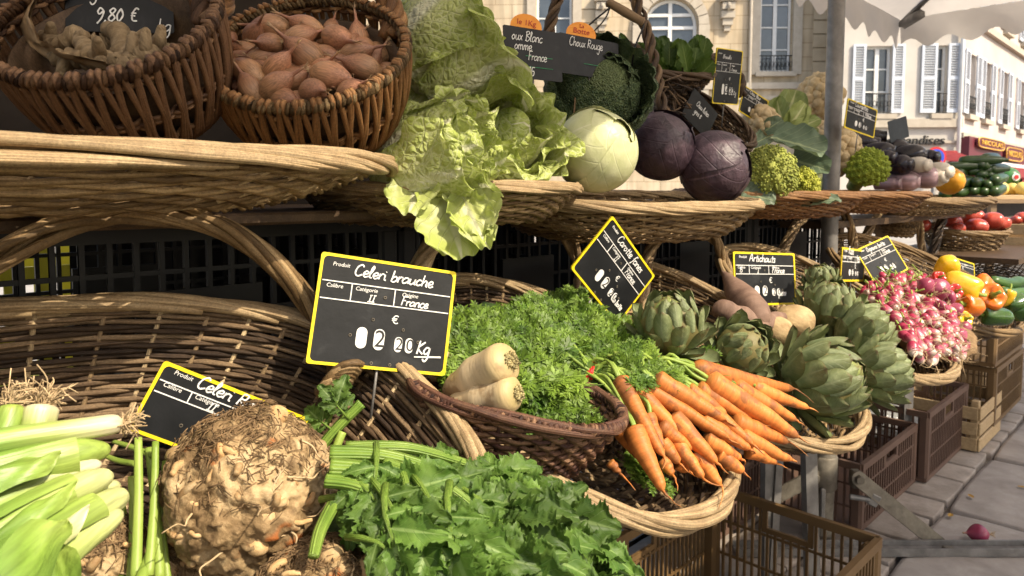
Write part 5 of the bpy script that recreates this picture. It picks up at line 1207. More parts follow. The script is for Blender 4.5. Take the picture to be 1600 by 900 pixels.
for i in range(70):
    x, y = uni(1440, 1515), uni(548, 566); p = PT(x, y, .012); d = V((uni(-1, 1), uni(-1, 1), uni(0, .6)))*.014; q.tube([p, p+d, p+d*1.6+V((0, 0, -.008))], .0006, 4)
q.obj('rootlets', [m_rootlet, m_stalk], T)['kind'] = 'stuff'
def onion_mesh(o):
    q = MB(); pr = []
    for i in range(19):
        f = i/18; r = (sin(pi*min(1, f*1.12)**.85) if f < .86 else 0); r = max(r, .16*(1-f)+.08) if f > .6 else max(.05, r); pr.append((r, (f-.42)*2.15))
    q.lathe(pr, 20, 0, lambda p, a, f: V((p.x*(1+.04*sin(3*a+o)), p.y*(1+.04*sin(2*a+o)), p.z)))
    for i in range(26):
        a = rnd()*6.3; d = V((cos(a)*.6, sin(a)*.6, -1))*uni(.2, .45); q.tube([V((0, 0, -.85)), V((0, 0, -.88))+d*.5, V((0, 0, -.88))+d+V((uni(-.2, .2), uni(-.2, .2), 0))], .022, 4, mi=1)
    return q
ON = [onion_mesh(i) for i in range(3)]
OM = [o.obj('red_onion', [m_onion, m_rootlet]) for o in ON]
for o in OM: COL.objects.unlink(o)
for i, (x, y, R, o_) in enumerate(((1446, 447, 15, .115), (1466, 452, 18, .115), (1492, 484, 13, .09), (1487, 507, 14, .08), (1499, 524, 13, .06), (1508, 512, 11, .05), (1482, 465, 13, .10), (1470, 480, 12, .10), (1506, 538, 10, .04))):
    o = OM[i % 3].copy(); COL.objects.link(o); c = PT(x, y, o_); d = V((uni(-1, .2), uni(-.2, 1), uni(-.6, .6))).normalized()
    putm(o, Matrix.Translation(c) @ d.to_track_quat('Z', 'Y').to_matrix().to_4x4() @ Matrix.Scale(R/F*c.y, 4)); o.name = 'red_onion'
    tag(o, 'small red onion with dry roots among the radishes, right side of heap', 'red onion', 'red onions beside the radishes')
c = PZ(1535, 853, .0); o = OM[1].copy(); COL.objects.link(o); o.name = 'red_onion'; tag(o, 'single red onion lying on the paving beside the metal foot bar', 'red onion')
putm(o, Matrix.Translation(c+V((0, .02, .026))) @ V((-1, .1, .02)).to_track_quat('Z', 'Y').to_matrix().to_4x4() @ Matrix.Diagonal((.028, .028, .034, 1)))
# ------------------------------------------------------------------ bell peppers, cucumbers
def pepmat(nm, c1, c2): return mat(nm, [(.35, c1), (.65, c2)], 9, .22, .05, spec=.5, coat=.4, rv=.08, sss=0)
m_py = pepmat('yellow_pepper', (.72, .40, .008), (.80, .50, .012)); m_po = pepmat('orange_pepper', (.68, .14, .006), (.76, .20, .010)); m_pg = pepmat('green_pepper', (.018, .06, .008), (.05, .12, .014)); m_pr = pepmat('red_pepper', (.42, .012, .008), (.52, .02, .012))
def pepper(label, px, py, off, R, axis, m, Lr=1.25, roll=0.):
    c = PT(px, py, off); q = MB(); o = rnd()*9; pr = []
    for i in range(25):
        f = i/24; r = (1-abs(2*f-1)**3.2)**.5 if 0 < f < 1 else .02; pr.append((max(.03, r*(.72+.28*f)), (f-.5)*2*Lr))
    def fn(p, a, f):
        k = 1+.10*cos(3.5*a+o)*(.4+.6*abs(f-.5)*2)+.04*nz(V((cos(a), sin(a), f*2+o)))
        dip = -.28*max(0, (f-.80)/.2)**1.5*max(0, 1-(p.x**2+p.y**2)*1.6)*1.6
        return V((p.x*k, p.y*k, p.z+dip+.06*cos(3.5*a+o)*(f > .6)*f))
    q.lathe(pr, 28, 0, fn); T = q.obj('bell_pepper', m); tag(T, label, 'bell pepper', 'bell peppers')
    s = MB(); s.tube([V((0, 0, Lr*.62)), V((.02, 0, Lr*.95)), V((.12, .05, Lr*1.15)), V((.3, .12, Lr*1.25))], [.26, .12, .10, .13], 8); s.obj('stalk', m_stalk, T)
    Rr = R/F*c.y; putm(T, Matrix.Translation(c) @ V(axis).normalized().to_track_quat('Z', 'Y').to_matrix().to_4x4() @ Matrix.Rotation(roll, 4, 'Z') @ Matrix.Scale(Rr, 4)); return T
pepper('shaded yellow pepper at the back by the wicker handles', 1481, 417, .12, 20, (.1, .5, -1), m_py, 1.0)
pepper('glossy sun lit yellow pepper above the orange peppers', 1503, 446, .11, 23, (.9, -.3, -.5), m_py, 1.3)
pepper('orange pepper showing its green stalk to the viewer', 1546, 466, .09, 24, (-.3, -1, .45), m_po, 1.0)
pepper('orange pepper left of the one showing its stalk', 1518, 478, .075, 19, (-1, -.3, .2), m_po, 1.2)
pepper('orange pepper at the back beside the cucumbers', 1535, 447, .10, 18, (.4, .6, .4), m_po, 1.0)
pepper('small yellow pepper pointing its stalk up by the cucumbers', 1571, 464, .085, 13, (.4, -.2, 1), m_py, 1.3)
pepper('dark green pepper lying along the tray border', 1556, 494, .055, 17, (-1, -.1, .12), m_pg, 1.75)
pepper('green pepper at the right edge of the picture', 1598, 487, .06, 18, (1, -.3, .2), m_pg, 1.3)
pepper('green pepper behind the dark one, by the right edge', 1588, 474, .075, 17, (1, .3, .2), m_pg, 1.3)
pepper('yellow pepper low beside the radish roots', 1504, 499, .05, 14, (0, -1, .3), m_py, 1.0)
pepper('red pepper peeping out left of the yellow peppers', 1464, 435, .11, 12, (0, -1, .4), m_pr, 1.0)
pepper('red pepper partly hidden between onions and the lit yellow pepper', 1487, 458, .10, 15, (0, -1, .4), m_pr, 1.1)
m_cuc = mat('cucumber_skin', [(.3, (.025, .075, .012)), (.7, (.08, .16, .03))], 20, .35, .4, stretch=(1, 1, .3), rv=.1)
for (x0, y0, x1, y1, w_, o_, lb) in ((1550, 438, 1625, 447, 16, .11, 'cucumber lying highest behind the peppers'), (1562, 456, 1630, 464, 17, .095, 'cucumber lying in front of its twin behind the peppers')):
    a, b = PT(x0, y0, o_), PT(x1, y1, o_); along_obj('cucumber', lump_root((b-a).length, w_/F*a.y*.42, rnd()*9, .18, .18), m_cuc, a, b, lb, 'cucumber')
# ------------------------------------------------------------------ leeks
def leek(label, pts, rad, d_off, root=True, m=m_leek, n_leaf=0):
    P3 = [PT(x, y, o) for (x, y), o in zip(pts, d_off)]; path = smooth_path(P3, 8); a = path[0]
    T = thing('leek', label, 'leek', a, 'leeks in the big basket', world=False); dirn = (path[-1]-path[0]).normalized()
    Mx = along(path[0], path[-1]); T.matrix_world = Mx; iv = Mx.inverted()
    lp = [iv @ p for p in path]; n_ = len(lp)
    rr = [rad[0]+(rad[1]-rad[0])*i/(n_-1) for i in range(n_)]
    rr[0] *= .5 if root else .25; rr[1] *= .85 if root else .55; rr[2] *= .97 if root else .72
    if not root: rr[3] *= .83; rr[4] *= .92
    q = MB(); q.tube(lp, rr, 28, flat=1.0); q.v = [v+V((v.x, v.y, 0))*(.03*nz(V((v.x*60, v.y*60, v.z*3)))) for v in q.v]
    q.obj('shaft', m, T)
    if root:
        q = MB()
        for i in range(70):
            an = rnd()*6.3; d = V((cos(an)*uni(.1, 1.1), sin(an)*uni(.1, 1.1), -uni(.3, 1.3)))*rad[0]*uni(.7, 1.5); s = V((cos(an), sin(an), 0))*rad[0]*.35*rnd()
            q.tube(smooth_path([s, s+d*.4, s+d*.8+V((uni(-1, 1), uni(-1, 1), uni(-1, 1)))*.004, s+d+V((uni(-1, 1), uni(-1, 1), uni(-1, 1)))*.009], 3), .0005, 4)
        q.obj('roots', m_rootlet, T)['kind'] = 'stuff'
    for k in range(n_leaf*2):     # a sheath leaf peeling off the shaft
        q = MB(); a0 = uni(0, 6.3); z0 = lp[-1].z*uni(.25, .4); ln = lp[-1].z*.8; r0 = max(rad)*1.05
        def fn(u, v):
            an = a0+(u-.5)*2.0*(1-.35*v); z = z0+ln*v; i = min(n_-1, int(max(0, min(1, z/lp[-1].z))*(n_-1))); c = lp[i]; g = r0*(1.02+.5*v*v)
            return V((c.x+cos(an)*g, c.y+sin(an)*g, z))
        q.grid(fn, 10, 14); q.obj('sheath_leaf', m_leekg, T)
    return T
leek('white leek shaft with its roots pointing at the celeriac sign', [(190, 661), (110, 673), (30, 684), (-60, 700)], (.0072, .0088), (.11, .11, .11, .11))
leek('broad green leek lying below the white one', [(172, 702), (100, 712), (20, 732), (-70, 758)], (.008, .016), (.095, .10, .095, .09), False, m_leekg, 1)
leek('leek with pale end in the middle of the leeks', [(176, 742), (110, 766), (40, 806), (-40, 860)], (.0085, .0105), (.105, .105, .105, .10), False, m_leekp, 1)
leek('pale green leek nearest the small celeriac', [(198, 772), (130, 806), (60, 850), (0, 905)], (.010, .0135), (.085, .09, .095, .10), False, m_leekp, 1)
leek('thin white leek squeezed between two green ones', [(158, 724), (80, 748), (0, 785), (-70, 820)], (.0065, .008), (.095, .095, .095, .09), False)
leek('dull leek bulb with bushy roots at the back of the basket', [(66, 634), (58, 668), (45, 705)], (.0115, .010), (.10, .09, .08), True)
leek('green leek end at the far left of the basket back', [(16, 634), (10, 670), (-20, 710)], (.009, .008), (.10, .09, .08), True, m_leekg)
leek('curved green leek leaf at the bottom left corner', [(112, 818), (70, 845), (20, 885), (-30, 940)], (.006, .012), (.105, .11, .115, .12), False, m_leekg, 1)
leek('slim pale leek lying under the middle leeks', [(186, 756), (120, 790), (50, 832), (-20, 890)], (.0075, .009), (.085, .085, .085, .085), False, m_leekp)
leek('lowest pale green leek beside the bottom edge', [(190, 800), (130, 842), (80, 888), (50, 940)], (.008, .011), (.085, .085, .09, .09), False, m_leekp)
def strap(T, pts, offs, w_, fold, m):
    P3 = smooth_path([PT(x, y, o) for (x, y), o in zip(pts, offs)], 8); q = MB(); n_ = len(P3)-1; N0 = UU.cross(EY)
    def fn(u, v):
        i = min(n_, round(v*n_)); p = P3[i]; t = (P3[min(i+1, n_)]-P3[max(i-1, 0)]).normalized(); sd = t.cross(N0).normalized(); x = (u-.5)*2; wd = w_*(.75+.5*v)*min(1, .06+v*3.2)
        return p+sd*(x*wd*.5)+N0*(abs(x)**1.3*fold*wd+.0015*sin(v*9+x*4))
    q.grid(fn, 12, n_); o = q.obj('strap_leaf', m, None); iv = T.matrix_world.inverted(); o.data.transform(iv); o.parent = T
LK = [o for o in COL.objects if o.name.startswith('leek') and o.parent is None]
strap(LK[1], [(95, 706), (40, 722), (-40, 748)], (.118, .12, .115), .020, -.35, m_leekg)
strap(LK[2], [(120, 752), (60, 790), (-20, 850)], (.118, .12, .118), .015, -.4, m_leekg)
strap(LK[3], [(140, 790), (80, 832), (10, 900)], (.11, .112, .112), .018, -.35, m_leek)
strap(LK[7], [(105, 815), (60, 862), (20, 930)], (.125, .128, .13), .026, .4, m_leekg)
strap(LK[7], [(90, 850), (100, 890), (95, 940)], (.12, .125, .125), .014, .5, m_leekg)
# ------------------------------------------------------------------ celeriac
def celeriac(label, px, py, d, R, seed, knobs=70, rootlets=26, face=(.25, -.85, .1)):
    c = P(px, py, d); T = thing('celeriac', label, 'celeriac', c, 'celeriac roots'); rs = random.Random(seed); fc_ = V(face).normalized()
    def disp(v):
        n_ = v.normalized(); k = .10*fbm(n_, 2.2, seed)+.045*fbm(n_, 7, seed)+.02*fbm(n_, 19, seed)
        w_ = max(0, n_.dot(fc_)+.15); k += .06*w_*abs(nz(n_, 9, seed))
        vd = noise.voronoi(n_*6.5+V((seed, 0, 0)))[0]; k += w_*.085*(max(0, .55-vd[0]))+w_*.02*min(.3, vd[1]-vd[0])
        return v*(1+k)
    q = MB(); q.ico((0, 0, 0), R, 6, sc=(1, 1, .96), fn=disp); q.v = [v+c for v in q.v]; q.obj('body', m_celeriac, T)
    q = MB(); q2 = MB(); q3 = MB()
    for i in range(knobs):
        n_ = (fc_*1.0+V((rs.gauss(0, .75), rs.gauss(0, .75), rs.gauss(0, .62)))).normalized(); p = c+disp(n_*R*.985)
        tg = n_.cross(V((rs.gauss(0, 1), rs.gauss(0, 1), rs.gauss(0, 1)))).normalized(); r = rs.uniform(.0014, .0038); ln = rs.uniform(.006, .020)
        e = p+tg*ln+n_*rs.uniform(-.002, .004)
        q.tube(smooth_path([p-n_*.004, p+n_*r*.6+tg*ln*.3, p+n_*r*.6+tg*ln*.7, e], 3), [r*.8, r, r*1.05, r, r, r, r*.95, r*.9, r*.85, r*.7], 8)
    for i in range(knobs//6):         # broad root buttresses
        n_ = (fc_*.9+V((rs.gauss(0, .6), rs.gauss(0, .6), rs.gauss(0, .55)))).normalized(); p = c+disp(n_*R*.93); r = rs.uniform(.006, .010)
        q.ico(p, r, 2, sc=(rs.uniform(.7, 1.3), rs.uniform(.7, 1.3), rs.uniform(.7, 1.2)))
    for i in range(rootlets):
        n_ = (fc_*.5+V((rs.gauss(0, .7), rs.gauss(0, .7), rs.gauss(-.1, .7)))).normalized(); p = c+disp(n_*R); pts = [p]; dd = (n_*.5+V((rs.gauss(0, 1), rs.gauss(0, 1), rs.gauss(-.6, .7)))).normalized()
        for k in range(5):
            p = p+dd*rs.uniform(.005, .011); off = p-c
            if off.length < R*1.03: p = c+off.normalized()*R*rs.uniform(1.03, 1.08)
            pts.append(p.copy()); dd = (dd+V((rs.gauss(0, .6), rs.gauss(0, .6), rs.gauss(-.25, .6)))).normalized()
        sp = smooth_path(pts, 4); q2.tube(sp, [.0010*(1-.7*k/len(sp)) for k in range(len(sp))], 5)
    for i in range(700):        # earthy fibres on the crown side
        n_ = (V((-.1, -.2, 1))*.8+V((rs.gauss(0, .55), rs.gauss(0, .55), rs.gauss(0, .35)))).normalized(); p = c+disp(n_*R); tg = n_.cross(V((rs.gauss(0, 1), rs.gauss(0, 1), rs.gauss(0, 1)))).normalized()
        q3.tube([p-tg*.004, p+n_*.0016, p+tg*rs.uniform(.004, .009)+n_*rs.uniform(-.001, .003)], .00045, 4)
    q.obj('root_knobs', m_celknob, T)['kind'] = 'stuff'; q2.obj('rootlets', m_rootlet, T)['kind'] = 'stuff'; q3.obj('soil_fibres', m_soil, T)['kind'] = 'stuff'
    return T
celeriac('big knobbly celeriac root in front of the celeriac sign', 391, 764, .595, .0695, 3, 30, 22, (.45, -.75, -.05))
celeriac('celeriac root cut off by the bottom edge of the picture', 497, 962, .52, .054, 9, 20, 10, (.3, -.3, .6))
celeriac('small smooth celeriac at lower left behind green stalks', 160, 872, .555, .035, 15, 14, 6, (-.3, -.8, .2))
celeriac('celeriac root in shadow below the biggest one', 285, 905, .60, .045, 21, 20, 8)
# cut green stalks on the small celeriac
T = thing('celeriac_stalks', 'bunch of cut yellow green stalks left of the big celeriac', 'stalks', P(230, 900, .56))
for i, (x0, y0, x1, y1, w_, d0, d1) in enumerate(((216, 684, 212, 905, 17, .575, .52), (243, 690, 232, 900, 15, .58, .52), (232, 700, 250, 905, 16, .59, .53), (192, 790, 190, 910, 13, .57, .53), (258, 720, 262, 910, 13, .585, .54), (178, 690, 240, 712, 12, .62, .585), (165, 712, 215, 725, 13, .62, .59), (205, 745, 205, 905, 15, .575, .53), (240, 850, 215, 915, 22, .54, .51))):
    a, b = P(x0, y0, d0), P(x1, y1, d1); q = MB(); m_ = (a+b)/2+V((uni(-.004, .004), 0, uni(-.003, .003))); path = smooth_path([a, m_, b], 6); r = w_/F*d0*.5
    q.tube(path, [r*(.7+.3*k/len(path)) for k in range(len(path))], 10, flat=.7); q.v = [v*1 for v in q.v]; q.obj('stalk', m_stalk, T)
# ------------------------------------------------------------------ celery
def leaflet_grid(q, M, L_=1., w_=.7, lobes=3, seed=0):
    o = seed
    def fn(u, v):
        x = (u-.5)*2; wd = w_*.5*(sin(pi*min(1, v*.93+.04)**.8)**.7)
        lob = 1-.34*abs(sin(v*pi*lobes+.3))**2.2*(v > .12); tooth = 1-.24*abs(sin(v*pi*lobes*4.1+o))
        k = wd*(lob*tooth if abs(x) > .72 else (1 if abs(x) < .4 else lob))
        z = .16*abs(x)*wd*2 - (.15+.3*sin(o)**2)*v*v + .055*sin(v*11+x*3+o)*abs(x) + .03*sin(x*7+o)*v
        return M @ V((x*k, L_*(v+.10*abs(x)*(1-v)*lob), z*L_))
    q.grid(fn, 10, 38)
def celery_leaf(seed):
    q = MB(); random.seed(seed)
    q.tube([V((0, -.42, -.22)), V((0, -.2, -.08)), V((0, 0, 0)), V((.01, .35, 0))], [.045, .04, .03, .018], 8, mi=1)
    for (x, y, an, L_, w_) in ((0, .30, 0, .80, .95), (.02, .18, -.80, .62, .80), (-.02, .16, .85, .62, .80), (.0, .02, -1.25, .40, .6), (0, .0, 1.3, .38, .6)):
        leaflet_grid(q, Matrix.Translation(V((x, y, 0))) @ Matrix.Rotation(an+uni(-.15, .15), 4, 'Z') @ Matrix.Rotation(uni(-.35, .25), 4, 'X') @ Matrix.Rotation(uni(-.3, .3), 4, 'Y') @ Matrix.Scale(L_, 4), 1., w_, 3, seed+x*50+y*9)
    return q
CLV = [celery_leaf(20+i).obj('leaf', [m_cleaf, m_cstalk]) for i in range(10)]
for o in CLV: COL.objects.unlink(o)
random.seed(11)
T = thing('celery_bunch', 'leafy bunch of green celery filling the bottom middle', 'celery', PT(700, 830, .0), world=True); To = V(T['_o'])
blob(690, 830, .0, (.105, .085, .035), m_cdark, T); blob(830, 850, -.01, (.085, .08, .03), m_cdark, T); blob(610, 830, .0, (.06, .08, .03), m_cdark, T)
cpoly = [(560, 760), (640, 720), (700, 740), (790, 742), (850, 775), (920, 815), (945, 850), (945, 930), (660, 930), (610, 855), (550, 800)]
lv = []
for i in range(78):
    x, y = sample(cpoly)
    if i < 10: x, y = [(900, 815), (925, 850), (865, 785), (800, 752), (740, 745), (935, 890), (650, 725), (640, 880), (575, 810), (690, 745)][i]
    hump = max(0., 1-((x-700)/270)**2-((y-850)/170)**2); lv.append((x, y, .02+.065*hump**.6+uni(-.012, .016)))
for x, y, off in lv:
    c = PT(x, y, off); o = random.choice(CLV).copy(); COL.objects.link(o); o.parent = T; o.name = 'leaf'
    dx = (x-620)/300; ang = math.atan2(-(y-752)*1.15, x-560)+uni(-.55, .55); dirv = (V((1, .1, 0))*cos(ang)+V((0, .75, .65))*sin(ang)).normalized()
    nn = V((uni(-.7, .7), -.5+uni(-.5, .4), .8)).normalized(); sz = uni(.048, .082)
    o.matrix_basis = Matrix.Translation(-To) @ frame(c-dirv*sz*.5, dirv.cross(nn), dirv) @ Matrix.Scale(sz, 4)
for pts, r in (([(515, 708, .085), (600, 712, .09), (680, 735, .085), (740, 765, .075)], .0085), ([(515, 730, .085), (590, 738, .088), (660, 768, .085), (720, 815, .075)], .010), ([(510, 750, .08), (560, 758, .085), (620, 790, .082), (650, 850, .075)], .008), ([(540, 700, .075), (640, 700, .082), (740, 728, .07)], .0075), ([(735, 775, .088), (775, 820, .09), (800, 870, .088), (815, 930, .085)], .0065), ([(600, 722, .09), (690, 755, .094), (740, 790, .088)], .006), ([(520, 790, .07), (500, 830, .075), (490, 870, .075)], .006), ([(628, 735, .098), (634, 765, .10), (610, 800, .09)], .0032)):
    P3 = smooth_path([PT(x, y, o) for x, y, o in pts], 8); q = MB()
    q.tube(P3, [r*(1-.35*i/len(P3)) for i in range(len(P3))], 14, flat=.75); ribs = q.v
    q.obj('stalk', m_cstalk, T)
# sprig sticking up left of the celery
T = thing('celery_sprig', 'single celery stalk with wilted leaf poking up beside the big celeriac', 'celery sprig', P(512, 700, .66))
q = MB(); q.tube(smooth_path([P(500, 700, .65), P(530, 665, .66), P(565, 630, .67)], 6), .0052, 10); q.obj('stalk', m_cstalk, T)
q = MB(); q.tube(smooth_path([P(500, 740, .63), P(520, 710, .64), P(535, 675, .65)], 6), .004, 8); q.obj('stalk', m_stalk, T)
To = V(T['_o'])
for x, y, s in ((520, 645, .034), (510, 665, .03), (532, 640, .028)):
    o = random.choice(CLV).copy(); COL.objects.link(o); o.parent = T; o.name = 'leaf'; d = V((uni(-.6, .3), .1, uni(-.2, 1))).normalized(); o.matrix_basis = Matrix.Translation(-To) @ frame(P(x, y, .655), d.cross(V((.3, -1, .3))), d) @ Matrix.Scale(s, 4)
# ================================================================== upper tier produce
def onlocal(Mx, px, py, zl):
    iv = Mx.inverted(); o = iv @ V((0, 0, EYE)); d = (iv.to_3x3() @ ray(px, py)); return o+d*((zl-o.z)/d.z)
m_shal = gradmat('shallot_skin', [(0, (.36, .25, .13)), (.1, (.38, .22, .11)), (.5, (.31, .15, .08)), (.8, (.27, .12, .075)), (1, (.44, .30, .16))], 2, .12, 22., (1, 1, .12), .45, .38, .25, 120., .28, .45)
m_ginger = mat('ginger_skin', [(.3, (.12, .08, .04)), (.7, (.30, .22, .125))], 60, .85, .9, stretch=(1, 1, 3), rv=.12)
m_napa = leafmat('napa_leaf', (.40, .46, .13), (.58, .61, .26), (.72, .72, .50), .17, 6, 6, .4, .3, .42, net=15., edge=(.42, .50, .12), rv=.08, bump=.45, nscale=5, bdist=.012)
m_wcab = leafmat('white_cabbage_leaf', (.52, .55, .28), (.64, .65, .40), (.68, .68, .48), .05, 5, 4, .22, .12, .4, rv=.05, nscale=3, bdist=.01, bump=.15)
m_rcab = leafmat('red_cabbage_leaf', (.028, .017, .025), (.078, .048, .064), (.11, .07, .09), .02, 5, 4, .05, .04, .45, rv=.14, nscale=4, spec=.45, bdist=.012, bump=.3)
m_savoy = leafmat('savoy_leaf', (.06, .115, .05), (.155, .22, .105), (.21, .27, .11), .05, 6, 5, .75, .12, .5, net=15., rv=.12, bump=.9, nscale=8, bdist=.03)
m_brleaf = leafmat('brassica_leaf', (.09, .14, .085), (.17, .22, .14), (.30, .36, .20), .06, 6, 5, .5, .2, .45, rv=.15, nscale=8)
m_cfleaf = leafmat('cauliflower_leaf', (.16, .22, .055), (.32, .37, .12), (.48, .50, .25), .10, 6, 5, .4, .2, .45, rv=.15, nscale=8)
m_lett = leafmat('dark_lettuce', (.04, .09, .015), (.13, .21, .035), (.22, .30, .08), .05, 6, 5, .4, .3, .45, rv=.3, nscale=8)
m_brocc = mat('broccoli_bud', [(.3, (.15, .19, .03)), (.7, (.38, .40, .08))], 6, .7, .5, bscale=80, isl=.35)
m_brocy = mat('yellow_broccoli_bud', [(.3, (.28, .32, .03)), (.7, (.55, .55, .08))], 6, .7, .5, bscale=80, isl=.3)
m_caul = mat('cauliflower_curd', [(.3, (.45, .33, .17)), (.7, (.62, .50, .31))], 8, .75, .6, bscale=50, isl=.1)
m_roman = mat('romanesco_bud', [(.3, (.17, .24, .018)), (.7, (.36, .42, .045))], 5, .6, .3, isl=.25)
m_egg = mat('aubergine_skin', [(.3, (.006, .005, .008)), (.7, (.016, .010, .020))], 5, .2, .0, spec=.4, coat=.1)
m_eggs = gradmat('striped_aubergine', [(0, (.30, .20, .22)), (1, (.30, .20, .22))], 2, .0, 6., (7, 7, .6), .8, .28, .1, 60., .2, .5)
m_eggw = mat('white_aubergine', [(.3, (.50, .44, .36)), (.7, (.62, .57, .48))], 5, .3, 0)
m_calyx = mat('calyx_green', [(.3, (.05, .08, .02)), (.7, (.12, .17, .05))], 20, .6, .2)
m_squash = mat('orange_squash', [(.3, (.60, .24, .012)), (.7, (.72, .36, .03))], 5, .35, .1, rv=.05)
m_courg = mat('courgette_skin', [(.3, (.012, .034, .007)), (.6, (.03, .07, .014)), (.8, (.09, .14, .04))], 40, .3, .15, rv=.2, spec=.5)
m_tom = mat('tomato_skin', [(.3, (.42, .045, .03)), (.7, (.58, .10, .06))], 7, .28, 0, spec=.5, rv=.12, coat=.2)
m_melon = gradmat('watermelon_rind', [(0, (.05, .16, .04)), (1, (.05, .16, .04))], 2, 0., 5., (3, 3, .4), .8, .35, 0., 20., 0)
m_yfruit = mat('yellow_fruit', [(.3, (.65, .42, .06)), (.7, (.75, .55, .15))], 6, .5, .1, rv=.15)
m_bag = mat('clear_plastic_film', [(.3, (.35, .36, .36)), (.7, (.5, .5, .5))], 30, .18, .6, bscale=25, spec=.7, trans=.4, bdist=.01)
# shallots
def shallot_mesh(o):
    q = MB(); pr = []
    for i in range(25):
        f = i/24
        r = sin(pi*min(1., (f/.78))**.9)**.75 if 0 < f < .78 else 0
        neck = .20*(1-max(0, f-.6)/.4*.55); r = max(r, neck if f > .5 else .06); pr.append((r*.46, f*1.3))
    q.lathe(pr, 20, 0, lambda p, a, f: V((p.x*(1+.05*sin(2*a+o))+.12*max(0, f-.55)**1.5*sin(o), p.y*(1+.05*sin(3*a+o))+.12*max(0, f-.55)**1.5*cos(o), p.z)))
    for i in range(16):
        a = rnd()*6.3; q.tube([V((0, 0, .03)), V((cos(a)*.08, sin(a)*.08, -.04)), V((cos(a)*.14, sin(a)*.14, -.08))], .010, 4, mi=1)
    for i in range(7):      # papery neck wisps
        a = rnd()*6.3; b = V((.12*.3*sin(o), .12*.3*cos(o), 1.25)); q.tube([b, b+V((cos(a)*.05, sin(a)*.05, .10)), b+V((cos(a)*.10, sin(a)*.10, .2))], [.035, .022, .006], 4, flat=.3)
    return q
SH = [shallot_mesh(i*1.1).obj('shallot', [m_shal, m_rootlet]) for i in range(6)]
for o in SH: COL.objects.unlink(o)
shl = [(260,340,125,240,1.25),(275,415,240,360,1.0),(370,125,240,115,1.2),(290,165,305,135,1.0),(165,185,215,205,1.0),(540,125,430,75,1.1),(365,205,300,220,1.0),(510,170,575,150,1.0),(530,255,470,215,1.3),(680,180,740,190,1.3),(400,310,465,260,1.05),(650,355,830,388,1.3),(570,430,645,470,1.15),(395,400,470,345,1.1),(740,430,810,405,1.0),(800,315,650,275,1.15),(770,245,840,230,1.05),(125,300,160,240,1.0),(175,355,120,300,1.0),(255,240,200,230,1.0),(430,465,500,470,1.0),(620,260,690,270,1.0),(330,270,380,250,1.0),(840,290,870,260,.9),(600,330,660,300,1.0),(470,375,520,350,1.0),(210,290,260,270,1.0),(450,190,480,160,.9)]
rs_ = random.Random(4)
for k in range(30):
    a_ = rs_.uniform(0, 6.3); r_ = rs_.random()**.5; x_, y_ = 490+r_*370*cos(a_), 285+r_*190*sin(a_); b_ = rs_.uniform(0, 6.3); shl.append((x_, y_, x_+70*cos(b_), y_+50*sin(b_), rs_.uniform(.75, 1.05)))
shw = {0: 'long pink shallot with drawn out neck at the left of its basket', 11: 'large shallot pointing right at the front of its basket', 9: 'round dull brown shallot at the back right of its basket', 8: 'round olive brown shallot in the middle of the basket', 1: 'small round shallot at the front left rim of the basket'}
for i, (x, y, nx_, ny_, s) in enumerate(shl):
    X0, Y0 = 300+x/3, y/3; X1, Y1 = 300+nx_/3, ny_/3
    zl = .080+.022*(1-((x-490)/420)**2)-(.010 if 16 < i < 28 else 0)-(.014 if i >= 28 else 0); a = onlocal(sM, X0, Y0, zl); b = onlocal(sM, X1, Y1, zl+uni(.0, .012)); d = (b-a).normalized()
    d = (d+V((0, 0, uni(-.1, .35)))).normalized(); o = SH[i % 6].copy(); COL.objects.link(o); o.name = 'shallot'
    putm(o, sM @ Matrix.Translation(a) @ d.to_track_quat('Z', 'Y').to_matrix().to_4x4() @ Matrix.Rotation(rnd()*6, 4, 'Z') @ Matrix.Diagonal((.0265*s, .0265*s, .041*s, 1)) @ Matrix.Translation(V((0, 0, -.5))))
    tag(o, shw.get(i, 'copper skinned shallot in the golden brown round basket'), 'shallot', 'shallots in the round basket')
for i in range(9):        # under layer that shows in the gaps
    a = rnd()*6.3; r = .085*rnd()**.5; o = SH[i % 6].copy(); COL.objects.link(o); o.name = 'shallot'; d = V((uni(-1, 1), uni(-1, 1), uni(-.2, .3))).normalized()
    putm(o, sM @ Matrix.Translation(V((r*cos(a), r*sin(a), .058))) @ d.to_track_quat('Z', 'Y').to_matrix().to_4x4() @ Matrix.Scale(.036, 4) @ Matrix.Translation(V((0, 0, -.5)))); tag(o, 'copper skinned shallot in the golden brown round basket', 'shallot', 'shallots in the round basket')
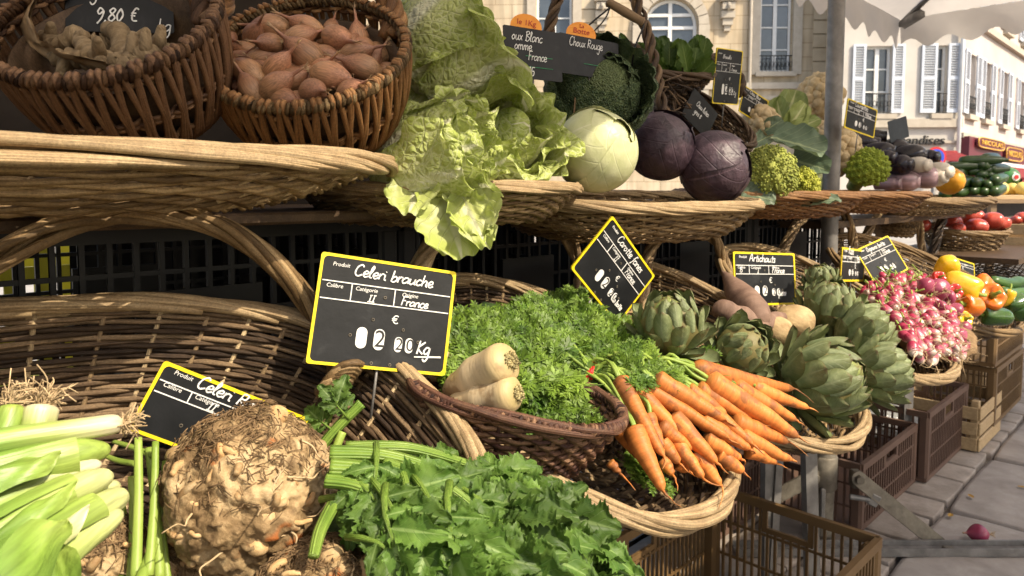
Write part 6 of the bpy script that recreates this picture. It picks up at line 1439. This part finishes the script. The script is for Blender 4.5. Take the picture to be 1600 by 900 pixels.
# ginger
def ginger_mesh(L_, r, o):
    q = MB(); pts = [V((r*.5*nz(V((k*.7, o, 0)))*2, r*.5*nz(V((k*.7, o, 5)))*2, L_*k/5)) for k in range(6)]; path = smooth_path(pts, 5)
    q.tube(path, [r*(.55+.45*sin(pi*min(1, .15+.8*k/len(path))))*(1+.16*sin(k*1.1+o))*(1.05 if k % 3 else .95) for k in range(len(path))], 14)
    for k in range(2):
        i = random.randrange(6, len(path)-6); a = rnd()*6.3; d = V((cos(a), sin(a), .5)).normalized(); p = path[i]
        q.tube([p, p+d*r*1.2, p+d*r*2.6], [r*.75, r*.7, r*.5], 12); q.ico(p+d*r*2.6, r*.5, 2)
    for e in (path[0], path[-1]): q.ico(e, r*.56, 2)
    q.v = [v+V((1, 1, 1))*(r*.08*nz(v*160)) for v in q.v]; return q
for (x0, y0, x1, y1, w_, zl, lb) in ((104, 72, 192, 62, 46, .082, 'plump ginger root at the left of its basket'), (166, 48, 232, 112, 42, .090, 'long ridged ginger root across the middle of the basket'), (150, 88, 238, 122, 40, .090, 'ginger root at the front rim of the dark basket'), (226, 84, 280, 96, 34, .080, 'knobbly ginger end at the right of the basket'), (66, 52, 100, 84, 36, .076, 'ginger root half hidden by the paper bag'), (236, 100, 276, 118, 30, .080, 'dark shrivelled ginger piece by the right rim'), (196, 60, 226, 84, 34, .07, 'ginger root under the price slate'), (205, 96, 262, 74, 34, .098, 'pale ginger root lying across the others at the right'), (84, 86, 150, 100, 36, .090, 'ginger root along the front of the paper bag'), (180, 104, 222, 90, 36, .098, 'short stubby ginger piece in the middle'), (130, 66, 160, 100, 36, .095, 'ginger root lying steeply in the left middle')):
    a, b = gM @ onlocal(gM, x0, y0, zl), gM @ onlocal(gM, x1, y1, zl); along_obj('ginger_root', ginger_mesh((b-a).length, w_/F*.68*.40, rnd()*20), m_ginger, a, b, lb, 'ginger', 'ginger roots')
# fill under the ginger and the kraft paper bag
q = MB()
def bagf(u, v):
    pts = [(36, 6), (28, 40), (48, 75), (90, 98), (165, 112)]; k = u*4; i = min(3, int(k)); f = k-i
    x, y = pts[i][0]*(1-f)+pts[i+1][0]*f, pts[i][1]*(1-f)+pts[i+1][1]*f
    zl = .092+.030*v-.010+.006*nz(V((u*7, v*4, 2))); p = onlocal(gM, x+v*26*(1-u)*.8, y-v*16+6*nz(V((u*9, v*3, 0))), zl); return gM @ p
q.grid(bagf, 30, 10); q.grid(lambda u, v: bagf(u, v)+V((.001, .002, -.0015)), 30, 10); solo('paper_bag', q, m_kraft, 'crumpled kraft paper bag along the left rim of the ginger basket', 'paper bag')
# ------------------------------------------------------------------ leafy heads
def napa(label, base, top, R, seed, leaves=12, openn=.25, droop=0., roll=0.):
    random.seed(seed); T = thing('chinese_cabbage', label, 'Chinese cabbage', base, 'Chinese cabbages', world=False); ln = (top-base).length
    T.matrix_world = along(base, top, roll) @ Matrix.Scale(ln, 4); Rn = R/ln
    for i in range(leaves):
        f = i/(leaves-1); a0 = i*2.4+roll; lay = .62+.42*f; o = rnd()*50; fl = openn*(.3+f)*uni(.6, 1.3); top_ = uni(.88, 1.08)-.10*f*(i % 2)
        def fn(u, v):
            x = (u-.5)*2; phi = (.62+.55*v)*(1.0-.25*v**6); an = a0+x*phi
            prof = Rn*(.50+.62*sin(pi*min(1, (.10+.78*v)))**.8)*lay
            ed = max(abs(x)**4, v**7)
            r = prof+fl*Rn*max(0, (v-.55)/.45)**1.7*1.3 + ed*Rn*(.10*sin(an*9+v*7+o)+.08*sin(v*17+x*5+o)+.10*nz(V((x*4, v*5, o)))*2) + Rn*.07*nz(V((x*2.2, v*3.5, o)))+ Rn*.018*nz(V((x*8, v*13, o)))
            z = top_*v*(1-.10*x*x*v) + ed*.03*sin(an*11+o+v*7) - fl*.35*max(0, (v-.7)/.3)**2
            return V((r*cos(an), r*sin(an), z))
        q = MB(); q.grid(fn, 34, 40); q.obj('leaf', m_napa, T)
    q = MB(); q.lathe([(Rn*.30, -.03), (Rn*.42, .0), (Rn*.55, .08), (Rn*.62, .3), (Rn*.6, .6), (Rn*.3, .85)], 24); q.obj('core', m_napa, T)
    return T
napa('Chinese cabbage on top of the pile, leaves spread to the right', P(640, 128, .98), P(770, 22, 1.0), .078, 31, 13, .45, roll=.6)
napa('Chinese cabbage lying low at the left of the pile, base towards the shallots', P(600, 268, .90), P(775, 215, .86), .060, 32, 12, .35, roll=1.2)
napa('frilly Chinese cabbage at the right of the pile, beside the white cabbage', P(745, 292, 1.12), P(818, 165, .98), .074, 33, 13, .5, roll=2.6)
T = napa('plastic wrapped Chinese cabbage at the back of the pile', P(605, 180, 1.02), P(760, 150, 1.0), .050, 34, 9, .1, roll=2.)
random.seed(77)
def blade(name, m, base, tip, nrm, w_, seed, parent=None, curl=.15, frill=.06, nu=22, nv=30, wp=None, sag=0., fq=1.):
    """one thick-ribbed leaf from base to tip; curls along its length"""
    q = MB(); d = tip-base; ln = d.length; y = d.normalized(); x = y.cross(nrm).normalized(); z = x.cross(y)
    def fn(u, v):
        X_ = (u-.5)*2; wd = w_*.5*(wp(v) if wp else (.22+.95*sin(pi*min(1, .06+.86*v))**.8*(.4+.6*v)))
        e = abs(X_)**3; fr_ = frill*ln*e*(sin(v*24*fq+seed+X_*2)+.6*sin(v*41*fq+seed*2))*.5 + (frill*ln*.6*v**6*sin(X_*9*fq+seed))
        h = curl*ln*(v*v)*-1 + .22*wd*X_*X_*2 + fr_ + .05*ln*fbm(V((X_*2, v*4, seed)), 1.4)*.6
        return base+x*(X_*wd*(1-.1*e)+frill*.3*ln*e*sin(v*33*fq+seed))+y*(ln*v-.06*ln*X_*X_*v)+z*h-ZZ*(sag*v*v)
    q.grid(fn, nu, nv); o = q.obj(name, m, parent) if parent is not None else q; return o
T = thing('cabbage_leaves', 'loose Chinese cabbage leaves drooping over the tray border', 'cabbage leaves', P(700, 290, .86))
for (x0, y0, d0, x1, y1, d1, w_, sd) in ((690, 262, .86, 722, 408, .80, .105, 3), (735, 270, .86, 752, 372, .80, .075, 5), (660, 268, .86, 640, 340, .80, .075, 8), (700, 280, .85, 765, 392, .79, .055, 12)):
    blade('leaf', m_napa, P(x0, y0, d0), P(x1, y1, d1), V((uni(-.2, .2), -1, .25)), w_, sd, T, -.06, .07, 30, 36)
def cabbage(name, label, cat, c, R, axis, m, layers=8, lift=.03, crinkle=.0, ruff=0, ruffR=1.3, seed=0, group=None, sc=(1, 1, .95)):
    random.seed(seed+100); T = thing(name, label, cat, c, group, world=False); T.matrix_world = Matrix.Translation(c) @ V(axis).normalized().to_track_quat('Z', 'Y').to_matrix().to_4x4() @ Matrix.Rotation(seed, 4, 'Z') @ Matrix.Diagonal((R*sc[0], R*sc[1], R*sc[2], 1))
    q = MB(); q.ico((0, 0, 0), .95, 4); q.obj('heart', m, T)
    for i in range(layers):
        a0 = i*2.4; lay = .965+.012*i; o = rnd()*30; ov = uni(.75, 1.05)
        def fn(u, v):
            x = (u-.5)*2; la = math.radians(-75+(145*ov)*v); lo = a0+x*(1.25+.25*v)*(1-.35*v**4)/max(.35, cos(la*.72)); e = max(abs(x)**5, v**8)
            r = lay+lift*e+crinkle*fbm(V((x*4, v*5, o)), 2.2)*.6+.012*nz(V((x*3, v*3, o)))+crinkle*.8*e*sin(x*19+v*23+o)
            return V((r*cos(la)*cos(lo), r*cos(la)*sin(lo), r*sin(la)))
        q = MB(); q.grid(fn, 30, 30); q.obj('leaf', m, T)
    for i in range(ruff):
        a0 = 2*pi*i/ruff+uni(-.2, .2); o = rnd()*30
        def fn(u, v):
            x = (u-.5)*2; la = math.radians(-60+95*v); lo = a0+x*(.75+.2*sin(pi*v)); e = max(abs(x)**4, v**6)
            r = 1.03+(ruffR-1.03)*v**1.4+crinkle*1.6*e*(sin(x*13+v*17+o)+sin(v*31+o))*.6+crinkle*fbm(V((x*5, v*6, o)), 2.)
            return V((r*cos(la)*cos(lo), r*cos(la)*sin(lo), r*sin(la)))
        q = MB(); q.grid(fn, 32, 32); q.obj('outer_leaf', m, T)
    return T
cabbage('white_cabbage', 'smooth white cabbage half in sunlight on the tray edge', 'cabbage', P(931, 236, 1.10), .0625, (.55, -.55, .5), m_wcab, 8, .03, .004, 1, 1.12, seed=1)
cabbage('savoy_cabbage', 'dark green crinkled savoy cabbage above the white cabbage', 'cabbage', P(932, 148, 1.24), .074, (.1, -.9, .35), m_savoy, 7, .05, .045, 6, 1.42, seed=2)
cabbage('red_cabbage', 'dull purple red cabbage beside the white cabbage', 'cabbage', P(1032, 227, 1.33), .065, (.6, -.4, .7), m_rcab, 8, .02, .004, seed=3, group='red cabbages')
cabbage('red_cabbage', 'glossy dark red cabbage beside the broccoli', 'cabbage', P(1117, 262, 1.33), .066, (.8, -.5, .2), m_rcab, 8, .02, .006, seed=4, group='red cabbages')
# broccoli, cauliflower, romanesco
def fib(n_, k=1.): return [V((math.sqrt(1-z*z)*cos(i*2.39996), math.sqrt(1-z*z)*sin(i*2.39996), z)) for i, z in ((i, 1-(i+.5)/n_*2*k) for i in range(n_))]
def broc(nsub, nb, rb):
    q = MB()
    for i, c in enumerate(fib(nsub, .72)):
        rs = .30*uni(.85, 1.15); cc = c*.74; q.ico(cc, rs*.9, 2)
        for b in fib(nb, .95):
            if b.dot(c) < -.15: continue
            q.ico(cc+(b+V((uni(-1, 1), uni(-1, 1), uni(-1, 1)))*.12)*rs, rb*uni(.75, 1.25), 1)
    return q
random.seed(5)
def head(name, label, cat, q, m, c, R, axis, stem=None, group=None, sc=(1, 1, 1)):
    T = thing(name, label, cat, c, group, world=False); T.matrix_world = Matrix.Translation(c) @ V(axis).normalized().to_track_quat('Z', 'Y').to_matrix().to_4x4() @ Matrix.Diagonal((R*sc[0], R*sc[1], R*sc[2], 1))
    q.obj('florets', m, T)['kind'] = 'stuff'
    if stem: k = MB(); k.tube([V((0, 0, .3)), V((0, 0, -.6)), V((0, 0, -1.2))], [.5, .35, .3], 12); k.obj('stem', stem, T)
    return T
tB1 = head('broccoli', 'big blue green broccoli head beside the glossy red cabbage', 'broccoli', broc(44, 60, .043), m_brocc, P(1203, 272, 1.55), .0575, (.2, -.8, .45), m_brleaf, sc=(1, 1.1, 1))
head('broccoli', 'smaller yellowing broccoli floret right of the big head', 'broccoli', broc(20, 50, .06), m_brocy, P(1256, 290, 1.60), .034, (.5, -.8, .3), m_brleaf, sc=(.95, 1.3, 1))
tB1m = tB1.matrix_world.copy()
T = thing('broccoli_leaves', 'grey green leaves wrapped round the broccoli heads', 'broccoli leaves', P(1240, 250, 1.62))
for (x0, y0, d0, x1, y1, d1, w_, sd, nr) in ((1205, 215, 1.66, 1290, 232, 1.58, .10, 2, (.1, -.8, .8)), (1235, 250, 1.66, 1294, 262, 1.58, .075, 4, (0, -1, .3)), (1245, 322, 1.58, 1314, 306, 1.56, .05, 6, (.1, -.5, .9)), (1160, 300, 1.52, 1212, 312, 1.49, .055, 9, (.1, -1, .6)), (1255, 275, 1.64, 1262, 310, 1.57, .03, 11, (.5, -1, .1))):
    blade('leaf', m_brleaf, P(x0, y0, d0), P(x1, y1, d1), V(nr), w_, sd, T, .10, .05, 20, 26, wp=lambda v: .35+.75*sin(pi*min(1, .12+.8*v))**.7, fq=.6)
random.seed(6)
def caul():
    q = MB()
    for i, c in enumerate(fib(46, .7)):
        rs = .27*uni(.8, 1.2); o = rnd()*20; q.ico(c*.76, rs, 3, fn=lambda v: v*(1+.22*fbm(v/rs, 3.5, o)))
    return q
for lb, x, y, d, R, ax in (('cauliflower at the top, right behind the pole and above the others', 1280, 152, 2.2, .072, (.2, -.8, .5)), ('cauliflower half hidden behind the pole above the romanesco', 1304, 236, 2.2, .078, (.3, -.9, .3)), ('cauliflower curd at the left under its slate sign', 1188, 192, 1.9, .048, (-.1, -.8, .5)), ('cauliflower low beside the pole under the leaves', 1283, 215, 2.15, .05, (.1, -.9, .3))):
    head('cauliflower', lb, 'cauliflower', caul(), m_caul, P(x, y, d), R, ax, m_cfleaf, 'cauliflowers')
T = thing('cauliflower_leaves', 'long green cauliflower leaves fanning up left of the pole', 'cauliflower leaves', P(1230, 190, 1.95))
for (x0, y0, d0, x1, y1, d1, w_, sd, nr) in ((1222, 205, 1.95, 1245, 138, 1.95, .10, 1, (-.3, -1, .2)), (1225, 205, 1.93, 1210, 150, 1.95, .07, 3, (-.8, -1, .0)), (1228, 205, 1.92, 1262, 160, 1.92, .07, 5, (.2, -1, .3)), (1230, 208, 1.92, 1284, 182, 1.92, .05, 7, (.2, -1, .5)), (1215, 215, 1.9, 1284, 196, 1.92, .045, 9, (.1, -1, .6)), (1205, 212, 1.88, 1178, 222, 1.82, .05, 13, (0, -1, .5)), (1195, 205, 1.86, 1222, 186, 1.84, .05, 15, (.2, -1, .5)), (1290, 268, 2.1, 1258, 300, 2.0, .09, 17, (0, -1, .3))):
    blade('leaf', m_cfleaf if sd not in (13, 15) else m_brleaf, P(x0, y0, d0), P(x1, y1, d1), V(nr), w_, sd, T, .16, .03, 16, 24, wp=lambda v: .40+.6*sin(pi*min(1, .1+.8*v))**.8, fq=.5)
random.seed(8); q = MB()
for c in fib(85, .62):
    x = c.orthogonal().normalized(); y = c.cross(x); rs = .17*uni(.85, 1.1)
    for k in range(26):
        f = k/25; a = k*2.39996; r = rs*(1-f)**.9; q.ico(c*(.78+.30*f*.75)+(x*cos(a)+y*sin(a))*r, rs*.36*(1-.55*f), 1)
q.ico((0, 0, 0), .8, 3)
head('romanesco', 'lime green spiky romanesco head right of the pole', 'romanesco', q, m_roman, P(1352, 264, 2.15), .068, (.1, -.7, .7), m_cfleaf, sc=(1.05, .95, 1))
# aubergines
def aub(label, px, py, d, L_, r, axis, m, group='dark aubergines'):
    c = P(px, py, d); q = MB(); pr = []
    for i in range(23):
        f = i/22; rr = (1-abs(2*f-1)**2.4)**.5 if 0 < f < 1 else .02; pr.append((max(.02, rr*(1.0-.42*f)*r*1.12), (f-.45)*L_))
    q.lathe(pr, 24, 0, lambda p, a, f: p+V((.08*L_*f*f, 0, 0))); T = q.obj('aubergine', m); tag(T, label, 'aubergine', group)
    k = MB(); k.tube([V((.05*L_, 0, .47*L_)), V((.08*L_, 0, .56*L_)), V((.12*L_, 0, .66*L_))], [r*.55, r*.28, r*.22], 8); k.obj('calyx', m_calyx, T)
    putm(T, Matrix.Translation(c) @ V(axis).normalized().to_track_quat('Z', 'Y').to_matrix().to_4x4()); return T
for i, (x, y, d, L_, r, ax) in enumerate(((1345, 222, 2.45, .13, .030, (-1, .3, .1)), (1358, 214, 2.5, .12, .028, (-1, .4, 0)), (1373, 236, 2.4, .11, .034, (-.8, .6, .1)), (1403, 258, 2.35, .10, .037, (-.7, .9, .0)), (1420, 243, 2.42, .12, .042, (-.9, .5, .1)), (1394, 232, 2.5, .12, .036, (-1, .5, .1)), (1378, 248, 2.36, .10, .032, (-.6, .9, 0)), (1446, 246, 2.55, .10, .03, (-.6, .9, 0)))):
    aub(('leftmost dark aubergine lying behind the romanesco', 'dark aubergine highest at the left of the heap', 'dark aubergine touching the romanesco', 'glossy dark aubergine low in the middle of the heap', 'biggest glossy dark aubergine on top of the heap', 'dark aubergine behind the biggest one', 'dark aubergine squeezed between romanesco and glossy one', 'dark aubergine at the right end of the heap')[i], x, y, d, L_, r, ax, m_egg)
for i, (x, y, L_, r, ax, m) in enumerate(((1412, 283, .11, .036, (-.9, .8, .05), m_eggs), (1442, 277, .12, .040, (-.9, .7, .05), m_eggs), (1391, 287, .08, .026, (-.7, .9, .0), m_eggs), (1456, 276, .11, .036, (-.4, 1, .05), m_eggw), (1464, 268, .11, .034, (-.4, 1, .05), m_eggw), (1432, 258, .1, .03, (-.4, 1, .05), m_eggw))):
    aub(('striped purple aubergine nearest the romanesco', 'larger striped purple aubergine with pale tip', 'small striped aubergine at the left of the tray edge', 'white aubergine at the tray edge beside the squash', 'white aubergine behind its white neighbour', 'pale aubergine under the dark ones')[i], x, y, 2.36, L_, r, ax, m, 'pale and striped aubergines')
c = P(1484, 283, 2.55); q = MB(); q.ico((0, 0, 0), .046, 4, sc=(.95, 1.3, 1.05), fn=lambda v: v*(1+.015*cos(8*math.atan2(v.z, v.x)))); q.v = [v+c for v in q.v]; solo('squash', q, m_squash, 'orange yellow squash between aubergines and courgettes', 'squash')
cq = MB(); pr = [(.004, -.082), (.010, -.080), (.017, -.074), (.021, -.05), (.0215, 0), (.019, .04), (.014, .07), (.010, .08), (.008, .092), (.008, .098)]; cq.lathe(pr, 16, 0, lambda p, a, f: V((p.x*(1+.03*cos(6*a)), p.y*(1+.03*cos(6*a)), p.z)))
c0 = cq.obj('courgette', m_courg); COL.objects.unlink(c0)
cw = [(1487, 261), (1512, 251), (1521, 268), (1504, 286), (1525, 285), (1501, 300), (1521, 298), (1539, 299), (1534, 258), (1541, 247), (1540, 259), (1551, 264), (1547, 274), (1544, 288), (1555, 298), (1556, 281), (1535, 273), (1490, 292), (1478, 303), (1500, 270)]
for i, (x, y) in enumerate(cw):
    o = c0.copy(); COL.objects.link(o); o.name = 'courgette'; ax = V((.75, .65, .08)) if i > 2 else V((1, -.05, .05)); ax = ax+V((uni(-.15, .15), uni(-.15, .15), uni(-.05, .05)))
    putm(o, Matrix.Translation(P(x, y, 2.85+(.0 if y > 280 else .12))+ax.normalized()*.05) @ ax.normalized().to_track_quat('Z', 'Y').to_matrix().to_4x4() @ Matrix.Rotation(rnd()*6, 4, 'Z') @ Matrix.Scale(uni(.95, 1.15), 4)); tag(o, 'dark green courgette stacked in the far upper tray', 'courgette', 'courgettes stacked in the far upper tray')
tag([o for o in COL.objects if o.name.startswith('courgette')][0], 'long courgette lying lengthwise at the left of the stack', 'courgette', 'courgettes stacked in the far upper tray')
# ------------------------------------------------------------------ baskets behind the cabbages
tD, posD = woven_tray('wicker_basket', 'dark tilted wicker basket behind the red cabbages', P(1102, 182, 1.62), V((.92, .25, -.36)), V((.05, .75, .62)), .13, .085, .07, m_dark, m_dark, .004, .6, 40, 8, 16, 14, .006, k=2.2, wr=.0030)
tE, posE = woven_tray('wicker_basket', 'flat dark wicker basket of lettuce with a tall arched handle', P(1030, 108, 1.55), V((.98, .1, -.06)), V((0, .95, .3)), .115, .08, .045, m_dark, m_dark, .004, .7, 40, 8, 9, 14, .006, k=2.2, wr=.0026)
handle(tE, [P(852, 95, 1.45), P(860, 40, 1.46), P(882, -20, 1.48), P(930, -55, 1.5), P(975, -30, 1.5), P(1005, 30, 1.48), P(1022, 100, 1.45), P(1034, 160, 1.42), P(1050, 205, 1.40)], .0075, .0052, m_dark, 4, 7, 110)
handle(tD, [P(1000, 150, 1.5), P(1010, 118, 1.5), P(1000, 85, 1.5), P(975, 72, 1.5), P(945, 85, 1.5)], .0075, .0052, m_dark, 4, 4, 70)
handle(tD, [P(1082, 118, 1.62), P(1098, 100, 1.66), P(1120, 92, 1.7), P(1150, 110, 1.72), P(1160, 150, 1.72)], .0075, .0055, m_dark, 4, 4, 70)
q = MB()
for i in range(40):
    a, b = V((uni(-1, 1), 0, 0)), 0; p = P(uni(1000, 1065), uni(120, 200), uni(1.42, 1.5)); d = V((uni(-.4, .9), uni(-.2, .2), uni(-.8, .5)))*.03; q.tube([p, p+d+V((0, 0, uni(-.006, .006))), p+d*2], .0018, 5)
q.obj('frayed_rods', m_dark, tD)['kind'] = 'stuff'
wh = thing('wire_handle', 'wire bail handle with turned wooden grip above the slate signs', 'handle', P(978, 20, 1.25))
a, b = P(948, 2, 1.25), P(1006, 36, 1.25); q = MB(); q.tube([a, a.lerp(b, .05), a.lerp(b, .1), a.lerp(b, .5), a.lerp(b, .9), a.lerp(b, .95), b], [.005, .009, .0075, .0085, .0075, .009, .005], 12); q.obj('grip', m_oldwood, wh)
q = MB(); q.tube(smooth_path([a, P(952, 12, 1.25), P(925, 35, 1.25), P(905, 60, 1.26), P(898, 110, 1.28)], 5), .0016, 6); q.tube(smooth_path([b, P(1004, 45, 1.25), P(992, 75, 1.25), P(985, 120, 1.27)], 5), .0016, 6); q.tube(smooth_path([a.lerp(b, .12), P(945, 30, 1.24), P(922, 55, 1.24)], 5), .0014, 6); q.obj('wire', m_iron, wh)
T = thing('lettuce', 'dark leafy lettuces in the flat basket at the top', 'lettuce', P(1030, 100, 1.55))
for i in range(34):
    x, y = 965+rnd()*130, 72+rnd()*38+ (0 if rnd() < .7 else -6); p = P(x, y, uni(1.5, 1.6)); blade('leaf', m_lett, p+V((0, .01, -.03)), p+V((uni(-.03, .03), uni(-.03, .01), uni(.0, .035))), V((uni(-.4, .4), -1, uni(0, .6))), uni(.03, .06), i, T, .2, .12, 8, 10)
# ------------------------------------------------------------------ tomatoes and far stall
def tomato_q(o): q = MB(); q.ico((0, 0, 0), 1, 4, sc=(1, 1, .80), fn=lambda v: V((v.x, v.y, v.z))*(1+.05*cos(5*math.atan2(v.y, v.x)+o)*(v.x*v.x+v.y*v.y))); return q
TMs = [tomato_q(i).obj('tomato', m_tom) for i in range(2)]
for o in TMs: COL.objects.unlink(o)
woven_tray('wicker_basket', 'shallow wicker basket of big tomatoes beyond the radishes', P(1508, 358, 3.05), V((.9, .4, 0)), V((-.4, .9, .1)), .20, .13, .08, m_tan, m_tan, .005, .75, 40, 6, 12, 14, .007, wr=.003)
woven_tray('wicker_basket', 'wicker basket of tomatoes seen between the braided handles', P(1398, 338, 2.75), V((.9, .4, 0)), V((-.4, .9, .1)), .075, .09, .07, m_tan, m_tan, .005, .75, 36, 6, 12, 14, .007, wr=.003)
for i, (x, y, R, d) in enumerate(((1439, 350, 15, 2.95), (1488, 346, 14, 3.05), (1520, 340, 17, 3.1), (1527, 354, 16, 2.98), (1551, 345, 17, 3.05), (1496, 358, 12, 2.95), (1566, 350, 13, 3.1), (1508, 348, 12, 3.15), (1380, 328, 12, 2.75), (1393, 331, 11, 2.7), (1409, 330, 12, 2.75), (1420, 331, 10, 2.8), (1598, 340, 11, 3.4), (1588, 344, 9, 3.4))):
    o = TMs[i % 2].copy(); COL.objects.link(o); o.name = 'tomato'; c = P(x, y, d); putm(o, Matrix.Translation(c) @ V((uni(-.5, .5), uni(-.5, .5), 1)).to_track_quat('Z', 'Y').to_matrix().to_4x4() @ Matrix.Scale(R/F*d, 4))
    tag(o, 'big ripe tomato in the shallow wicker basket' if i < 8 else ('tomato in the basket between the braided handles' if i < 12 else 'tomato in the wooden box at the right edge'), 'tomato', 'tomatoes beyond the radishes' if i < 8 else ('tomatoes between the handles' if i < 12 else 'tomatoes in the far wooden box'))
w0 = P(1590, 352, 3.4); woodbox('wooden_box', 'pine box with tomatoes at the right edge of the picture', w0.dot(UU)-.12, w0.dot(UU)+.3, w0.dot(VV)-.1, w0.dot(VV)+.16, w0.z-.10, .11, m_wood, 2)
ts = thing('side_table', 'dark wooden side table carrying the tomato baskets', 'table', P(1530, 385, 3.1)); c = P(1525, 388, 3.15); R = Matrix((UU, VV, ZZ)).transposed()
q = MB(); q.box(V((c.x, c.y, .745)), 1.1, .5, .02, R); q.obj('top', m_dark, ts, False)
for a, b in ((-.45, .12), (.30, .12), (-.45, .2), (.30, .2)): q = MB(); q.box(V((c.x, c.y, .367))+UU*a+VV*b, .035, .035, .734, R); q.obj('leg', m_oldwood, ts, False)
tF, _ = woven_tray('wicker_basket', 'dark wicker basket hanging below the tomatoes at the right', P(1575, 425, 3.0), V((.9, .4, 0)), V((-.3, .8, .5)), .25, .1, .08, m_dark, m_dark, .005, .7, 40, 6, 14, 14, .007, wr=.003)
ft = thing('far_stall_table', 'fruit table of a far stall behind the courgettes', 'table', P(1600, 310, 6.6)); c = P(1640, 310, 6.6); q = MB(); q.box(V((c.x, c.y, .92)), 1.7, .9, .03); q.obj('top', m_oldwood, ft, False)
for a, b in ((-.8, -.4), (.8, -.4), (-.8, .4), (.8, .4)): q = MB(); q.box(V((c.x+a, c.y+b, .452)), .05, .05, .905); q.obj('leg', m_oldwood, ft, False)
for i in range(4):
    q = MB(); x = c.x-.66+i*.42
    q.box(V((x, c.y-.1, .955)), .38, .5, .04, bev=.004); q.obj('tray', m_wood, ft, False)
for i in range(40):
    q = MB(); x = c.x-.82+(i % 10)*.17+uni(-.02, .02); y = c.y-.3+(i//10)*.13; r = uni(.05, .065); q.ico((x, y, .975+r*.9), r, 3); solo('yellow_fruit', q, m_yfruit, 'round yellow fruit on the far stall table', 'fruit', 'yellow fruit on the far stall')
c = P(1573, 277, 6.7); q = MB(); q.ico((0, 0, 0), .10, 4, sc=(1.0, 1.2, .95)); T = q.obj('watermelon', m_melon); T.location = c; tag(T, 'green watermelon with round sticker on the far fruit table', 'watermelon')
q = MB(); q.v = []; dq = disc(V((0, -.121, 0)), .035, 0); k = dq.obj('sticker', m_paintw, T, False); dq = disc(V((0, -.129, 0)), .02, 0); dq.obj('sticker_print', m_signred, T, False)
# plastic bag in the brown crate
q = MB(); bc = ST(sB+.80, tB_+.19, .11)
q.ico((0, 0, 0), .10, 5, sc=(1.4, 1, .55), fn=lambda v: v*(1+.3*fbm(v, 18, 3))); q.v = [v+bc for v in q.v]; solo('plastic_bag', q, m_bag, 'crumpled clear plastic bag lying in the taller brown crate', 'plastic bag')
# fallen bits on the paving
m_dry = mat('dry_leaf', [(.3, (.30, .14, .02)), (.7, (.45, .28, .05))], 30, .7, 0)
for i, (x, y) in enumerate(((1402, 856), (1485, 806), (1598, 762), (1517, 776))):
    p = PZ(x, y, .004); q = MB(); random.seed(i); a = rnd()*6; q.grid(lambda u, v: p+V((cos(a), sin(a), 0))*((v-.5)*.028)+V((-sin(a), cos(a), 0))*((u-.5)*.016*sin(pi*(.1+.8*v)))+ZZ*(.002+.003*abs(u-.5)), 4, 6); solo('fallen_leaf', q, m_dry, ('brown leaf scrap on the paving beside the metal brace', 'tiny yellow scrap in the joint between setts and slabs', 'yellow scrap at the right edge of the paving', 'small leaf scrap on the slabs above the fallen onion')[i], 'leaf scrap')
# ------------------------------------------------------------------ labels by place for look-alikes
def pixof(o):
    p = o.matrix_world.translation if o.parent is None else o.location; d = p-V((0, 0, EYE))
    f = V((0, cos(PITCH), -sin(PITCH))); u_ = V((0, sin(PITCH), cos(PITCH))); return (800+F*d.x/d.dot(f), CY-F*d.dot(u_)/d.dot(f))
ORD = ['leftmost', 'second from left', 'third from left', 'fourth from left', 'fifth from left', 'sixth from left', 'seventh from left', 'eighth from left', 'ninth from left', 'tenth from left', 'eleventh from left', 'twelfth from left']
def rank(shared, fmt, rows):
    bpy.context.view_layer.update()
    ob = [o for o in COL.objects if o.get('label') == shared]; ob.sort(key=lambda o: pixof(o)[1]); n_ = len(ob)
    for k, rw in enumerate(rows):
        part = ob[k*n_//len(rows):(k+1)*n_//len(rows)]; part.sort(key=lambda o: pixof(o)[0])
        for i, o in enumerate(part): o['label'] = fmt % (ORD[i] if i < len(part)-1 or len(part) == 1 else 'rightmost', rw)
rank('copper skinned shallot in the golden brown round basket', 'copper skinned shallot, %s in the %s of its basket', ['back row', 'second row', 'third row', 'fourth row', 'fifth row', 'front row'])
rank('orange carrot in the bunched pile on the wicker tray', 'orange carrot, %s in the %s of the pile', ['top rows', 'middle', 'bottom rows'])
rank('dark green courgette stacked in the far upper tray', 'dark green courgette, %s in the %s of the far stack', ['top row', 'middle row', 'bottom row'])
rank('small red onion with dry roots among the radishes, right side of heap', 'small red onion, %s in the %s right of the radishes', ['upper half', 'lower half'])
rank('big ripe tomato in the shallow wicker basket', 'big ripe tomato, %s in the %s of the shallow basket', ['upper row', 'lower row'])
rank('tomato in the basket between the braided handles', 'tomato, %s in the %s basket between the braided handles', ['small'])
for o in COL.objects:
    if '_o' in o: del o['_o']
